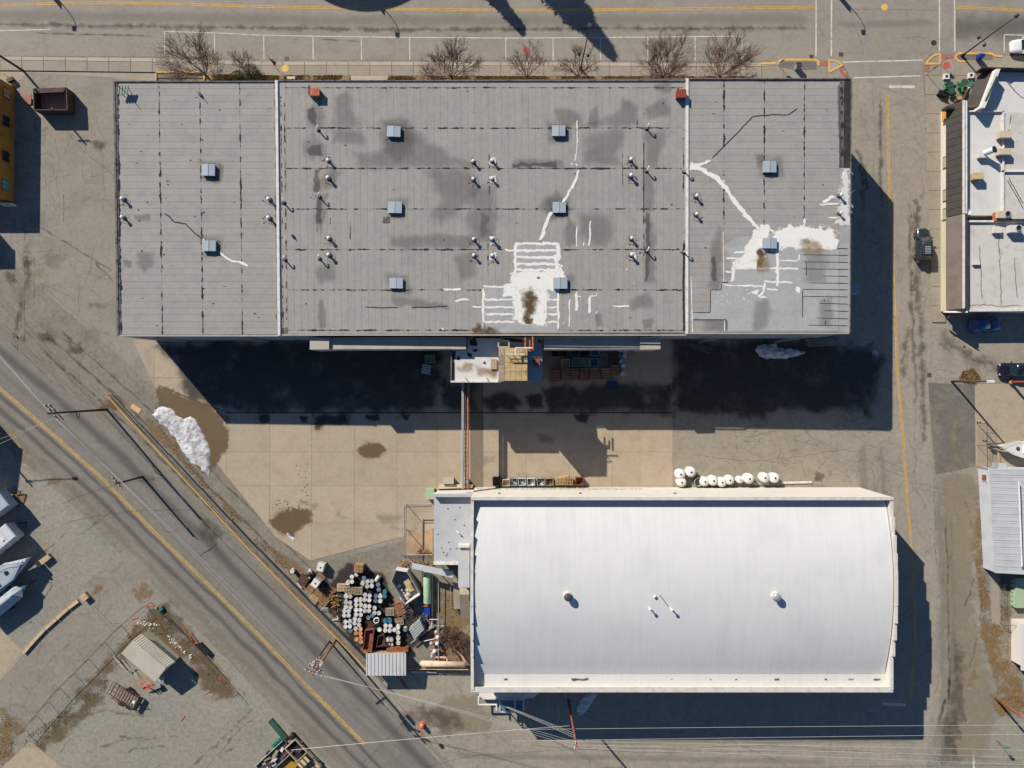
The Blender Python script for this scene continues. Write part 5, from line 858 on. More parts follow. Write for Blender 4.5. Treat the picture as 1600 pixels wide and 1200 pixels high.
# ================================================================== trees
def bare_tree(u, v, h, spread, lab, seed, lean=(0, 0), n0=7, grp=None, dens=1.0):
    rg = random.Random(seed); x, y, _ = G(u, v); t = thing('bare_tree', lab, 'tree', (x, y, 0.01), grp); tr = MB(); cr = MB(); lim = []
    def grow(p, d, L, r, lev):
        if lev > 4 or len(cr.f) > 60000: return
        seg = 3 if lev < 3 else 2; q = Vector(p); d = Vector(d).normalized()
        for k in range(seg):
            d = (d+Vector((rg.gauss(0, .13), rg.gauss(0, .13), .07))).normalized(); e = q+d*L/seg
            (tr if lev < 2 else cr).tube(q, e, max(.012, r*(1-.25*k/seg)), max(.011, r*(1-.25*(k+1)/seg)), 5 if lev < 2 else 3)
            if lev >= 1 and k > 0 or lev == 0 and k == seg-1 or lev >= 3:
                m = 3 if lev < 4 else 0
                for _ in range(m):
                    if rg.random() > .95*dens: continue
                    f = (d*1.0+Vector((rg.gauss(0, .55), rg.gauss(0, .55), rg.gauss(.1, .3)))).normalized(); grow(e, f, L*rg.uniform(.45, .72), r*.55, lev+1)
            q = e
    base = Vector((x, y, 0)); tr.tube(base, base+Vector((0, 0, h*.12)), .16, .13, 8)
    n0 = int(n0*1.5)
    for i in range(n0):
        a = 2*pi*i/n0+rg.uniform(-.3, .3); s = rg.uniform(.3, 1.0)*spread/h*2.2
        grow(base+Vector((0, 0, h*.12)), (cos(a)*s+lean[0], sin(a)*s+lean[1], 1), h*.5*rg.uniform(.75, 1.15), .055, 1)
    tr.build('trunk', 'bark', t); cr.build('crown', 'twig', t)
bare_tree(325, 121, 6.6, 4.2, 'wide bare tree by the yellow-kerbed bay at the warehouse front', 3, (-.22, .28), 9)
bare_tree(392, 119, 4.2, 1.6, 'thin bare sapling beside the evergreen shrub', 4, (-.05, .3), 4, dens=.8)
bare_tree(707, 125, 6.0, 3.6, 'round-crowned bare tree standing alone on the grass verge', 5, (0, .25), 9)
bare_tree(823, 124, 5.6, 2.8, 'sparse bare tree next to the red painted disc', 6, (0, .3), 5, dens=.85)
bare_tree(903, 124, 5.0, 2.9, 'small bare tree at the foot of the gooseneck lamp', 8, (0, .2), 6, dens=.85)
bare_tree(1035, 124, 6.6, 4.4, 'broad dense bare tree near the white fire wall', 9, (-.05, .25), 10)
bare_tree(1122, 124, 6.4, 4.1, 'leaning bare tree at the east end of the parking bays', 11, (.1, .25), 9)
bare_tree(708, 992, 2.4, 2.6, 'low pinkish leafless bush beside the pipe corner', 12, (.1, .1), 14)
def leafy(name, u, v, h, rad, lab, cat, m, n, seed, cone=False, z0=.1, ls=.12):
    rg = random.Random(seed); x, y, _ = G(u, v); t = thing(name, lab, cat, (x, y, .01)); MB().cyl(x, y, 0, h*.9, .05*h**.5, .02, 8).build('trunk', 'bark', t); b = MB()
    for _ in range(n):
        k = rg.random()**.8; zz = z0+(h-z0)*k; r = rad*((1-k)**.8*.95+.05 if cone else sqrt(max(0, 1-(2*k-1)**2)))*(.75+.3*mnoise.noise(Vector((k*7, seed, 0))))
        a = rg.uniform(0, 2*pi); r *= (1+.3*mnoise.noise(Vector((cos(a)*2, sin(a)*2, zz*.8+seed))))*sqrt(rg.uniform(.1, 1)); px, py = x+r*cos(a), y+r*sin(a); d = Vector((cos(a)+rg.gauss(0, .5), sin(a)+rg.gauss(0, .5), rg.gauss(-.1, .5))).normalized()*ls*rg.uniform(.7, 1.8); s = Vector((rg.gauss(0, 1), rg.gauss(0, 1), rg.gauss(0, 1))).normalized()*ls*.45
        p = Vector((px, py, zz)); b.add([p-s, p+d*.5-s*.2, p+d, p+s], [(0, 1, 2, 3)])
    b.build('crown', m, t)
leafy('evergreen_shrub', 397, 116, 1.7, 1.5, 'dark evergreen shrub between the bare trees and flag', 'shrub', 'shrub', 1500, 1)
leafy('evergreen_shrub', 376, 121, 1.2, 1.0, 'low olive shrub under the wide bare tree', 'shrub', 'shrub', 800, 2)
leafy('pine_tree', 783, -118, 15.5, 4.6, 'tall dark conifer across the main road', 'tree', 'needle', 9000, 3, True, 1.0, .4)
leafy('pine_tree', 722, -60, 8.5, 1.6, 'slim conifer across the main road', 'tree', 'needle', 2500, 4, True, .8, .3)
leafy('pine_tree', 700, -95, 10.5, 1.5, 'second slim conifer across the main road', 'tree', 'needle', 2500, 5, True, .8, .3)
t = thing('round_shadow_caster', 'unseen large round form added across the main road to cast a shadow', 'tank', G(470,-238)); x, y, _ = G(470,-238)  # unseen round body, type guessed, sized and placed for its rounded shadow
MB().cyl(x, y, 0, 9.0, 11.9, n=64).build('shell', 'metal', t); MB().lathe(x, y, [(12.0, 9.0), (12.0, 9.15), (6, 9.9), (.3, 10.2)], 64).build('roof', 'metal', t)
# ================================================================== snow
one('snow_pile', heap_mb([(238,647),(245,638),(256,635),(270,640),(276,648),(288,655),(298,650),(308,660),(313,672),(320,682),(329,700),(329,718),(329,735),(324,745),(316,735),(308,725),(300,722),(290,712),(281,700),(276,686),(266,678),(262,668),(250,661)], .26, .5, .07, .35, 0.03, 2.0), 'snow', 'long dirty snow pile melting on the concrete by the kerb wall', 'snow pile', G(290,690), smooth=True)
one('snow_pile', heap_mb([(1178,546),(1190,537),(1205,537),(1225,542),(1240,545),(1260,549),(1245,557),(1222,562),(1200,562),(1186,557)], .4, .6, .08, .3, 0.01, 5.0), 'snow', 'shaded snow pile beside the loading dock', 'snow pile', G(1218,550))
one('snow_pile', heap_mb([(899,1112),(910,1090),(922,1083),(934,1082),(925,1098),(914,1112),(906,1118)], .3, .3, .11, .5, 0.01, 8.0), 'snow', 'shaded snow strip at the foot of the white warehouse', 'snow pile', G(915,1100))
one('snow_pile', heap_mb([(447,833),(453,833),(462,845),(456,846)], .15, .2, .08, .4, 0.03, 3.0), 'snow', 'tiny remnant of snow by the brown puddle', 'snow pile', G(455,840))
blob(ground, 'snow_dust', [(1362,548),(1368,545),(1373,556),(1370,568),(1361,562)], 'snow_thin', .03, .1); blob(ground, 'snow_dust', [(1076,536),(1100,540),(1116,545),(1108,552),(1080,544)], 'snow_thin', .031, .1)
# ================================================================== kerb wall with yellow rail
RW = thing('retaining_wall', 'low grey retaining wall with yellow guard rail along the yard edge', 'wall', G(380,840))
WP = [(172,617),(215,664),(260,712),(310,766),(355,815),(400,863),(440,904),(475,940),(520,985),(560,1026),(577,1044)]
for i in range(len(WP)-1):
    a, c = WP[i], WP[i+1]; h = .35+.09*i; w = 2.5+.55*min(i, 5); dx, dy = c[0]-a[0], c[1]-a[1]; L = sqrt(dx*dx+dy*dy); nx, ny = dy/L*w, -dx/L*w
    MB().slab(gq([(a[0]+dx*.004, a[1]+dy*.004), (c[0]-dx*.004, c[1]-dy*.004), (c[0]+nx-dx*.004, c[1]+ny-dy*.004), (a[0]+nx+dx*.004, a[1]+ny+dy*.004)], h), h).build('wall_block', 'retwall', RW)
    for zz in (h+.25, h+.55): MB().tube((*G2(a[0]-1.4, a[1]+.9, h), zz), (*G2(c[0]-1.4, c[1]+.9, h), zz+.09), .075, n=6).build('rail', 'yellow_kerb', RW)
    for k in (0, .5): u, v = a[0]+dx*k-1.4, a[1]+dy*k+.9; MB().tube((*G2(u, v, h), 0), (*G2(u, v, h), h+.62), .06).build('post', 'yellow', RW)
one('cardboard_sheet', MB().slab(gq([(207,630.5),(221,639.5),(217,646.5),(203.5,637)], .06), .03), 'cardboard', 'flat tan cardboard sheet lying by the snow pile', 'cardboard', G(212,638))
# ================================================================== generic goods
def pallet(name, u, v, rz, lab, z=0.0, n=1, m='wood', grp=None, lx=1.2, ly=1.0):
    t = lthing(name, lab, 'pallet', (*G2(u, v, z+.14*n), z), grp); 
    for k in range(n):
        zz = k*.145
        for i in range(6): MB().box(-lx/2+i*lx/5.55, -ly/2, zz+.11, -lx/2+i*lx/5.55+.11, ly/2, zz+.132).build('board', m, t)
        for s in (-1, 0, 1): MB().box(-lx/2, s*(ly/2-.05)-.045, zz, lx/2, s*(ly/2-.05)+.045, zz+.108).build('bearer', m, t)
    t.rotation_euler = (0, 0, rz); return t
DR = {}
def drumproto(lidm, bodym):
    key = (lidm, bodym)
    if key not in DR:
        t = thing('drum', '', 'drum', (0, 0, 0)); MB().lathe(0, 0, [(.285, 0), (.285, .3), (.297, .31), (.285, .33), (.285, .58), (.297, .59), (.285, .61), (.285, .86)], 18).build('barrel', bodym, t, True)
        MB().lathe(0, 0, [(.3, .845), (.3, .885), (.27, .89), (.265, .872), (.05, .874)], 18).build('lid', lidm, t); MB().cyl(.14, .08, .87, .9, .035, n=8).build('bung', 'metal_dk', t); DR[key] = [t, 0]
    return DR[key]
def drum(u, v, lidm, bodym, lab, grp, z=0.0):
    pr = drumproto(lidm, bodym); o = pr[0] if pr[1] == 0 else dup(pr[0]); pr[1] += 1
    o['label'] = lab; o['group'] = grp; o.location = (*G2(u, v, z+.88), z); o.rotation_euler = (0, 0, random.uniform(0, 6)); return o
def Z1(x, y): return 450+x/8.889, 870+y/8.889
for x, y in [(950,245),(887,278),(887,345),(828,365),(1100,345),(1162,342),(1100,408),(1162,405),(1035,370),(803,550),(862,550),(1070,530),(1133,540),(1065,598),(1127,603),(945,608),(1003,603),(803,633),(862,638),(945,668),(1010,665),(805,694),(868,697),(1067,690),(1128,688),(783,754),(842,754),(945,738),(1005,736),(1067,752),(1124,750),(1202,712),(1200,780),(1262,782),(780,815),(842,815),(945,802),(1010,805),(928,862),(988,882),(797,903),(858,900),(925,922),(985,945),(797,968),(858,965),(938,997),(1355,958),(1420,960),(1350,1023),(1412,1025),(1475,1015),(1525,983),(1528,1050),(1530,1130),(1530,1197),(1372,1155),(1432,1150),(1270,1012),(1280,550),(1280,615),(560,1010-0)]:
    if x == 560: continue
    u, v = Z1(x, y); drum(u, v, 'drum_white', 'drum_blue' if random.random() < .45 else 'drum_white', *((lambda w_: ('white-topped drum '+w_, 'white-topped drums '+w_))('at the north end by the tall pallet stack' if y < 450 else 'in the cluster by the grey equipment box' if x > 1240 and y > 900 else 'in the packed middle rows of the storage corner' if y < 850 else 'in the southern rows next to the retaining wall')))
for x, y in [(1053,295),(1250,388),(1260,455),(1222,548),(1215,612),(1115,848),(1170,815),(870,1025)]: u, v = Z1(x, y); drum(u, v, 'lid_blue', 'drum_blue', 'blue-grey topped drum among the white drums', 'blue-topped drums in the storage corner')
for x, y in [(1340,490),(1340,548),(1345,895),(1412,895)]: u, v = Z1(x, y); drum(u, v, 'teal_pt', 'teal_pt', 'teal drum at the edge of the white drums', 'teal drums in the storage corner')
for x, y in [(942,1060),(1002,1064),(950,1150),(1008,1125),(1010,1182),(1004,1003)]: u, v = Z1(x, y); drum(u, v, 'lid_orange', 'drum_rust', 'rusty drum with orange lid by the rusty hopper', 'orange-lidded drums')
for x, y in [(935,610),(1090,700)]: pass
def lying_drum(u, v, az, m, lab):
    x, y, _ = G(u, v, .3); t = thing('lying_drum', lab, 'drum', (x, y, 0)); d = (cos(az)*.44, sin(az)*.44); MB().tube((x-d[0], y-d[1], .29), (x+d[0], y+d[1], .29), .285, n=16).build('barrel', m, t); MB().tube((x+d[0]*.98, y+d[1]*.98, .29), (x+d[0]*1.06, y+d[1]*1.06, .29), .3, n=16).build('rim', 'metal', t)
lying_drum(*Z1(1245,300), 1.0, 'drum_white', 'white drum lying on its side at the drum rows'); drum(*Z1(55,200), 'drum_white', 'drum_white', 'single white drum alone against the retaining wall', 'lone drum'); drum(*Z1(642,-0+0) if False else (633,984), 'lid_blue', 'drum_white', 'open-topped blue-lidded drum beside the grey equipment box', 'open drum')
def ibc(u, v, rz, lab, z=0.0, h=1.15):
    t = lthing('tote_tank', lab, 'tote tank', (*G2(u, v, z+h), z)); MB().box(-.5, -.6, .02, .5, .6, .14).build('pallet_base', 'wood_grey', t)
    MB().loft([[(sx*(.48-e), sy*(.58-e), zz) for sx, sy in ((-1,-1),(1,-1),(1,1),(-1,1))] for e, zz in ((.02,.15),(0,.2),(0,h-.1),(.06,h))]).build('bottle', 'white_plastic', t)
    MB().cyl(0, 0, h, h+.06, .11, n=12).build('cap', 'metal_dk', t); b = MB()
    for k in range(6):
        for s in (-1, 1): b.tube((-.5+k*.2, s*.6, .1), (-.5+k*.2, s*.6, h), .012, n=4); b.tube((s*.5, -.6+k*.24, .1), (s*.5, -.6+k*.24, h), .012, n=4)
    for zz in (.3, .6, .9, h): b.path([(-.5,-.6,zz),(.5,-.6,zz),(.5,.6,zz),(-.5,.6,zz),(-.5,-.6,zz)], .012, 4)
    b.build('cage', 'cage', t); t.rotation_euler = (0, 0, rz)
ibc(*Z1(450,148), -.25, 'white caged tote tank standing on its own on the concrete'); ibc(*Z1(380,370), -.62, 'white caged tote tank on top of the pallet jumble', .45)
pallet('pallet_stack', *Z1(977,165), -.1, 'tall stack of tan pallets at the north end of the drums', n=10)
for i, (x, y, rz, n, m, lab) in enumerate([(740,430,.0,3,'wood_pale','pale pallet stack west of the white drums'), (848,468,.05,4,'wood_grey','grey pallet stack amid the white drums'), (972,480,.0,5,'wood_grey','grey slatted pallet stack in the middle of the white drums'), (470,255,-.6,1,'wood','single pallet tucked between both tote tanks'), (300,440,-.65,2,'wood','pallet pair below the upper tote tank'), (355,590,-.65,2,'wood_pale','pale pallets leaning by the retaining wall'), (420,515,-.6,3,'wood','tan pallets in the jumble by the retaining wall'), (495,620,-.65,3,'wood','brown pallets sliding towards the retaining wall'), (560,520,-.7,2,'wood_red','reddish broken pallets of the jumble'), (600,470,-.5,1,'wood_red','thin reddish pallet at the jumble edge'), (640,620,-.9,2,'wood_dk','dark pallets next to the drum rows'), (1415,770,.02,4,'wood_grey','grey pallet box south of the skip'), (1540,680,.1,3,'wood_red','orange-brown pallets leaning by the skip'), (1560,760,.5,3,'wood_red','orange-brown broken pallets heap'), (1545,900,.1,2,'wood_grey','grey pallets behind the south drum cluster'), (1120,945,.3,1,'wood_dk','dark pallet in shade beside the rusty hopper')]):
    u, v = Z1(x, y); pallet('pallet_stack', u, v, rz, lab, n=n, m=m)
one('crate', MB().obox(*G2(*Z1(210,330), .5), 0.02, 1.25, 1.3, .5, -.55).obox(*G2(*Z1(210,330), .5), .52, .8, .85, .02, -.55), 'rust_dk', 'low brown crate by the lone white drum', 'crate', G(*Z1(210,330)))
one('trim_board', MB().obox(*G2(*Z1(155,395), .3), .25, .95, .16, .08, -.85), 'white_trim', 'white board leaning on the retaining wall', 'board', G(*Z1(155,395)))
def bucket(u, v, m, lab, r=.2, h=.4): return one('bucket', MB().lathe(*G2(u, v, h), [(r*.85, 0), (r, h), (r*.85, h), (r*.75, h-.05)], 12), m, lab, 'bucket', G(u, v))
bucket(*Z1(280,298), 'wood_pale', 'tan bucket beside the upper tote tank', .28); bucket(*Z1(295,190), 'white_trim', 'white bucket by the dark barrel', .24); lying_drum(*Z1(295,235), .4, 'rust_dk', 'dark brown barrel on its side near the tote tanks')
# scrap wood and rags
def scrap(u, v, w, h, n, m, seed, par):
    rg = random.Random(seed); b = MB(); zmin = 0
    for _ in range(n):
        x, y, _ = G(u+rg.uniform(-w, w), v+rg.uniform(-h, h)); L = rg.uniform(.3, 1.1); a = rg.uniform(0, pi); e = rg.uniform(-.15, .3); z = rg.uniform(.05, .45)
        p = Vector((x-cos(a)*L/2, y-sin(a)*L/2, max(.02, z-e/2))); q = Vector((x+cos(a)*L/2, y+sin(a)*L/2, max(.04, z+e/2))); b.tube(p, q, rg.uniform(.03, .06), n=4)
    return b.build('scrap', m, par, kind='stuff')
for u, v, w, h, n, m, sd_, nm in ((512,927,10,10,60,'wood_red',1,'a'),(525,938,5,8,30,'wood',2,'b'),(626,953,8,10,70,'wood_red',3,'c'),(640,950,8,8,50,'metal_dk',4,'d'),(530,958,8,6,26,'wood_dk',5,'e'),(650,880,24,4,40,'wood',6,'f'),(655,975,8,10,50,'metal_dk',7,'g'),(596,970,12,6,26,'metal_dk',8,'h'),(690,1010,10,18,26,'metal_dk',9,'i'),(662,862,10,3,30,'wood_red',10,'j')):
    scrap(u, v, w, h, n, m, sd_, None).name = 'scrap_heap'
one('chair_frame', MB().path([(*G2(500,955), .1), (*G2(506,948), .6), (*G2(514,948), .6), (*G2(513,957), .1)], .04), 'white_trim', 'white bent tube frame lying against the retaining wall', 'tube frame', G(507,952))
one('chair_frame', MB().path([(*G2(525,958), .1), (*G2(530,965), .5), (*G2(520,968), .2)], .05), 'white_trim', 'white forked tube below the pallet jumble', 'tube frame', G(527,962))
# skip container with bags
SKC = thing('skip', 'open white five-sided skip holding white bags and tan sheets', 'skip', G(633,918))
def Z3(x, y): return 600+x/8.889, 840+y/8.889
sk = [Z3(160,450), Z3(320,475), Z3(500,790), Z3(290,930), Z3(100,610)]; zt = 1.7
P5 = [G2(u, v, zt) for u, v in sk]; cxs = sum(p[0] for p in P5)/5; cys = sum(p[1] for p in P5)/5
MB().prism([(cxs+(x-cxs)*.95, cys+(y-cys)*.95) for x, y in P5], .1, .22).build('floor', 'grey_bin', SKC)
for i in range(5):
    a, c = P5[i], P5[(i+1) % 5]; L = sqrt((a[0]-c[0])**2+(a[1]-c[1])**2); MB().obox((a[0]+c[0])/2, (a[1]+c[1])/2, .1, L, .1, zt-.1+.004*i, atan2(c[1]-a[1], c[0]-a[0])).build('side', 'white_trim' if i in (0, 2) else 'metal', SKC)
for k in range(4): u, v = sk[2][0]+(sk[3][0]-sk[2][0])*(k+.5)/4, sk[2][1]+(sk[3][1]-sk[2][1])*(k+.5)/4; MB().obox(*G2(u, v, 1.5), 1.0, .35, .16, .5, radians(34)).build('slot', 'black', SKC)
t = one('tan_sheet', MB().slab(gq([Z3(270,620), Z3(340,570), Z3(420,730), Z3(350,760)], .75), .1), 'ply', 'tan sheet lying inside the five-sided skip', 'sheet', G(*Z3(345,680)))
rg = random.Random(4)
for k, (x, y) in enumerate([(200,670),(335,730),(260,790),(320,850),(235,740),(340,790),(290,830),(260,850)]):
    c = Vector(G(*Z3(x, y), .6)); b = MB(); r = rg.uniform(.28, .42); b.lathe(c.x, c.y, [(r*.5, .23), (r, .36), (r*1.02, .55), (r*.7, .72), (r*.15, .8)], 9); b.v = [(x_+.06*mnoise.noise(Vector((x_*4, y_*4, z_*4))), y_+.06*mnoise.noise(Vector((x_*4, y_*4, z_*4+9))), z_) for x_, y_, z_ in b.v]
    one('bag', b, 'drum_white', 'white stuffed bag in the five-sided skip', 'bag', (c.x, c.y, .22), 'bags in the skip', True)
# tanks and pipework by the lean-to
t = thing('green_tank', 'long pale green horizontal tank under the blue-grey ramp', 'tank', G(667,920)); p, q = G(667,893,1.0), G(667.6,944,1.0)
MB().loft([[(p[0]+(q[0]-p[0])*s+cos(a)*r, p[1]+(q[1]-p[1])*s, 1.0+sin(a)*r) for a in [2*pi*i/20 for i in range(20)]] for s, r in ((0,.3),(.02,.45),(.05,.52),(.95,.52),(.98,.45),(1,.3))]).build('shell', 'green_tank', t, True)
for s in (.2, .8): MB().obox(p[0]+(q[0]-p[0])*s, p[1]+(q[1]-p[1])*s, 0.01, .9, .2, .6).build('cradle', 'rust', t)
t = thing('blue_pump', 'bright blue pump skid with red motor below the green tank', 'pump', G(667,960)); MB().obox(*G2(667,958,.9), .02, .8, 1.3, .85).build('housing', 'blue_pt', t); MB().obox(*G2(666.5,963,1.1), .87, .35, .35, .2).build('motor', 'red_pt', t); MB().tube(G(662,968,.5), G(664,976,.5), .15, n=10).build('barrel', 'blue_pt', t)
t = thing('ramp_conveyor', 'blue-grey sloping conveyor deck reaching over the green tank', 'conveyor', G(675,890)); MB().slab([G(*Z3(385,350), 2.6), G(*Z3(955,470), 3.4), G(*Z3(955,560), 3.4), G(*Z3(390,430), 2.6)], .12).build('deck', 'blue_roof', t)
b = MB()
for x, y, zz in ((400,390,2.4),(650,450,2.8),(900,510,3.2)): b.tube((*G2(*Z3(x, y), zz), 0.015), (*G2(*Z3(x, y), zz), zz), .07)
b.build('leg', 'rust', t)
for i, (px, r, m, z, lab) in enumerate([([(659.5,895),(659.5,946)], .09, 'rust', .3, 'rusty pipe lying along the green tank'), ([(658,947),(674,947)], .1, 'rust_or', .5, 'orange cross pipe at the tank end'), ([(675,897),(675,978),(662,988)], .12, 'gallery', .4, 'long tan pipe running down from the tank'), ([(685,905),(685,1048)], .06, 'metal', .9, 'thin grey upright-run pipe by the bush'), ([(671,968),(684,968)], .06, 'white_trim', .9, 'short white cross pipe'), ([(681,978),(694,978)], .14, 'metal', .6, 'short grey header pipe'), ([(661,1002),(680,998)], .06, 'white_trim', .7, 'white lever pipe near valves'), ([(672,1002.5),(689,1002.5)], .14, 'rust', .6, 'rusty valve header by the bush'), ([(671,1015.5),(689,1015.5)], .14, 'rust_or', .6, 'orange valve header by the bush'), ([(681,1027),(697,1027.5),(699,1031),(699,1042)], .14, 'pipe_p', .7, 'pink elbow pipe into the long tank'), ([(697,1003),(722,1025),(727,1034),(726,1040)], .15, 'pipe_p', .8, 'long pink diagonal pipe from the bush to the tank'), ([(711.5,1018),(711,1046)], .07, 'rust_or', .8, 'thin orange pipe crossing the long tank'), ([(681,990),(680,1000)], .13, 'rust_or', .6, 'orange stub pipe between headers')]):
    one('pipe', MB().path([G(u, v, z) for u, v in px], r, 8), m, lab, 'pipe', G(*px[0], z))
for i, (u, v) in enumerate(((674,1006),(679,1018),(676,1022),(683,1006),(682,988),(684,996),(675,1026))): one('valve', MB().lathe(*G2(u, v, .9), [(.18, .55), (.28, .7), (.28, .95), (.1, 1.05)], 10), 'white_plastic' if i % 2 else 'metal', 'pale valve bonnet on the pipe headers', 'valve', G(u, v, .55), 'valves on the pipe headers', True)
t = thing('long_tank', 'long cream horizontal tank beside the yellow rail', 'tank', G(695,1040))
p, q = G(659,1037,.9), G(733,1038.5,.9)
MB().tube(p, (q[0]-.6, q[1], .9), .42, n=20).build('shell', 'pipe_w', t, True); MB().tube((p[0]-.25, p[1], .9), (p[0], p[1], .9), .25, .42, 20).build('end_cap', 'pipe_w', t, True)
for u in (670, 700, 722): MB().obox(*G2(u,1038,.4), 0.02, .2, .7, .5).build('cradle', 'retwall', t)
t = thing('guard_rail', 'yellow guard rail beside the long cream tank', 'guard rail', G(693,1047))
for z in (.5, .95): MB().tube(G(638,1045.6,z), G(732,1046.4,z), .06).build('rail', 'yellow', t)
for u in (638, 661, 684, 707, 731): MB().tube(G(u,1046,0.01), G(u,1046,1.0), .06).build('post', 'yellow', t)
one('plank', MB().obox(*G2(662,1050.5,.2), .02, 3.6, .3, .18), 'blue_roof', 'pale plank lying beside the yellow rail', 'plank', G(662,1050)); 
# equipment box, hoppers and the ribbed shed
t = thing('equipment_box', 'tilted grey louvred equipment box beside open drum', 'equipment box', G(650,985))
def Z2(x, y): return 560+x/8.889, 930+y/8.889
eb = [Z2(700,480), Z2(850,340), Z2(915,480), Z2(780,620)]; MB().slab(gq(eb, 1.5), 1.48).build('housing', 'grey_bin', t)
for k in range(5):
    f = (k+.5)/5; a = (eb[0][0]+(eb[3][0]-eb[0][0])*f, eb[0][1]+(eb[3][1]-eb[0][1])*f); c = (eb[1][0]+(eb[2][0]-eb[1][0])*f, eb[1][1]+(eb[2][1]-eb[1][1])*f); MB().tube(G(*a, 1.52), G(*c, 1.52), .045, n=4).build('rib', 'metal', t)
one('beam', MB().obox(*G2(*Z2(900,540), .8), .7, 4.4, .12, .12, radians(36)), 'metal', 'thin grey beam lying over the shaded corner', 'beam', G(*Z2(900,540)))
for i, (px, m, lab, h) in enumerate((([Z2(95,490), Z2(215,475), Z2(180,790), Z2(60,760)], 'rust', 'open rusty hopper bin north of the ribbed shed', 1.4), ([Z2(275,575), Z2(350,550), Z2(375,700), Z2(250,720)], 'rust_dk', 'tapered brown hopper bin with slanted lid', 1.1))):
    t = thing('hopper_bin', lab, 'hopper', G(sum(p[0] for p in px)/4, sum(p[1] for p in px)/4)); P = [G2(u, v, h) for u, v in px]; cx, cy = sum(p[0] for p in P)/4, sum(p[1] for p in P)/4
    MB().loft([[(cx+(x-cx)*.7, cy+(y-cy)*.8, .02) for x, y in P], [(cx+(x-cx)*.99, cy+(y-cy)*.99, h-.5) for x, y in P]]).build('body', m, t)
    for k in range(4):
        a, c = P[k], P[(k+1) % 4]; L = sqrt((a[0]-c[0])**2+(a[1]-c[1])**2); MB().obox((a[0]+c[0])/2, (a[1]+c[1])/2, h-.5, L, .08, .5+.003*k, atan2(c[1]-a[1], c[0]-a[0])).build('rim', m, t)
one('wire_coil', MB().path([(*G2(*Z2(250,350), .8), .8)]*1+[(G2(*Z2(250,350), .8)[0]+.35*cos(k*.6)*(1+.15*sin(k)), G2(*Z2(250,350), .8)[1]+.35*sin(k*.6), .55+.012*k) for k in range(40)], .05, 5), 'galv', 'tangled bright metal coil among the drums', 'coil', G(*Z2(250,350)))
one('rag_tub', MB().obox(*G2(*Z2(425,670), .5), .02, 1.1, .8, .5, .05).obox(*G2(*Z2(415,680), .6), .52, .5, .3, .15, .4), 'tan_box', 'tub of pale rags in front of the shed', 'tub', G(*Z2(425,670)))
one('rust_channel', MB().obox(*G2(*Z2(540,760), .9), .02, 3.0, .5, .9, 0), 'rust', 'rusty channel box behind the ribbed shed roof', 'channel', G(*Z2(540,760))); one('red_crate', MB().obox(*G2(*Z2(120,780), .5), .02, .9, .4, .5, 0), 'rust_or', 'orange crate at the corner of the ribbed shed', 'crate', G(*Z2(120,780)))
def ribbed(px, z, zlow, m, par, n, along=0, t=.04, rib=.06, rw=.3):
    """one metal roof panel made of flat pans with raised ribs, px = four corners, ribs run from edge 0-1 to edge 3-2"""
    A, B_, C_, D = [Vector(p) for p in px]
    for i in range(n):
        f0, f1 = i/n, (i+.96)/n; q = [A.lerp(B_, f0), A.lerp(B_, f1), D.lerp(C_, f1), D.lerp(C_, f0)]; b = MB().slab([tuple(p) for p in q], t); f2 = (i+rw)/n
        r = [A.lerp(B_, f0), A.lerp(B_, f2), D.lerp(C_, f2), D.lerp(C_, f0)]; b.slab([(p.x, p.y, p.z+rib) for p in r], rib+.01); b.build('roof_panel', m, par)
t = thing('shed', 'small shed with white ribbed metal roof at the wall corner', 'shed', G(604,1038))
ribbed([G(572,1021,2.7), G(634.5,1021,2.7), G(634.5,1055.5,2.45), G(572,1055.5,2.45)], 2.7, 2.4, 'white_roof', t, 11); pbox('wall', 'wood_grey', [(576,1025),(631,1025),(631,1051),(576,1051)], 2.38, 0.0, t)
# cage against the lean-to
t = thing('fence_cage', 'rusty-floored chain-link cage beside the lean-to', 'cage', G(655,828)); CG = [(634,787),(676,785),(676,868),(634,868)]
MB().slab(gq([(634.5,788),(676,786),(676,867),(634.5,867)], .03), .02).build('cage_floor', 'cage_floor', t)
def mesh_fence(b, p, q, h, st=.3, r=.006):
    p, q = Vector(p), Vector(q); L = (q-p).length; n = max(1, int(L/st)); d = (q-p)/n
    for k in range(n+1): b.tube(p+d*k, p+d*k+Vector((0, 0, h)), r, n=3)
    for zz in [st*i for i in range(1, int(h/st)+1)]: b.tube(p+Vector((0, 0, zz)), q+Vector((0, 0, zz)), r, n=3)
def fence(t, px, h, m='metal_dk', post=3.0, r=.035):
    P = [Vector((*G2(u, v), .01)) for u, v in px]
    for a, c in zip(P, P[1:]):
        L = (c-a).length; n = max(1, int(round(L/post)))
        for k in range(n+1): q = a.lerp(c, k/n); MB().tube(q, q+Vector((0, 0, h)), r).build('post', m, t)
        MB().tube(a+Vector((0, 0, h)), c+Vector((0, 0, h)), r*.8).build('top_rail', m, t); b = MB(); mesh_fence(b, a, c, h-.03); b.build('wire_mesh', m, t)
fence(t, [(676,787),(636,788.5),(636,866),(676,867)], 2.2, 'rust_dk', 3.4, .045)
for v in (788, 867): MB().tube(G(634,v,2.2), G(676,v,2.2), .07).build('top_beam', 'metal', t)
MB().tube(G(634,787,2.2), G(633,868,2.2), .09).build('top_beam', 'metal', t)
for lab, u, v, w, h, z, m in (('pale green cabinet beside the lean-to corner',671.5,772,1.1,1.35,1.3,'green_lt'), ('pale low cabinet on the concrete by the pipe bridge foot',700,751.5,1.5,.75,1.0,'gallery')):
    t = thing('cabinet', lab, 'cabinet', G(u, v)); MB().obox(*G2(u, v, z), .036, w, h, z-.1).build('body', m, t); MB().obox(*G2(u, v, z), z-.064, w+.08, h+.08, .06).build('lid', m, t)
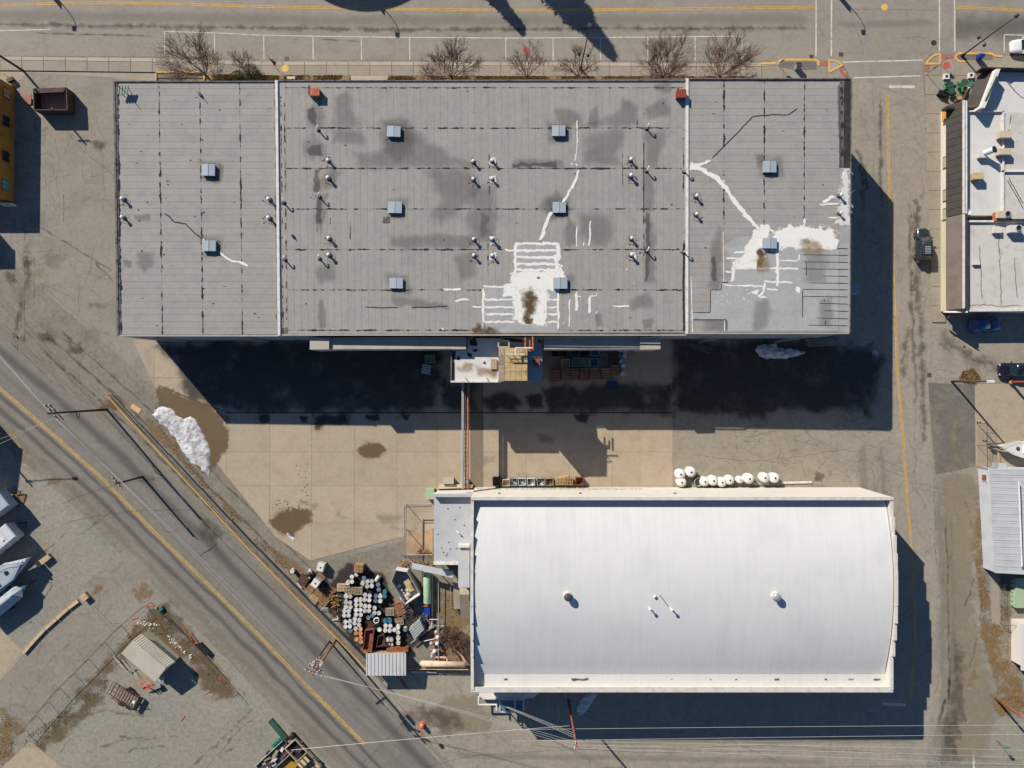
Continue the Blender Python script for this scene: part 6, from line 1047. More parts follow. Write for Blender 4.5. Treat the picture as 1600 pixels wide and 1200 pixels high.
one('ledge', MB().slab(gq([(686,757),(739,757),(738,762),(683,764)], .6), .56), 'tan_box', 'narrow cream ledge below the pipe bridge', 'ledge', G(710,760))
t = thing('cylinder_tank', 'grey round vessel beside the pipe bridge foot', 'tank', G(724,752)); MB().lathe(*G2(728,752,.6), [(.5,.036),(.5,.9),(.3,1.1)], 14).build('shell', 'metal', t)
# goods along the north wall of the white warehouse
def crate(u, v, w, d, h, m, lab, rz=0, fill=None, z=.036, slat=False, grp=None, cat='crate'):
    t = lthing('crate', lab, cat, (*G2(u, v, z+h), z), grp)
    if slat:
        for i in range(5): MB().box(-w/2, -d/2+i*d/4.7, h-.03, w/2, -d/2+i*d/4.7+d/7, h).build('slat', m, t)
        for zz in (.05, h*.5, h*.8):
            for s in (-1, 1): MB().box(-w/2, s*d/2-.02, zz, w/2, s*d/2+.02, zz+.1).build('slat', m, t)
        MB().box(-w/2+.05, -d/2+.03, .02, w/2-.05, d/2-.03, h-.05).build('core', 'wood_dk', t)
    else:
        MB().box(-w/2, -d/2, 0, w/2, d/2, h*.3).build('base', fill or m, t); g = .06
        for a in ((-w/2, -d/2, w/2, -d/2+g), (-w/2, d/2-g, w/2, d/2), (-w/2, -d/2+g+.001, -w/2+g, d/2-g-.001), (w/2-g, -d/2+g+.001, w/2, d/2-g-.001)): MB().box(a[0], a[1], h*.3, a[2], a[3], h).build('side', m, t)
    t.rotation_euler = (0, 0, rz); return t
crate(776,752.5,1.15,1.1,1.0,'black','black slatted box at the end of the wall goods', slat=True)
crate(790.5,754.5,1.0,.9,.9,'wood_pale','tan box holding white tubes against the wall', fill='white_trim')
for k, (u, m, lab) in enumerate(((802,'metal','box of tangled grey parts second from the tan tube box'),(815.5,'rv_white','large box of grey wire netting against the wall'),(829.5,'white_trim','white box with dark bags against the wall'),(845,'metal','box of grey netting next to the white box'),(858.5,'wood_grey','brown-grey sack pile next to the tan pallets'))):
    crate(u, 753, 1.05, 1.0, .85, m, lab, random.uniform(-.08,.08), fill='metal_dk'); sc_ = scrap(u, 753, 4, 3.4, 26, 'galv' if k != 4 else 'wood', 20+k, None); sc_.name = 'scrap_heap'
pallet('pallet_stack', 875, 752, .03, 'tan pallet stack by the red box', .036, 6, 'ply'); pallet('pallet_stack', 888, 752.5, -.04, 'tan slatted pallet stack between pallets and red box', .036, 7, 'wood', lx=1.25, ly=.95); pallet('pallet_stack', 882, 750, .1, 'pale pallet leaning behind the tan stacks', .036, 5, 'wood_pale')
crate(905.5,752,1.05,1.05,.95,'red_pt','red bin at the end of the wall goods', fill='rust')
WT = thing('white_tank', 'round white plastic tank with black cap against the white wall', 'tank', (0, 0, 0), 'white tanks along the white wall')
MB().lathe(0, 0, [(.66,0),(.7,.08),(.72,1.0),(.68,1.2),(.5,1.36),(.2,1.42)], 24).build('shell', 'white_plastic', WT, True); MB().cyl(0, 0, 1.41, 1.47, .13, n=12).build('cap', 'black', WT)
WTP = [(1064,741.5,1),(1080.5,738,1),(1066,754,.95),(1102,753,.93),(1115.5,751.5,1),(1129,754,.95),(1141,750.5,.93),(1157,750,.72),(1171.5,748.5,1.02),(1196,747,1),(1211.5,747.3,1)]
for i, (u, v, s) in enumerate(WTP):
    o = WT if i == 0 else dup(WT); h = 1.42*s; x, y, _ = G(u, v, h); o.location = (x, max(y, YN+.78*s), .012); o.scale = (s, s, s)
    if s < .8: o['label'] = 'smallest white plastic tank against the white wall'
t = thing('steel_vat', 'open grey round steel vat among white tanks', 'vat', G(1092,754)); x, y, _ = G(1092,753.5,.9); MB().lathe(x, y, [(.6,.012),(.62,.9),(.55,.9),(.53,.2),(.1,.18)], 22).build('shell', 'grey_bin', t, True)
one('board', MB().obox(*G2(1245,754,.2), .02, 4.2, .28, .15, .02), 'white_trim', 'long white board lying beyond the white tanks', 'board', G(1245,754)); one('board', MB().obox(*G2(1190,755.5,.2), .02, 2.2, .4, .1, 0), 'metal', 'grey sheet lying behind the last white tanks', 'sheet', G(1190,755))
# goods in the shade behind the warehouse
for i, (u, v, m, f) in enumerate(((868,551,'green_lt','green_dk'),(880.5,549.5,'green_dk','green_dk'),(899,551,'teal_pt','navy'),(912.5,549.5,'green_dk','green_dk'),(929.5,549.5,'green_lt','teal_pt'),(884,567.5,'tan_box','tan_box'),(900,566,'green_lt','grey_bin'),(915,566.5,'green_lt','blue_metal'),(929,566.5,'green_lt','tarp_teal'))):
    crate(u, v, 1.15, 1.2, .85, m, ('pale green rimmed bin with dark inside nearest the annex','dark green bin under the gallery edge','blue-teal bin in the back row','dark green bin between two lighter bins','teal bin with pale rim at the back row end','closed cream bin in the front row','pale bin with grey lid in the front row','pale bin with blue inside in the front row','pale bin with teal inside at the front row end')[i], 0, f, cat='bin')
for i, (u, v, m) in enumerate(((867.5,588,'wood_red'),(884,585,'wood_red'),(898,585,'wood_red'),(913,585,'wood_red'),(928,584.5,'wood_red'),(946.5,585,'wood'))): crate(u, v, 1.2, 1.65, .95, m, ('short slatted crate next to the annex','reddish slatted crate second from the annex','reddish slatted crate third from the annex','reddish slatted crate with cross frame, fourth from the annex','pinkish slatted crate fifth from the annex','yellowish slatted crate apart from the reddish row')[i], slat=True)
crate(943.5,561,1.1,1.2,.8,'grey_bin','grey tilted bin beside the dark pallets',-.1); crate(961,579,1.3,1.5,.8,'wood_red','brown framed crate beside white drums', slat=True); crate(959,560,1.3,1.6,.6,'wood_dk','dark brown crate under the gallery end', slat=True)
for u, v in ((971,547),(977,549),(976.5,556),(974.5,572),(973,584)): drum(u, v, 'drum_white', 'drum_white', 'white drum beside the brown crates in shade', 'white drums by the brown crates', .036)
one('bottle_crate', MB().obox(*G2(970,565,.4), .036, .6, .4, .4, .6), 'white_plastic', 'small white box between the shaded white drums', 'box', G(970,565))
one('pallet_dark', MB().obox(*G2(956,602,.3), .036, 1.5, 1.0, .25, 0), 'navy', 'dark tarped pallet in front of the brown crates', 'pallet', G(956,602))
crate(671.5,561,1.35,1.15,.8,'green_lt','olive green bin alone in the warehouse shade', fill='green_lt'); t = crate(666,577,1.25,1.2,.8,'rv_white','white ribbed bin tilted in the warehouse shade',-.15, slat=True)
# ================================================================== vehicles
def car(name, u, v, rz, lab, paint_, L=4.6, Wd=1.84, H=1.65, z=0.015, hatch=True, rack=False, cat='car', tint=0.0):
    t = lthing(name, lab, cat, (*G2(u, v, .9), z)); h2 = L/2; w = Wd/2
    def ring(x, ww, z0, zs, zt): return [(x, -ww*.92, z0), (x, -ww, zs), (x, -ww*.94, zt), (x, -ww*.5, zt+.03), (x, ww*.5, zt+.03), (x, ww*.94, zt), (x, ww, zs), (x, ww*.92, z0)]
    rings = [ring(-h2, w*.74, .42, .62, .78), ring(-h2+.08, w*.86, .32, .66, .92), ring(-h2+.4, w*.97, .28, .7, 1.0), ring(-h2+1.2, w, .25, .72, 1.0), ring(0, w, .25, .72, .99), ring(h2-1.5, w, .25, .72, .99), ring(h2-.9, w*.98, .27, .7, .93), ring(h2-.3, w*.9, .32, .66, .85), ring(h2-.05, w*.76, .38, .6, .74), ring(h2, w*.6, .42, .56, .66)]
    MB().loft(rings).build('body', paint_, t, True)
    xr, xf = (-h2+.28, h2-1.25) if hatch else (-h2+.75, h2-1.35); g = [(xr, .84, 1.0), (xr+.45, .74, H-.04), (xf-.75, .74, H-.04), (xf, .84, 1.0)]
    def sec(x, k, zz): return [(x, -w*k, zz), (x, w*k, zz)]
    b = MB(); A = [(x, -w*k, zz) for x, k, zz in g]; B_ = [(x, w*k, zz) for x, k, zz in g]
    b.add(A+B_, [(0, 1, 2, 3), (7, 6, 5, 4), (0, 4, 5, 1), (3, 2, 6, 7), (1, 5, 6, 2)]); b.build('cabin_glass', 'car_glass', t)
    b = MB(); zr = H-.05
    rr = [(xr+.42, .72), (xr+.9, .76), (xf-1.2, .76), (xf-.72, .72)]; ring_t = [(x, -w*k, zr) for x, k in rr]+[(x, w*k, zr) for x, k in rr[::-1]]
    MB().loft([ring_t, [(x*.985+.0, y*.95, zr+.07) for x, y, _ in ring_t]]).build('roof', paint_, t, True)
    for s in (-1, 1):
        MB().tube((xf, s*w*.83, 1.0), (xf-.75, s*w*.735, H-.03), .04, n=5).build('pillar', paint_, t); MB().tube((xr, s*w*.83, 1.0), (xr+.45, s*w*.735, H-.03), .05, n=5).build('pillar', paint_, t); MB().tube(((xr+xf)/2-.1, s*w*.845, 1.0), ((xr+xf)/2-.1, s*w*.745, H-.03), .04, n=5).build('pillar', paint_, t)
        MB().obox(xf-.2, s*(w+.1), .98, .16, .22, .14).build('mirror', paint_, t); MB().obox(h2-.22, s*w*.66, .66, .26, .34, .14, -s*.3).build('headlight', 'lampglass', t); MB().obox(-h2+.12, s*w*.74, .78, .16, .26, .18, s*.2).build('taillight', 'tail', t)
        for x in (-h2+.85, h2-.9):
            ty = MB().tube((x, s*(w-.2), .33), (x, s*(w+.015), .33), .33, n=18).build('wheel', 'rubber', t); MB().tube((x, s*(w+.01), .33), (x, s*(w+.035), .33), .2, n=12).build('rim', 'chrome', ty)
        if rack: MB().tube((xr+.6, s*w*.64, zr+.13), (xf-1.0, s*w*.64, zr+.13), .025, n=5).build('roof_rail', 'metal_dk', t)
    if rack:
        for k in range(5): MB().box(xr+.75+k*.22, -w*.42, zr+.09, xr+.87+k*.22, w*.42, zr+.12).build('roof_strip', 'metal', t)
    t.rotation_euler = (0, 0, rz); return t
car('parked_suv', 1443.5, 383, radians(91), 'dark grey parked SUV with roof rails facing the main road', 'car_grey', 4.75, 1.95, 1.8, rack=True, cat='suv')
car('parked_car', 1540, 507, radians(3), 'blue hatchback parked in the shade of the building', 'car_blue', 4.4, 1.8, 1.5)
car('parked_car', 1588, 577.5, radians(180), 'glossy black car parked in the sunny driveway', 'car_black', 4.7, 1.85, 1.48, hatch=False)
car('parked_car', 1606, 71, radians(182), 'silver car parked at the kerb by the corner cafe', 'car_white', 4.6, 1.85, 1.5, hatch=False)
# tan pickup at the junction
t = lthing('pickup_truck', 'tan pickup truck with brown stripes and open black bed', 'pickup', (*G2(474, 1184, .9), .015)); L = 5.4; w = 1.0; h2 = L/2
def pr(x, ww, z0, zt): return [(x, -ww, z0), (x, -ww, zt*.75), (x, -ww*.93, zt), (x, ww*.93, zt), (x, ww, zt*.75), (x, ww, z0)]
MB().loft([pr(-.2, w, .35, 1.05), pr(h2-1.3, w, .35, 1.05), pr(h2-.25, w*.97, .38, .98), pr(h2, w*.86, .45, .85)]).build('body', 'car_tan', t, False)
MB().box(-h2, -w, .4, -.21, w, .55).build('bed_floor', 'black', t)
for a in ((-h2, -w, -.21, -w+.1), (-h2, w-.1, -.21, w), (-h2, -w+.101, -h2+.1, w-.101)): MB().box(a[0], a[1], .551, a[2], a[3], 1.02).build('bed_side', 'car_tan', t)
MB().loft([[(-.2, -.92, 1.05), (1.25, -.92, 1.05), (1.25, .92, 1.05), (-.2, .92, 1.05)], [(-.1, -.78, 1.62), (.75, -.78, 1.62), (.75, .78, 1.62), (-.1, .78, 1.62)]]).build('cabin_glass', 'car_glass', t)
MB().box(-.14, -.8, 1.62, .78, .8, 1.69).build('roof', 'car_tan', t)
for s in (-.33, .33):
    MB().box(-.13, s-.13, 1.691, .77, s+.13, 1.7).build('stripe', 'car_brown', t); MB().box(1.3, s-.13, 1.056, h2-.4, s+.13, 1.066).build('stripe', 'car_brown', t)
for s in (-1, 1):
    for x in (-h2+1.0, h2-.95): ty = MB().tube((x, s*(w-.2), .36), (x, s*(w+.02), .36), .36, n=16).build('wheel', 'rubber', t); MB().tube((x, s*(w+.015), .36), (x, s*(w+.035), .36), .2, n=10).build('rim', 'chrome', ty)
    MB().obox(h2-.02, s*.66, .62, .06, .3, .16).build('headlight', 'lampglass', t); MB().obox(.95, s*1.1, 1.0, .15, .2, .15).build('mirror', 'black', t)
MB().obox(-1.2, .2, .551, .7, .5, .4, .3).build('bed_box', 'metal_dk', t)
t.rotation_euler = (0, 0, radians(-47))
t = lthing('flatbed_trailer', 'loaded flatbed trailer piled with scrap beside the tan pickup', 'trailer', (*G2(428, 1186, .8), 0)); 
MB().box(-2.6, -1.0, .45, 2.6, 1.0, .6).build('bed', 'metal_dk', t)
for a in ((-2.6,-1.06,2.6,-1.0),(-2.6,1.0,2.6,1.06)): MB().box(*a[:2], .45, *a[2:], .95).build('side_rail', 'metal', t)
for s in (-1, 1): MB().tube((-.3, s*1.08, .32), (-.3, s*1.28, .32), .32, n=14).build('wheel', 'rubber', t)
MB().path([(2.6, -.8, .5), (3.9, 0, .5), (2.6, .8, .5)], .06).build('drawbar', 'black', t)
rg = random.Random(5)
for k in range(16): MB().obox(rg.uniform(-2.2, 2.2), rg.uniform(-.7, .7), .601, rg.uniform(.3, 1.6), rg.uniform(.12, .4), rg.uniform(.1, .5), rg.uniform(-.4, .4)).build('load_piece', rg.choice(['wood_grey', 'rust', 'metal', 'white_trim', 'wood', 'metal_dk']), t)
t.rotation_euler = (0, 0, radians(43))
one('scrap_plate', MB().obox(*G2(434,1140,.3), .02, 3.4, .75, .3, radians(-50)), 'green_dk', 'dark green steel panel lying on the dirt', 'panel', G(434,1140)); one('panel', MB().obox(*G2(432,1160,.3), .02, 1.8, .35, .2, radians(43)), 'green_pt', 'small green board beside the loaded trailer', 'board', G(432,1160))
one('tarp', MB().slab([G(442,1180,.4), G(465,1196,.4), G(440,1225,.4), G(415,1205,.4)], .3), 'mustard', 'mustard yellow tarp between trailer and pickup', 'tarp', G(440,1200)); one('ladder', MB().obox(*G2(453,1186,1.2), .02, 3.6, .16, .1, radians(-50)).obox(*G2(447,1184,1.2), .02, 3.6, .08, .1, radians(-50)), 'rv_white', 'pale ladder lying along the pickup side', 'ladder', G(452,1186))
t = thing('round_bin', 'small black drum-like bin between trailer and pickup', 'bin', G(456,1151)); MB().lathe(*G2(456,1151,.7), [(.35,.02),(.38,.8),(.2,.9)], 14).build('shell', 'black', t)
# utility trailer on the dirt
t = lthing('utility_trailer', 'empty brown open-frame utility trailer parked on the dirt', 'trailer', (*G2(197, 1090, .6), 0))
for s in (-1, 1):
    MB().box(-1.7, s*.95-.04, .45, 1.6, s*.95+.04, .53).build('side_rail', 'rust_dk', t); MB().box(-1.7, s*.95-.03, .8, 1.6, s*.95+.03, .86).build('side_rail', 'rust_dk', t)
    for x in (-1.7, -.6, .5, 1.6): MB().box(x-.03, s*.95-.035, .53, x+.03, s*.95+.035, .8).build('stake', 'rust_dk', t)
    wv = MB().tube((-.1, s*1.05, .33), (-.1, s*1.27, .33), .33, n=14).build('wheel', 'rubber', t); MB().box(-.55, s*1.04-.01, .68, .35, s*1.3+.0, .71).build('fender', 'black', t)
for k in range(8): MB().box(-1.66+k*.4, -.9, .43, -1.48+k*.4, .9, .46).build('deck_board', 'wood_dk', t)
MB().path([(1.6, -.9, .48), (2.7, 0, .45), (1.6, .9, .48)], .05).build('drawbar', 'black', t); MB().box(1.62, -.95, .4, 1.95, .95, .75).build('front_box', 'black', t); MB().tube((2.7, 0, .45), (3.1, 0, .45), .06).build('coupler', 'black', t); MB().lathe(1.3, 0, [(.22,.5),(.22,.75),(.1,.8)], 12).build('white_bucket', 'white_plastic', t)
b = MB()
for y in (-.9, -.3, .3, .9): b.tube((-1.75, y, .46), (-2.7, y, .25), .03, n=4)
b.tube((-2.7, -.95, .25), (-2.7, .95, .25), .04); b.tube((-2.2, -.95, .36), (-2.2, .95, .36), .03); b.build('ramp', 'rust_dk', t); t.rotation_euler = (0, 0, radians(-29))
# tan gable shed
t = thing('garden_shed', 'small shed with tan ribbed gable roof on the dirt lot', 'shed', G(232,1032))
def Z4(x, y): return 150+x/8.0, 970+y/8.0
zr_, ze_ = 2.9, 2.45
ribbed([G(*Z4(465,240), zr_), G(*Z4(875,592), zr_), G(*Z4(740,765), ze_), G(*Z4(315,408), ze_)], 0, 0, 'tan_roof', t, 18, rib=.02, rw=.45); ribbed([G(*Z4(470,236), zr_), G(*Z4(878,586), zr_), G(*Z4(992,512), ze_-.2), G(*Z4(575,160), ze_-.2)], 0, 0, 'tan_roof', t, 18, rib=.075, rw=.45)
MB().slab(gq([Z4(560,180), Z4(960,520), Z4(735,740), Z4(335,410)], ze_-.3), ze_-.3).build('wall', 'ylw_wall', t)
for i, px in enumerate(([(232,432),(350,570)], [(280,475),(420,625)], [(340,470),(440,600)], [(420,625),(480,560)], [(460,575),(530,680)], [(350,570),(420,620)])): one('loose_tube', MB().tube((*G2(*Z4(*px[0])), .3), (*G2(*Z4(*px[1])), .45), .05), 'pipe_w', 'pinkish white tube lying by the tan shed', 'tube', G(*Z4(*px[0])), 'tubes by the tan shed')
t = thing('tiller', 'orange garden machine with tines beside the tan shed', 'machine', G(*Z4(660,790)))
b = MB()
for px in ([(540,800),(640,730)], [(560,780),(610,720)], [(620,850),(720,770)], [(650,850),(740,780)], [(600,770),(680,800)], [(630,720),(740,770)]): b.tube((*G2(*Z4(*px[0])), .5), (*G2(*Z4(*px[1])), .75), .06)
b.build('frame', 'orange_pt', t); MB().obox(*G2(*Z4(770,825), .6), .2, .8, .4, .45, .3).build('engine', 'grey_bin', t); b = MB()
for px in ([(720,850),(790,920)], [(760,850),(820,910)], [(800,830),(860,860)], [(700,830),(760,900)]): b.tube((*G2(*Z4(*px[0])), .3), (*G2(*Z4(*px[1])), .05), .05)
b.build('tine', 'black', t); MB().obox(*G2(*Z4(800,740), .9), .4, .7, .4, .3, .2).build('tank', 'blue_roof', t)
b = MB(); rg = random.Random(9)
for _ in range(110):
    k = rg.random(); u, v = (Z4(rg.uniform(510,640), 110-rg.uniform(60,100)*1.0) if k < .25 else (Z4(rg.gauss(700,60), rg.gauss(50,18)) if k < .5 else Z4(900+(s_ := rg.uniform(0,1))*290+rg.gauss(0,14), 190+s_*270+rg.gauss(0,14)))); x, y, _ = G(u, v); r = rg.uniform(.07, .2); a = rg.uniform(0, 3)
    b.add([(x+r*cos(a+q*1.26), y+r*sin(a+q*1.26)*.75, 0.0) for q in range(5)]+[(x+r*.6*cos(a+q*1.26), y+r*.5*sin(a+q*1.26), r*.7) for q in range(5)], [(q, (q+1) % 5, (q+1) % 5+5, q+5) for q in range(5)]+[(5, 6, 7, 8, 9)])
b.build('white_stones', 'rubble', kind='stuff')
for lab, px in (('chain-link fence along the diagonal road side of the shed lot', [(237,941),(268,968),(300,1000),(345,1050),(372,1082)]), ('chain-link fence between driveway and shed lot', [(228,946),(190,978),(140,1030),(95,1075),(40,1140)])):
    t = thing('chain_link_fence', lab, 'fence', G(*px[0])); fence(t, px, 1.5)
one('fence_gate', MB().obox(*G2(318,1015,.5), .02, 1.9, .7, .5, radians(-45)), 'black', 'black bundled tarp on the lot fence', 'tarp', G(318,1015))
t = thing('hydrant_marker', 'yellow and teal utility marker at the fence corner', 'marker', G(249,950)); MB().cyl(*G2(247,948), 0, .7, .15, n=10).build('post', 'yellow', t); MB().obox(*G2(251,951,.3), .02, .6, .5, .45, .4).build('box', 'teal_pt', t)
for i, (u, v, a) in enumerate(((211,966,.3),(288,984,-1.0),(345,1058,1.4),(325,1082,.5),(286,1122,.9),(234,947,0),(281,1004,.8))): one('marker_flag', MB().obox(*G2(u, v), .02, .9, .08, .06, a), 'orange_pt', 'orange-red survey stake lying on the shed lot dirt', 'stake', G(u, v), 'survey stakes')
one('rust_scrap', MB().path([(*G2(298,988), .2), (*G2(310,1003), .25), (*G2(304,1005), .2), (*G2(296,992), .25)], .06), 'rust_or', 'rusty bent frame by the lot fence', 'frame', G(303,997))
# timber edging and steps
EP = [(38,1020),(55,1000),(72,982),(90,966),(108,950),(124,938)]
t = thing('timber_edging', 'row of pale timbers edging the driveway', 'edging', G(85,972))
for a, c in zip(EP, EP[1:]): p, q = G2(*a), G2(*c); MB().obox((p[0]+q[0])/2, (p[1]+q[1])/2, .02, sqrt((p[0]-q[0])**2+(p[1]-q[1])**2)-.06, .42, .3, atan2(q[1]-p[1], q[0]-p[0])).build('timber', 'stone', t)
one('stone_block', MB().obox(*G2(131,933,.6), .02, 1.0, .9, .6, radians(40)), 'stone', 'tan block at the end of the timber edging', 'block', G(131,933))
one('stone_block', MB().obox(*G2(70,874,.6), .02, 1.5, .7, .6, radians(38)), 'stone', 'long tan block by the shrouded boats', 'block', G(70,874)); one('stone_block', MB().obox(*G2(60,881,.4), .02, .7, .7, .4, radians(38)), 'stone', 'small tan block against the long block', 'block', G(60,881))
# boats and trailers at the west edge
def boat_hull(t, L, Wd, H, m, z0=.6):
    rings = []
    for i in range(9):
        s = i/8; x = -L/2+L*s; k = (1-max(0, (s-.45)/.55)**2.0); k = max(.03, k); w = Wd/2*k
        rings.append([(x, 0, z0+.15*s), (x, -w*.75, z0+.3+.25*s), (x, -w, z0+H+.25*s*s), (x, w, z0+H+.25*s*s), (x, w*.75, z0+.3+.25*s)])
    return MB().loft(rings).build('hull', m, t, False)
t = lthing('covered_boat', 'boat on trailer under a grey cover with teal edges', 'boat', (*G2(6, 942, 1.6), 0)); boat_hull(t, 7.5, 2.4, .9, 'tarp_teal', .5)
MB().loft([[(-3.7,-1.15,1.45),(2.6,-1.0,1.65),(3.3,0,1.75),(2.6,1.0,1.65),(-3.7,1.15,1.45)], [(-3.6,-.12,2.2),(1.6,-.1,2.35),(2.1,0,2.35),(1.6,.1,2.35),(-3.6,.12,2.2)]]).build('cover', 'tarp_grey', t)
for s in (-1, 1): MB().tube((-.5, s*.9, .3), (-.5, s*1.15, .3), .3, n=12).build('wheel', 'rubber', t)
MB().tube((2.5, 0, .5), (4.6, 0, .5), .06).build('drawbar', 'black', t)
for x in (-2.8, -1.4, 0, 1.2): MB().path([(x, -1.2, 1.2), (x, -.6, 1.92+.03*(x+3)/4), (x, 0, 2.33), (x, .6, 1.92+.03*(x+3)/4), (x, 1.2, 1.2)], .025, 4).build('strap', 'black', t)
t.rotation_euler = (0, 0, radians(38))
t = lthing('motor_boat', 'large white motor boat on trailer at the west edge', 'boat', (*G2(-2, 905, 2.0), 0)); boat_hull(t, 9.5, 3.1, 1.3, 'rv_white', .7); MB().loft([[(-4.6,-1.4,2.02),(2.0,-1.3,2.1),(4.0,-.3,2.3),(4.0,.3,2.3),(2.0,1.3,2.1),(-4.6,1.4,2.02)], [(-4.5,-1.3,2.2),(1.8,-1.2,2.28),(3.8,-.2,2.4),(3.8,.2,2.4),(1.8,1.2,2.28),(-4.5,1.3,2.2)]]).build('deck', 'tarp_grey', t)
MB().lathe(4.2, 0, [(.05,2.3),(.17,2.4),(.17,2.55),(.05,2.65)], 10).build('bow_ball', 'white_plastic', t)
for s in (-1, 1): MB().tube((-1, s*1.1, .4), (-1, s*1.4, .4), .4, n=12).build('wheel', 'rubber', t)
MB().obox(-3.3, 0, 2.2, 1.2, 1.6, .8).build('cabin', 'car_glass', t); MB().path([(-1, -1.25, 2.6), (2.0, -1.1, 2.75), (3.9, -.15, 2.85), (3.9, .15, 2.85), (2.0, 1.1, 2.75), (-1, 1.25, 2.6)], .025, 5).build('bow_rail', 'chrome', t); MB().obox(1.6, 0, 2.28, .6, .6, .06).build('hatch', 'car_glass', t); MB().obox(-.8, 0, 2.24, 1.6, 1.9, .12).build('cockpit_cover', 'tarp_teal', t)
for s in (-1, 1): MB().path([(-4.6, s*1.52, 1.75), (0, s*1.56, 1.85), (1.8, s*1.3, 1.95)], .05, 5).build('rub_rail', 'navy', t)
pass; t.rotation_euler = (0, 0, radians(36))
def boxtrailer(u, v, L, Wd, H, rz, m, lab, z0=.5):
    t = lthing('camper_trailer', lab, 'trailer', (*G2(u, v, H), 0)); MB().loft([[(-L/2, -Wd/2, z0), (L/2-.25, -Wd/2, z0), (L/2-.25, Wd/2, z0), (-L/2, Wd/2, z0)], [(-L/2, -Wd/2, H-.12), (L/2, -Wd/2, H-.12), (L/2, Wd/2, H-.12), (-L/2, Wd/2, H-.12)], [(-L/2+.1, -Wd/2+.1, H), (L/2-.12, -Wd/2+.1, H), (L/2-.12, Wd/2-.1, H), (-L/2+.1, Wd/2-.1, H)]]).build('body', m, t)
    for s in (-1, 1): MB().tube((-.4, s*(Wd/2-.15), .35), (-.4, s*(Wd/2+.02), .35), .35, n=12).build('wheel', 'rubber', t)
    MB().path([(L/2, -.7, .5), (L/2+1.1, 0, .5), (L/2, .7, .5)], .06).build('drawbar', 'black', t); MB().obox(0, 0, H, .6, .6, .14).build('roof_vent', 'white_plastic', t); MB().obox(-L/3, .2, H, .9, .7, .2).build('roof_unit', 'tan_box', t); MB().obox(L/4, -.3, H, .4, .4, .1).build('roof_vent', 'white_plastic', t); MB().tube((-L/2+.4, Wd/2+.06, H-.3), (L/2-.8, Wd/2+.06, H-.3), .07, n=8).build('awning_roll', 'navy', t)
    for k in range(5): MB().box(-L/2+.3+k*L/5.2, -Wd/2+.12, H+.001, -L/2+.34+k*L/5.2, Wd/2-.12, H+.015).build('roof_seam', 'metal', t)
    pass; t.rotation_euler = (0, 0, rz)
boxtrailer(-12, 852, 6.4, 2.3, 2.6, radians(40), 'rv_white', 'white camper trailer parked beside the motor boat'); boxtrailer(-22, 800, 6.0, 2.4, 2.7, radians(38), 'tarp_grey', 'grey camper trailer at the west edge of the lot')
# ================================================================== buildings at the left edge
OB = thing('ochre_building', 'low ochre yellow building with square windows at the lot edge', 'building', G(-120,228)); a = G2(23.5,137); c = G2(21.5,316)
xw = a[0]; MB().prism([(a[0], a[1]), (a[0]-22, a[1]+1.2), (a[0]-22, c[1]), (c[0], c[1])], 0, 3.6).build('wall', 'ochre', OB); MB().prism([(a[0]-.2, a[1]-.2), (a[0]-22, a[1]+1.0), (a[0]-22, c[1]+.2), (c[0]-.2, c[1]+.2)], 3.601, 3.8).build('roof', 'shingle_br', OB)
for i, v in enumerate((150,193,247,291)):
    y0 = (600-v*1.0)/11.2*1.0; yy = y0-.3; x = a[0]+(c[0]-a[0])*((a[1]-yy)/(a[1]-c[1]))
    w_ = MB().box(x-.02, yy-.75, 1.0, x+.05, yy+.75, 2.4).build('window', 'wood_dk', OB); MB().box(x+.0, yy-.64, 1.1, x+.07, yy+.64, 2.3).build('pane', 'teal_win' if i == 3 else ('pink' if i == 0 else 'win'), w_)
    MB().box(x+.0, yy-.03, 1.1, x+.08, yy+.03, 2.3).build('glazing_bar', 'wood_dk', w_)
MB().obox(*G2(8,318,1.2), 0, 1.6, .25, 1.2).build('step_rail', 'white_trim', OB)
HB = thing('house', 'small building at the lot edge south of the ochre building', 'house', G(-70,352)); a = G2(-23,339); c = G2(-23,366); MB().prism([(a[0], a[1]), (a[0]-9, a[1]), (a[0]-9, c[1]), (c[0], c[1])], 0, 3.9).build('wall', 'gallery', HB); MB().box(a[0]-9.1, c[1]-.1, 3.902, a[0]+.1, a[1]+.1, 4.05).build('roof', 'shingle', HB)
WB = thing('house', 'building west of the lamp-armed pole by the diagonal road', 'house', G(-60,690)); a = G2(-12,660); MB().obox(a[0]-3.5, a[1]-1.5, 0, 6, 6, 4.0, radians(-8)).build('wall', 'gallery', WB); MB().obox(a[0]-3.5, a[1]-1.5, 4.002, 6.3, 6.3, .2, radians(-8)).build('roof', 'shingle', WB)
DP = thing('dumpster', 'open rust-brown dumpster with pink inner floor by the ochre building', 'dumpster', G(78,160))
q = [(52,139),(103,137),(105,171.5),(53,171.5)]; P = [G2(u, v, 1.8) for u, v in q]; MB().prism([(x*.999, y) for x, y in P], .02, .35).build('floor', 'pink', DP)
for i in range(4):
    A, B_ = P[i], P[(i+1) % 4]; L = sqrt((A[0]-B_[0])**2+(A[1]-B_[1])**2); MB().obox((A[0]+B_[0])/2, (A[1]+B_[1])/2, .02, L, .14, 1.78+.004*i, atan2(B_[1]-A[1], B_[0]-A[0])).build('side', 'rust_dk', DP)
MB().slab([(*P[0], 1.86), (*P[1], 1.86), (P[1][0]-.3, P[1][1]-.6, 1.86), (P[0][0]+.3, P[0][1]-.6, 1.86)], .05).build('lid', 'rust_dk', DP)
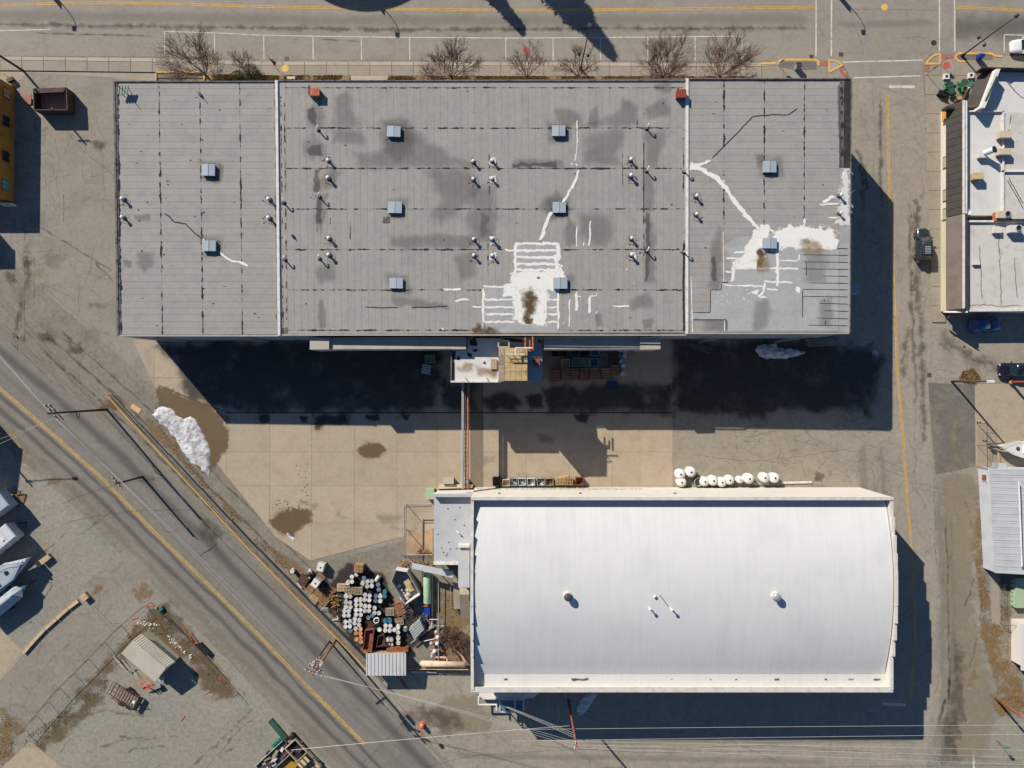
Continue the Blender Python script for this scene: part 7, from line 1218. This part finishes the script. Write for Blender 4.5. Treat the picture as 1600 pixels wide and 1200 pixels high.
one('steel_plate', MB().slab([G(31,148,.5), G(49,147,.5), G(48,163,.15), G(41,163,.15)], .1), 'pink', 'small pink steel wedge between dumpster and ochre building', 'plate', G(42,155)); one('wheelbarrow', MB().obox(*G2(15,124,.6), .14, .9, .5, .5, .5).path([(*G2(10,118), .5), (*G2(20,126), .6)], .05), 'black', 'dark handcart beside the ochre building', 'handcart', G(15,124))
one('bench', MB().obox(*G2(454,124), .14, .9, .35, .4).obox(*G2(460,124), .14, .5, .35, .45), 'tan_box', 'small pale block on the verge near the flag', 'block', G(456,124))
t = thing('flag_banner', 'red and black feather flag on a leaning pole by the pavement', 'flag', (*G2(437,113), .135)); p = Vector((*G2(437,113), .135)); q = p+Vector((-.9, 1.2, 2.6)); MB().tube(p, q, .03).build('pole', 'black', t)
MB().add([tuple(p.lerp(q, .35)), tuple(p.lerp(q, 1)), tuple(p.lerp(q, .95)+Vector((.25, -.3, -.2))), tuple(p.lerp(q, .5)+Vector((.5, .1, .05)))]+[tuple(v+Vector((.01, .02, 0))) for v in (p.lerp(q, .35), p.lerp(q, 1), p.lerp(q, .95)+Vector((.25, -.3, -.2)), p.lerp(q, .5)+Vector((.5, .1, .05)))], [(0, 1, 2, 3), (4, 5, 6, 7), (0, 1, 5, 4), (1, 2, 6, 5), (2, 3, 7, 6), (3, 0, 4, 7)]).build('flag_cloth', 'flag', t)
for lab, u, v, h, m in (('short grey post with white sign on the bulb-out',1216,103,2.0,'rv_white'), ('slim pole sign casting a long shadow by the patio',1447,117,2.6,'metal_dk'), ('slim pole with white plate on the corner island',1468,99.5,2.0,'rv_white'), ('small green street sign by the dirt lane',1557,1157,2.4,'green_pt')):
    t = thing('sign_post', lab, 'sign', (*G2(u, v), .01)); x, y, _ = G(u, v); MB().tube((x, y, .01), (x, y, h), .035).build('post', 'metal_dk', t); MB().obox(x, y+.05, h-.6, .5, .03, .55, .3).build('sign_plate', m, t)
t = thing('litter_bin', 'dark square litter bin on the west bulb-out', 'litter bin', (*G2(1248,102), .14)); MB().obox(*G2(1248,102,1), .14, .62, .62, 1.0, .1).build('body', 'grey_bin', t); MB().obox(*G2(1248,102,1), 1.14, .68, .68, .1, .1).build('lid', 'dark_iron', t)
t = thing('mail_box', 'bright blue rounded collection box on the corner planter', 'mail box', (*G2(1526,92), .145)); x, y, _ = G(1526,92); MB().loft([[(x-.3+a_, y+r_*cos(k), z_+r_*.0) for k in (0,)]*1 for a_, r_, z_ in ()]) if False else MB().loft([[(x-.3+.6*s, y+yy, zz) for yy, zz in ((-.28,.3),(-.28,1.1),(-.2,1.3),(0,1.4),(.2,1.3),(.28,1.1),(.28,.3))] for s in (0, 1)]).build('body', 'blue_pt', t)
for dx in (-.25, .25):
    for dy in (-.22, .22): MB().obox(x+dx, y+dy, .145, .06, .06, .16).build('leg', 'blue_pt', t)
t = thing('traffic_drum', 'orange traffic drum with a sign staff on the cross road', 'traffic drum', G(660,1132)); x, y, _ = G(660,1132); MB().lathe(x, y, [(.42,.008),(.42,.08),(.3,.1),(.28,.5),(.25,.9),(.2,1.0)], 16).build('body', 'orange_pt', t); MB().lathe(x, y, [(.286,.55),(.28,.68)], 16).build('band', 'white_trim', t); MB().tube((x, y, 1.0), (x+.1, y, 2.9), .03).build('staff', 'metal_dk', t); MB().obox(x+.1, y, 2.3, .5, .03, .5, .6).build('sign_plate', 'orange_pt', t)
# rack behind the white warehouse
t = thing('boat_rack', 'white boat hull and metal frame rack behind the barrel-roofed warehouse', 'rack', G(795,1095))
MB().loft([[(*G2(u, v, 1.4), z) for u, v, z in q] for q in ([(748,1068,.5),(748,1092,.5),(750,1092,1.5),(750,1066,1.5)], [(800,1066,.5),(800,1093,.5),(800,1093,1.5),(800,1066,1.5)], [(833,1068,.5),(833,1090,.5),(833,1090,1.5),(833,1068,1.5)], [(843,1072,.7),(843,1082,.7),(843,1082,1.5),(843,1072,1.5)])]).build('hull', 'boat_white', t)
b = MB()
for u in (781.5, 804.5, 818): b.tube((*G2(u,1075,3), 3), (*G2(u,1113,3), 3), .1); b.tube((*G2(u,1112,3), 0.012), (*G2(u,1112,3), 3), .09)
for v in (1093, 1112.5): b.tube((*G2(781,v,3), 3), (*G2(819,v,3), 3), .1)
b.build('frame', 'blue_roof', t); MB().slab(gq([(783,1094),(817,1094),(817,1111),(783,1111)], 2.2), .06).build('shelf', 'tarp_teal', t); MB().path([(*G2(748,1088,1.8), 1.8), (*G2(748,1101,1.8), 1.8), (*G2(776,1101,1.8), 1.8), (*G2(776,1110,1.8), 1.8)], .12).build('pipe', 'white_trim', t); MB().obox(*G2(774,1087,1.9), 1.5, .6, .5, .5).build('motor', 'white_plastic', t)
# ================================================================== buildings on the right
ZR, ZF = 3.2, 4.3
def bl(px, z): return [G2(u, v, z) for u, v in px]
CA = thing('corner_cafe', 'white-roofed corner cafe with dark shingled mansard and slanted entrance', 'building', G(1560,240)); 
wx = 669/11.2
def awn(par, va, vb_, mat, wallm):
    ya, yb = (600-va)/11.2, (600-vb_)/11.2
    MB().box(wx, yb, 0, wx+.3, ya, 3.0).build('wall', wallm, par)
    o = [G2(1478, va, 2.2)[0], G2(1503, va, ZF)[0]]
    MB().loft([[(o[0], y, 2.2), (o[1], y, ZF), (o[1]+.05, y, ZF), (wx+.35, y, 2.2)] for y in (ya, yb)]).build('mansard', mat, par)
    n = int((ya-yb)/.9)
    for k in range(n+1):
        y = ya+(yb-ya)*k/n; 
        if mat == 'shingle': MB().tube((o[0]-.01, y, 2.21), (o[1]-.01, y, ZF+.01), .025, n=4).build('mansard_seam', 'dark_iron', par)
    MB().box(o[1]+.06, yb, 2.9, o[1]+.34, ya, ZF+.12).build('parapet', 'white_trim', par); MB().box(o[1]+.36, yb, 2.9, o[1]+.75, ya, ZF-.05).build('parapet_back', 'rust_dk' if mat != 'shingle' else 'white_trim', par)
    return o[1]+.75, ya, yb
xr, ya, yb = awn(CA, 176, 345, 'shingle', 'white_wall')
roofp = [(xr, (600-345)/11.2), (xr, G2(0,173,ZR)[1]), (G2(1535,173,ZR)[0], G2(0,173,ZR)[1]), (G2(1559,108,ZR)[0], G2(0,108,ZR)[1]), (95, G2(0,108,ZR)[1]), (95, (600-345)/11.2)]
MB().prism(roofp, 2.75, ZR).build('roof', 'mem_white', CA)
MB().prism([(x+(.15 if i < 4 else -.1), y-(.1 if i in (1, 2, 3, 4) else -.1)) for i, (x, y) in enumerate(roofp)], 0, 2.74).build('wall', 'white_wall', CA)
# slanted entrance mansard
e0, e1 = (1533,106), (1508,166); MB().loft([[(*G2(*p, 2.2), 2.2), (*G2(p[0]+22, p[1]+1, ZF), ZF), (*G2(p[0]+23, p[1]+1, ZF), ZF), (*G2(p[0]+24, p[1]+1, 2.4), 2.4)] for p in (e0, e1)]).build('mansard', 'shingle', CA)
MB().slab(gq([(1557,107.5),(1563.5,107.5),(1539,168.5),(1532.5,168.5)], ZF+.6), 1.9).build('parapet', 'white_trim', CA); MB().slab(gq([(1556.6,119),(1559.6,119),(1542,158),(1538.6,158)], ZF+.62), .03).build('sign_slot', 'green_dk', CA)
MB().slab(gq([(1535,104.5),(1600,106),(1700,107),(1700,108.5),(1600,107.6),(1535,106.2)], ZF), 1.6).build('parapet', 'dark_iron', CA)
MB().slab(gq([(1478,166.5),(1532,167.5),(1532,170),(1478,170)], 3.4), 1.0).build('fascia', 'dark_iron', CA)
MB().slab(gq([(1475,170),(1478.5,170),(1478.5,188),(1475,188)], 1.6), .5).build('awning_sign', 'orange_sign', CA)
for v in (258, 309, 338): y = (600-v)/11.2; w_ = MB().box(wx-.06, y-.85, .7, wx+.02, y+.85, 2.0).build('window', 'wood_dk', CA); MB().box(wx-.09, y-.7, .82, wx-.01, y+.7, 1.9).build('pane', 'gallery', w_)
# divides and patches on the cafe roof
for px, m in (([(1567,173),(1569.5,173),(1569.5,346),(1567,346)], 'white_trim'), ([(1510,172.5),(1570,172.5),(1570,174.5),(1510,174.5)], 'white_trim'), ([(1567,266),(1650,266),(1650,268.5),(1567,268.5)], 'white_trim'), ([(1510,344),(1650,344),(1650,347),(1510,347)], 'white_trim')): MB().slab(gq(px, ZR+.3), .298).build('roof_upstand', m, CA)
MB().slab(gq([(1571,176),(1660,176),(1660,264),(1571,264)], ZR+.012), .01).build('roof_patch', 'mem_dirty', CA); MB().slab(gq([(1571,271),(1660,271),(1660,342),(1571,342)], ZR+.012), .01).build('roof_patch', 'mem_dirty', CA)
for px in ([(1578,200),(1572,215),(1566,185)], [(1580,178),(1578,196)], [(1573,280),(1600,328)], [(1575,276),(1600,320)]): stroke(CA, 'roof_crack', px, 2, 'tar_solid', ZR+.026, .5, 4)
for px in ([(1570,150),(1640,150),(1640,105),(1560,120)],): pass
SB = thing('shop_building', 'white-roofed shop with brown mansard front beside the parked SUV', 'building', G(1560,415)); xr2, ya2, yb2 = awn(SB, 346, 487, 'shingle_br', 'ylw_wall')
y0, y1 = G2(0,347.5,ZR)[1], G2(0,486.5,ZR)[1]; MB().box(xr2, y1, 2.75, 95, y0, ZR).build('roof', 'mem_dirty', SB); MB().box(xr2+.1, y1+.1, 0, 94.9, y0-.1, 2.74).build('wall', 'white_wall', SB); MB().slab(gq([(1511,483.5),(1660,482),(1660,485.5),(1511,486.8)], ZR+.25), .248).build('parapet', 'white_trim', SB)
MB().slab([G(1476,486,2.3), G(1512,486,4.2), G(1512,488.4,4.2), G(1476,488.4,2.3)], .3).build('gable_trim', 'white_trim', SB)
for px in ([(1512,478),(1540,476),(1570,479),(1600,477)], [(1560,360),(1562,400),(1565,480)], [(1530,380),(1535,470)], [(1585,400),(1590,470)]): stroke(SB, 'roof_crack', px, 3, 'roof_stain_dk', ZR+.008, 1, 6)
MB().tube(G(1481,496,2.0), G(1534,486,2.4), .09).build('awning_arm', 'rust_or', SB)
def unit(u, v, w, d, h, m, lab, rz=0, fan=False, duct=False, leg=.15):
    x, y, _ = G(u, v, ZR+h); t = thing('rooftop_unit', lab, 'rooftop unit', (x, y, ZR+.3*0)); MB().obox(x, y, ZR+leg, w, d, h-leg, rz).build('housing', m, t)
    for sx in (-1, 1):
        for sy in (-1, 1): MB().obox(x+sx*w*.4, y+sy*d*.4, ZR, .08, .08, leg).build('leg', 'metal_dk', t)
    if fan: MB().lathe(x+w*.2, y+.05, [(.42,ZR+h),(.42,ZR+h+.12),(.34,ZR+h+.12),(.34,ZR+h+.02)], 18).build('fan_ring', 'metal', t); MB().cyl(x+w*.2, y+.05, ZR+h+.001, ZR+h+.03, .33, n=16).build('fan', 'black', t)
    if duct: MB().tube((x+.3, y+.1, ZR+h-.1), (x+.9, y+.25, ZR+h+.9), .4, n=16).build('duct', 'galv', t); MB().tube((x+.9, y+.25, ZR+h+.9), (x+.95, y+.27, ZR+h+1.0), .46, n=16).build('rim', 'black', t)
for a in ((1572,209.5,1.6,.9,.95,'tan_box','beige rooftop cooler, the northernmost of the cafe roof'),(1571,236.5,1.7,.8,.9,'tan_box','long beige rooftop cooler beside its northern twin'),(1530,274.5,1.3,.85,1.0,'wood_pale','yellowish rooftop cooler on the bare white roof')): unit(*a)
unit(1536,240,1.0,1.0,.7,'mem_white','white exhaust unit with slanting grey duct on the cafe roof',duct=True); unit(1570,335,1.9,.9,.9,'tan_box','fan unit with rusty end by the roof divide',fan=True); MB().slab(gq([(1554,332),(1560,332),(1560,345),(1554,345)], ZR+.5), .45).build('rust_panel', 'rust_or', CA)
unit(1588,357,1.5,.95,1.0,'mem_white','white fan unit on the shop roof',fan=True); unit(1559.5,359,1.1,.8,.6,'mem_white','plain white box unit on the shop roof'); unit(1526,411,.9,.45,.4,'mem_white','small white vent hood on the shop roof',leg=.05)
one('satellite_dish', MB().lathe(*G2(1512,331,ZR+.7), [(.05,ZR+.5),(.3,ZR+.6),(.42,ZR+.78),(.4,ZR+.78),(.28,ZR+.62),(.04,ZR+.53)], 16).tube((*G2(1512,331,ZR+.7), ZR), (*G2(1512,331,ZR+.7), ZR+.52), .04), 'white_trim', 'white satellite dish behind the cafe mansard', 'satellite dish', G(1512,331,ZR)); one('roof_conduit', MB().tube(G(1578,343.5,ZR+.5), G(1640,342,ZR+.5), .12), 'rust_dk', 'dark rusty duct running along the roof divide', 'duct', G(1578,343.5,ZR))
# patio
def ptable(u, v, rz, lab):
    t = lthing('patio_table', lab, 'table', (*G2(u, v, .75), .131)); MB().lathe(0, 0, [(.48,.68),(.5,.7),(.5,.73),(.46,.74)], 16).build('tabletop', 'green_dk', t); MB().cyl(0, 0, 0, .68, .05, n=8).build('leg', 'green_pt', t); MB().cyl(0, 0, 0, .04, .3, n=12).build('foot', 'green_pt', t); t.rotation_euler = (0, 0, rz)
def pchair(u, v, rz, lab, grp):
    t = lthing('patio_chair', lab, 'chair', (*G2(u, v, .6), .131), grp); MB().box(-.22, -.22, .4, .22, .22, .44).build('seat', 'green_pt', t); MB().box(-.22, .2, .44, .22, .24, .85).build('backrest', 'green_pt', t)
    for sx in (-1, 1):
        for sy in (-1, 1): MB().box(sx*.19-.02, sy*.19-.02, 0, sx*.19+.02, sy*.19+.02, .4).build('leg', 'green_pt', t)
    t.rotation_euler = (0, 0, rz)
for u, v, l in ((1484,133,'round dark green patio table nearest the sign pole'),(1506.5,129,'round dark green patio table between the white planters'),(1486,142,'round green patio table at the west row end')): ptable(u, v, 0, l)
for u, v, r in ((1477,141,1),(1481,139,2.4),(1498,131,1.5),(1514,129,-1.5),(1505,146,.4),(1491,149,3),(1479.5,131.5,1),(1489,137,-1),(1501,138,2.2),(1508,138,.5)): pchair(u, v, r, 'bright green metal patio chair outside the cafe', 'green patio chairs')
for u, v, l in ((1480.3,118.6,'white square planter box nearest the sign pole'),(1519,117,'white square planter box nearest the cafe entrance')):
    t = thing('planter', l, 'planter', (*G2(u, v, .6), .131)); x, y, _ = G(u, v, .6)
    for a in ((-.36,-.36,.36,-.2),(-.36,.2,.36,.36),(-.36,-.199,-.2,.199),(.2,-.199,.36,.199)): MB().box(x+a[0], y+a[1], .131, x+a[2], y+a[3], .5).build('side', 'white_trim', t)
    MB().box(x-.199, y-.199, .131, x+.199, y+.199, .44).build('soil', 'black', t)
t = thing('patio_heater', 'silver domed patio heater beside a white pipe', 'patio heater', (*G2(1506,142.5), .131)); x, y, _ = G(1506,142.5); MB().cyl(x, y, .131, 1.9, .07, n=8).build('post', 'metal', t); MB().lathe(x, y, [(.45,1.9),(.4,2.0),(.1,2.12)], 16).build('hood', 'chrome', t)
one('awning_pole', MB().tube(G(1512,138.5,1.2), G(1523,131.5,1.6), .09), 'white_trim', 'white tube slanting towards the slanted entrance', 'tube', G(1512,138.5,1.2)); one('black_sofa', MB().obox(*G2(1474,146,.5), .131, 1.2, .6, .4, -.4).obox(*G2(1473,148,.7), .131, 1.2, .2, .7, -.4), 'black', 'black patio bench west of the green chairs', 'bench', G(1474,146)); one('wood_planter', MB().obox(*G2(1497,154,.5), .131, 1.0, .45, .5, .3), 'wood', 'brown wooden trough by the patio end', 'trough', G(1497,154)); 
one('wood_lattice', MB().obox(*G2(1507,150,.9), .131, 2.4, .12, .9, 1.1), 'wood_dk', 'dark wooden screen along the slanted entrance', 'screen', G(1507,150))
# boat lot
t = lthing('sail_boat', 'white boat with purple hatch on a trailer behind the fence', 'boat', (*G2(1600, 702, 1.6), 0.0)); boat_hull(t, 6.6, 2.4, .95, 'boat_white', .55); MB().lathe(.9, 0, [(.26,1.66),(.26,1.72),(.1,1.74)], 14).build('hatch', 'purple', t)
MB().loft([[(-3,-.7,1.5),(.2,-.6,1.55),(.2,.6,1.55),(-3,.7,1.5)], [(-2.9,-.55,1.95),(-.2,-.45,1.95),(-.2,.45,1.95),(-2.9,.55,1.95)]]).build('cabin', 'boat_white', t); b = MB(); b.path([(.6,-.95,1.75),(2.2,-.6,1.95),(3.2,0,2.1),(2.2,.6,1.95),(.6,.95,1.75)], .02, 4); b.build('bow_rail', 'chrome', t)
MB().path([(2.0,-.5,.45),(4.4,0,.45),(2.0,.5,.45)], .07).build('drawbar', 'metal_dk', t); MB().obox(3.7, .25, .45, .5, .35, .4).build('winch', 'metal_dk', t)
for s in (-1, 1): MB().tube((-.6, s*.95, .32), (-.6, s*1.2, .32), .32, n=12).build('wheel', 'rubber', t)
t.rotation_euler = (0, 0, radians(172))
t = thing('chain_link_fence', 'tall chain-link gate panels beside the boat', 'fence', G(1535,690)); fence(t, [(1526,661),(1526.5,729)], 2.2); fence(t, [(1526,661),(1541,676),(1541,729)], 2.0, post=4)
for u in (1527, 1531): MB().lathe(*G2(u,660,2.2), [(.09,2.2),(.12,2.3),(.05,2.4)], 8).build('finial', 'black', t)
MS = thing('metal_shed', 'metal-roofed white shed with a window beside the dirt lane', 'shed', G(1565,808)); ze = 2.5
w0 = [(1528,729.5),(1536,887)]; px = [G2(u, v) for u, v in w0]; MB().prism([px[0], (px[0][0]+9.5, px[0][1]), (px[0][0]+9.5, px[1][1]), px[1]], 0, ze).build('wall', 'rv_white', MS)
A = [(px[0][0]-.05, px[0][1]+.1, ze+.02), (px[1][0]-.05, px[1][1]-.1, ze+.02), (px[0][0]+4.4, px[1][1]-.1, ze+.9), (px[0][0]+4.4, px[0][1]+.1, ze+.9)]
ribbed(A, 0, 0, 'blue_roof', MS, 16, rib=.025); ribbed([(px[0][0]+9.6, px[0][1]+.1, ze+.02), (px[0][0]+9.6, px[1][1]-.1, ze+.02), (px[0][0]+4.45, px[1][1]-.1, ze+.9), (px[0][0]+4.45, px[0][1]+.1, ze+.9)], 0, 0, 'blue_roof', MS, 16)
for s in (0, 1): y = (px[0][1] if s == 0 else px[1][1]); MB().add([(px[s][0], y, ze), (px[0][0]+9.5, y, ze), (px[0][0]+4.42, y, ze+.88), (px[s][0], y-.02, ze), (px[0][0]+9.5, y-.02, ze), (px[0][0]+4.42, y-.02, ze+.88)], [(0, 1, 2), (3, 5, 4)]).build('gable', 'rv_white', MS)
y = G2(0,746,1.2)[1]; xw_ = px[0][0]+(px[1][0]-px[0][0])*.1; w_ = MB().box(xw_-.07, y-.5, .8, xw_+.02, y+.5, 1.9).build('window', 'white_trim', MS); MB().box(xw_-.1, y-.4, .9, xw_-.02, y+.4, 1.8).build('pane', 'rust', w_)
MB().tube(G(1592,752,3.9), G(1597,885,3.7), .1).build('flue', 'white_plastic', MS); pbox('porch_slab', 'blue_roof', [(1552,722),(1573,724),(1573,731),(1550,731)], 1.2, 1.1, MS)
one('brush_pile', heap_mb([(1562,885),(1570,873),(1583,872),(1596,880),(1600,892),(1580,895)], 1.0, .6, .12, .9, 0.0, 4.0), 'leaf', 'brown brush heap against the south end of the metal shed', 'brush', G(1580,884)); 
sheet('concrete_walk', [(1547,889),(1561,889),(1562.5,974),(1550,972)], .026, 'walk'); sheet('concrete_walk', [(1550,972.5),(1562.5,974.4),(1640,970),(1640,976),(1562,977)], .027, 'walk')
t = thing('chain_link_fence', 'wire fence along the concrete walk', 'fence', G(1562,930)); fence(t, [(1561.5,890),(1562.8,974)], 1.1); fence(t, [(1562.8,974),(1640,972)], 1.1)
for px_ in ([(1560,890),(1572,882),(1600,888)], [(1576,860),(1590,893)], [(1566,890),(1598,897)]): one('branch', MB().path([G(u, v, .9+.1*i) for i, (u, v) in enumerate(px_)], .06, 5), 'wood_pale', 'pale stick leaning on the metal shed corner', 'stick', G(*px_[0], .9), 'sticks at the metal shed')
t = thing('porch', 'greenish white wooden porch steps at the right edge', 'porch', G(1590,925))
for k in range(6): MB().slab(gq([(1581,906+k*7),(1587,905.5+k*7),(1587,910.5+k*7),(1581,911+k*7)], .4), .3).build('baluster', 'green_lt', t)
MB().slab(gq([(1587.5,904),(1640,902),(1640,950),(1587.5,950)], .9), .89).build('deck', 'green_lt', t); MB().slab(gq([(1580,904.5),(1587,904),(1587,948),(1580,948)], .1), .08).build('step', 'white_trim', t)
EB = thing('house', 'white house wall at the right edge beside the dry grass', 'house', G(1650,1010)); MB().slab(gq([(1604,978),(1690,978),(1690,1045),(1604,1045)], 3.0), 2.99).build('wall', 'white_wall', EB); MB().slab(gq([(1596.5,975),(1700,975),(1700,1048),(1597,1048)], 3.3), .28).build('roof', 'mem_white', EB)
for i, (u, v, rr) in enumerate(((1510,585,.5),)): 
    b = MB(); tufts_mb(b, [(1500,592),(1504,580),(1520,576),(1530,588),(1524,597),(1508,597)], 500, .35, 0, .05, False, .7); b.build('dry_grass', 'drygrass', kind='stuff')
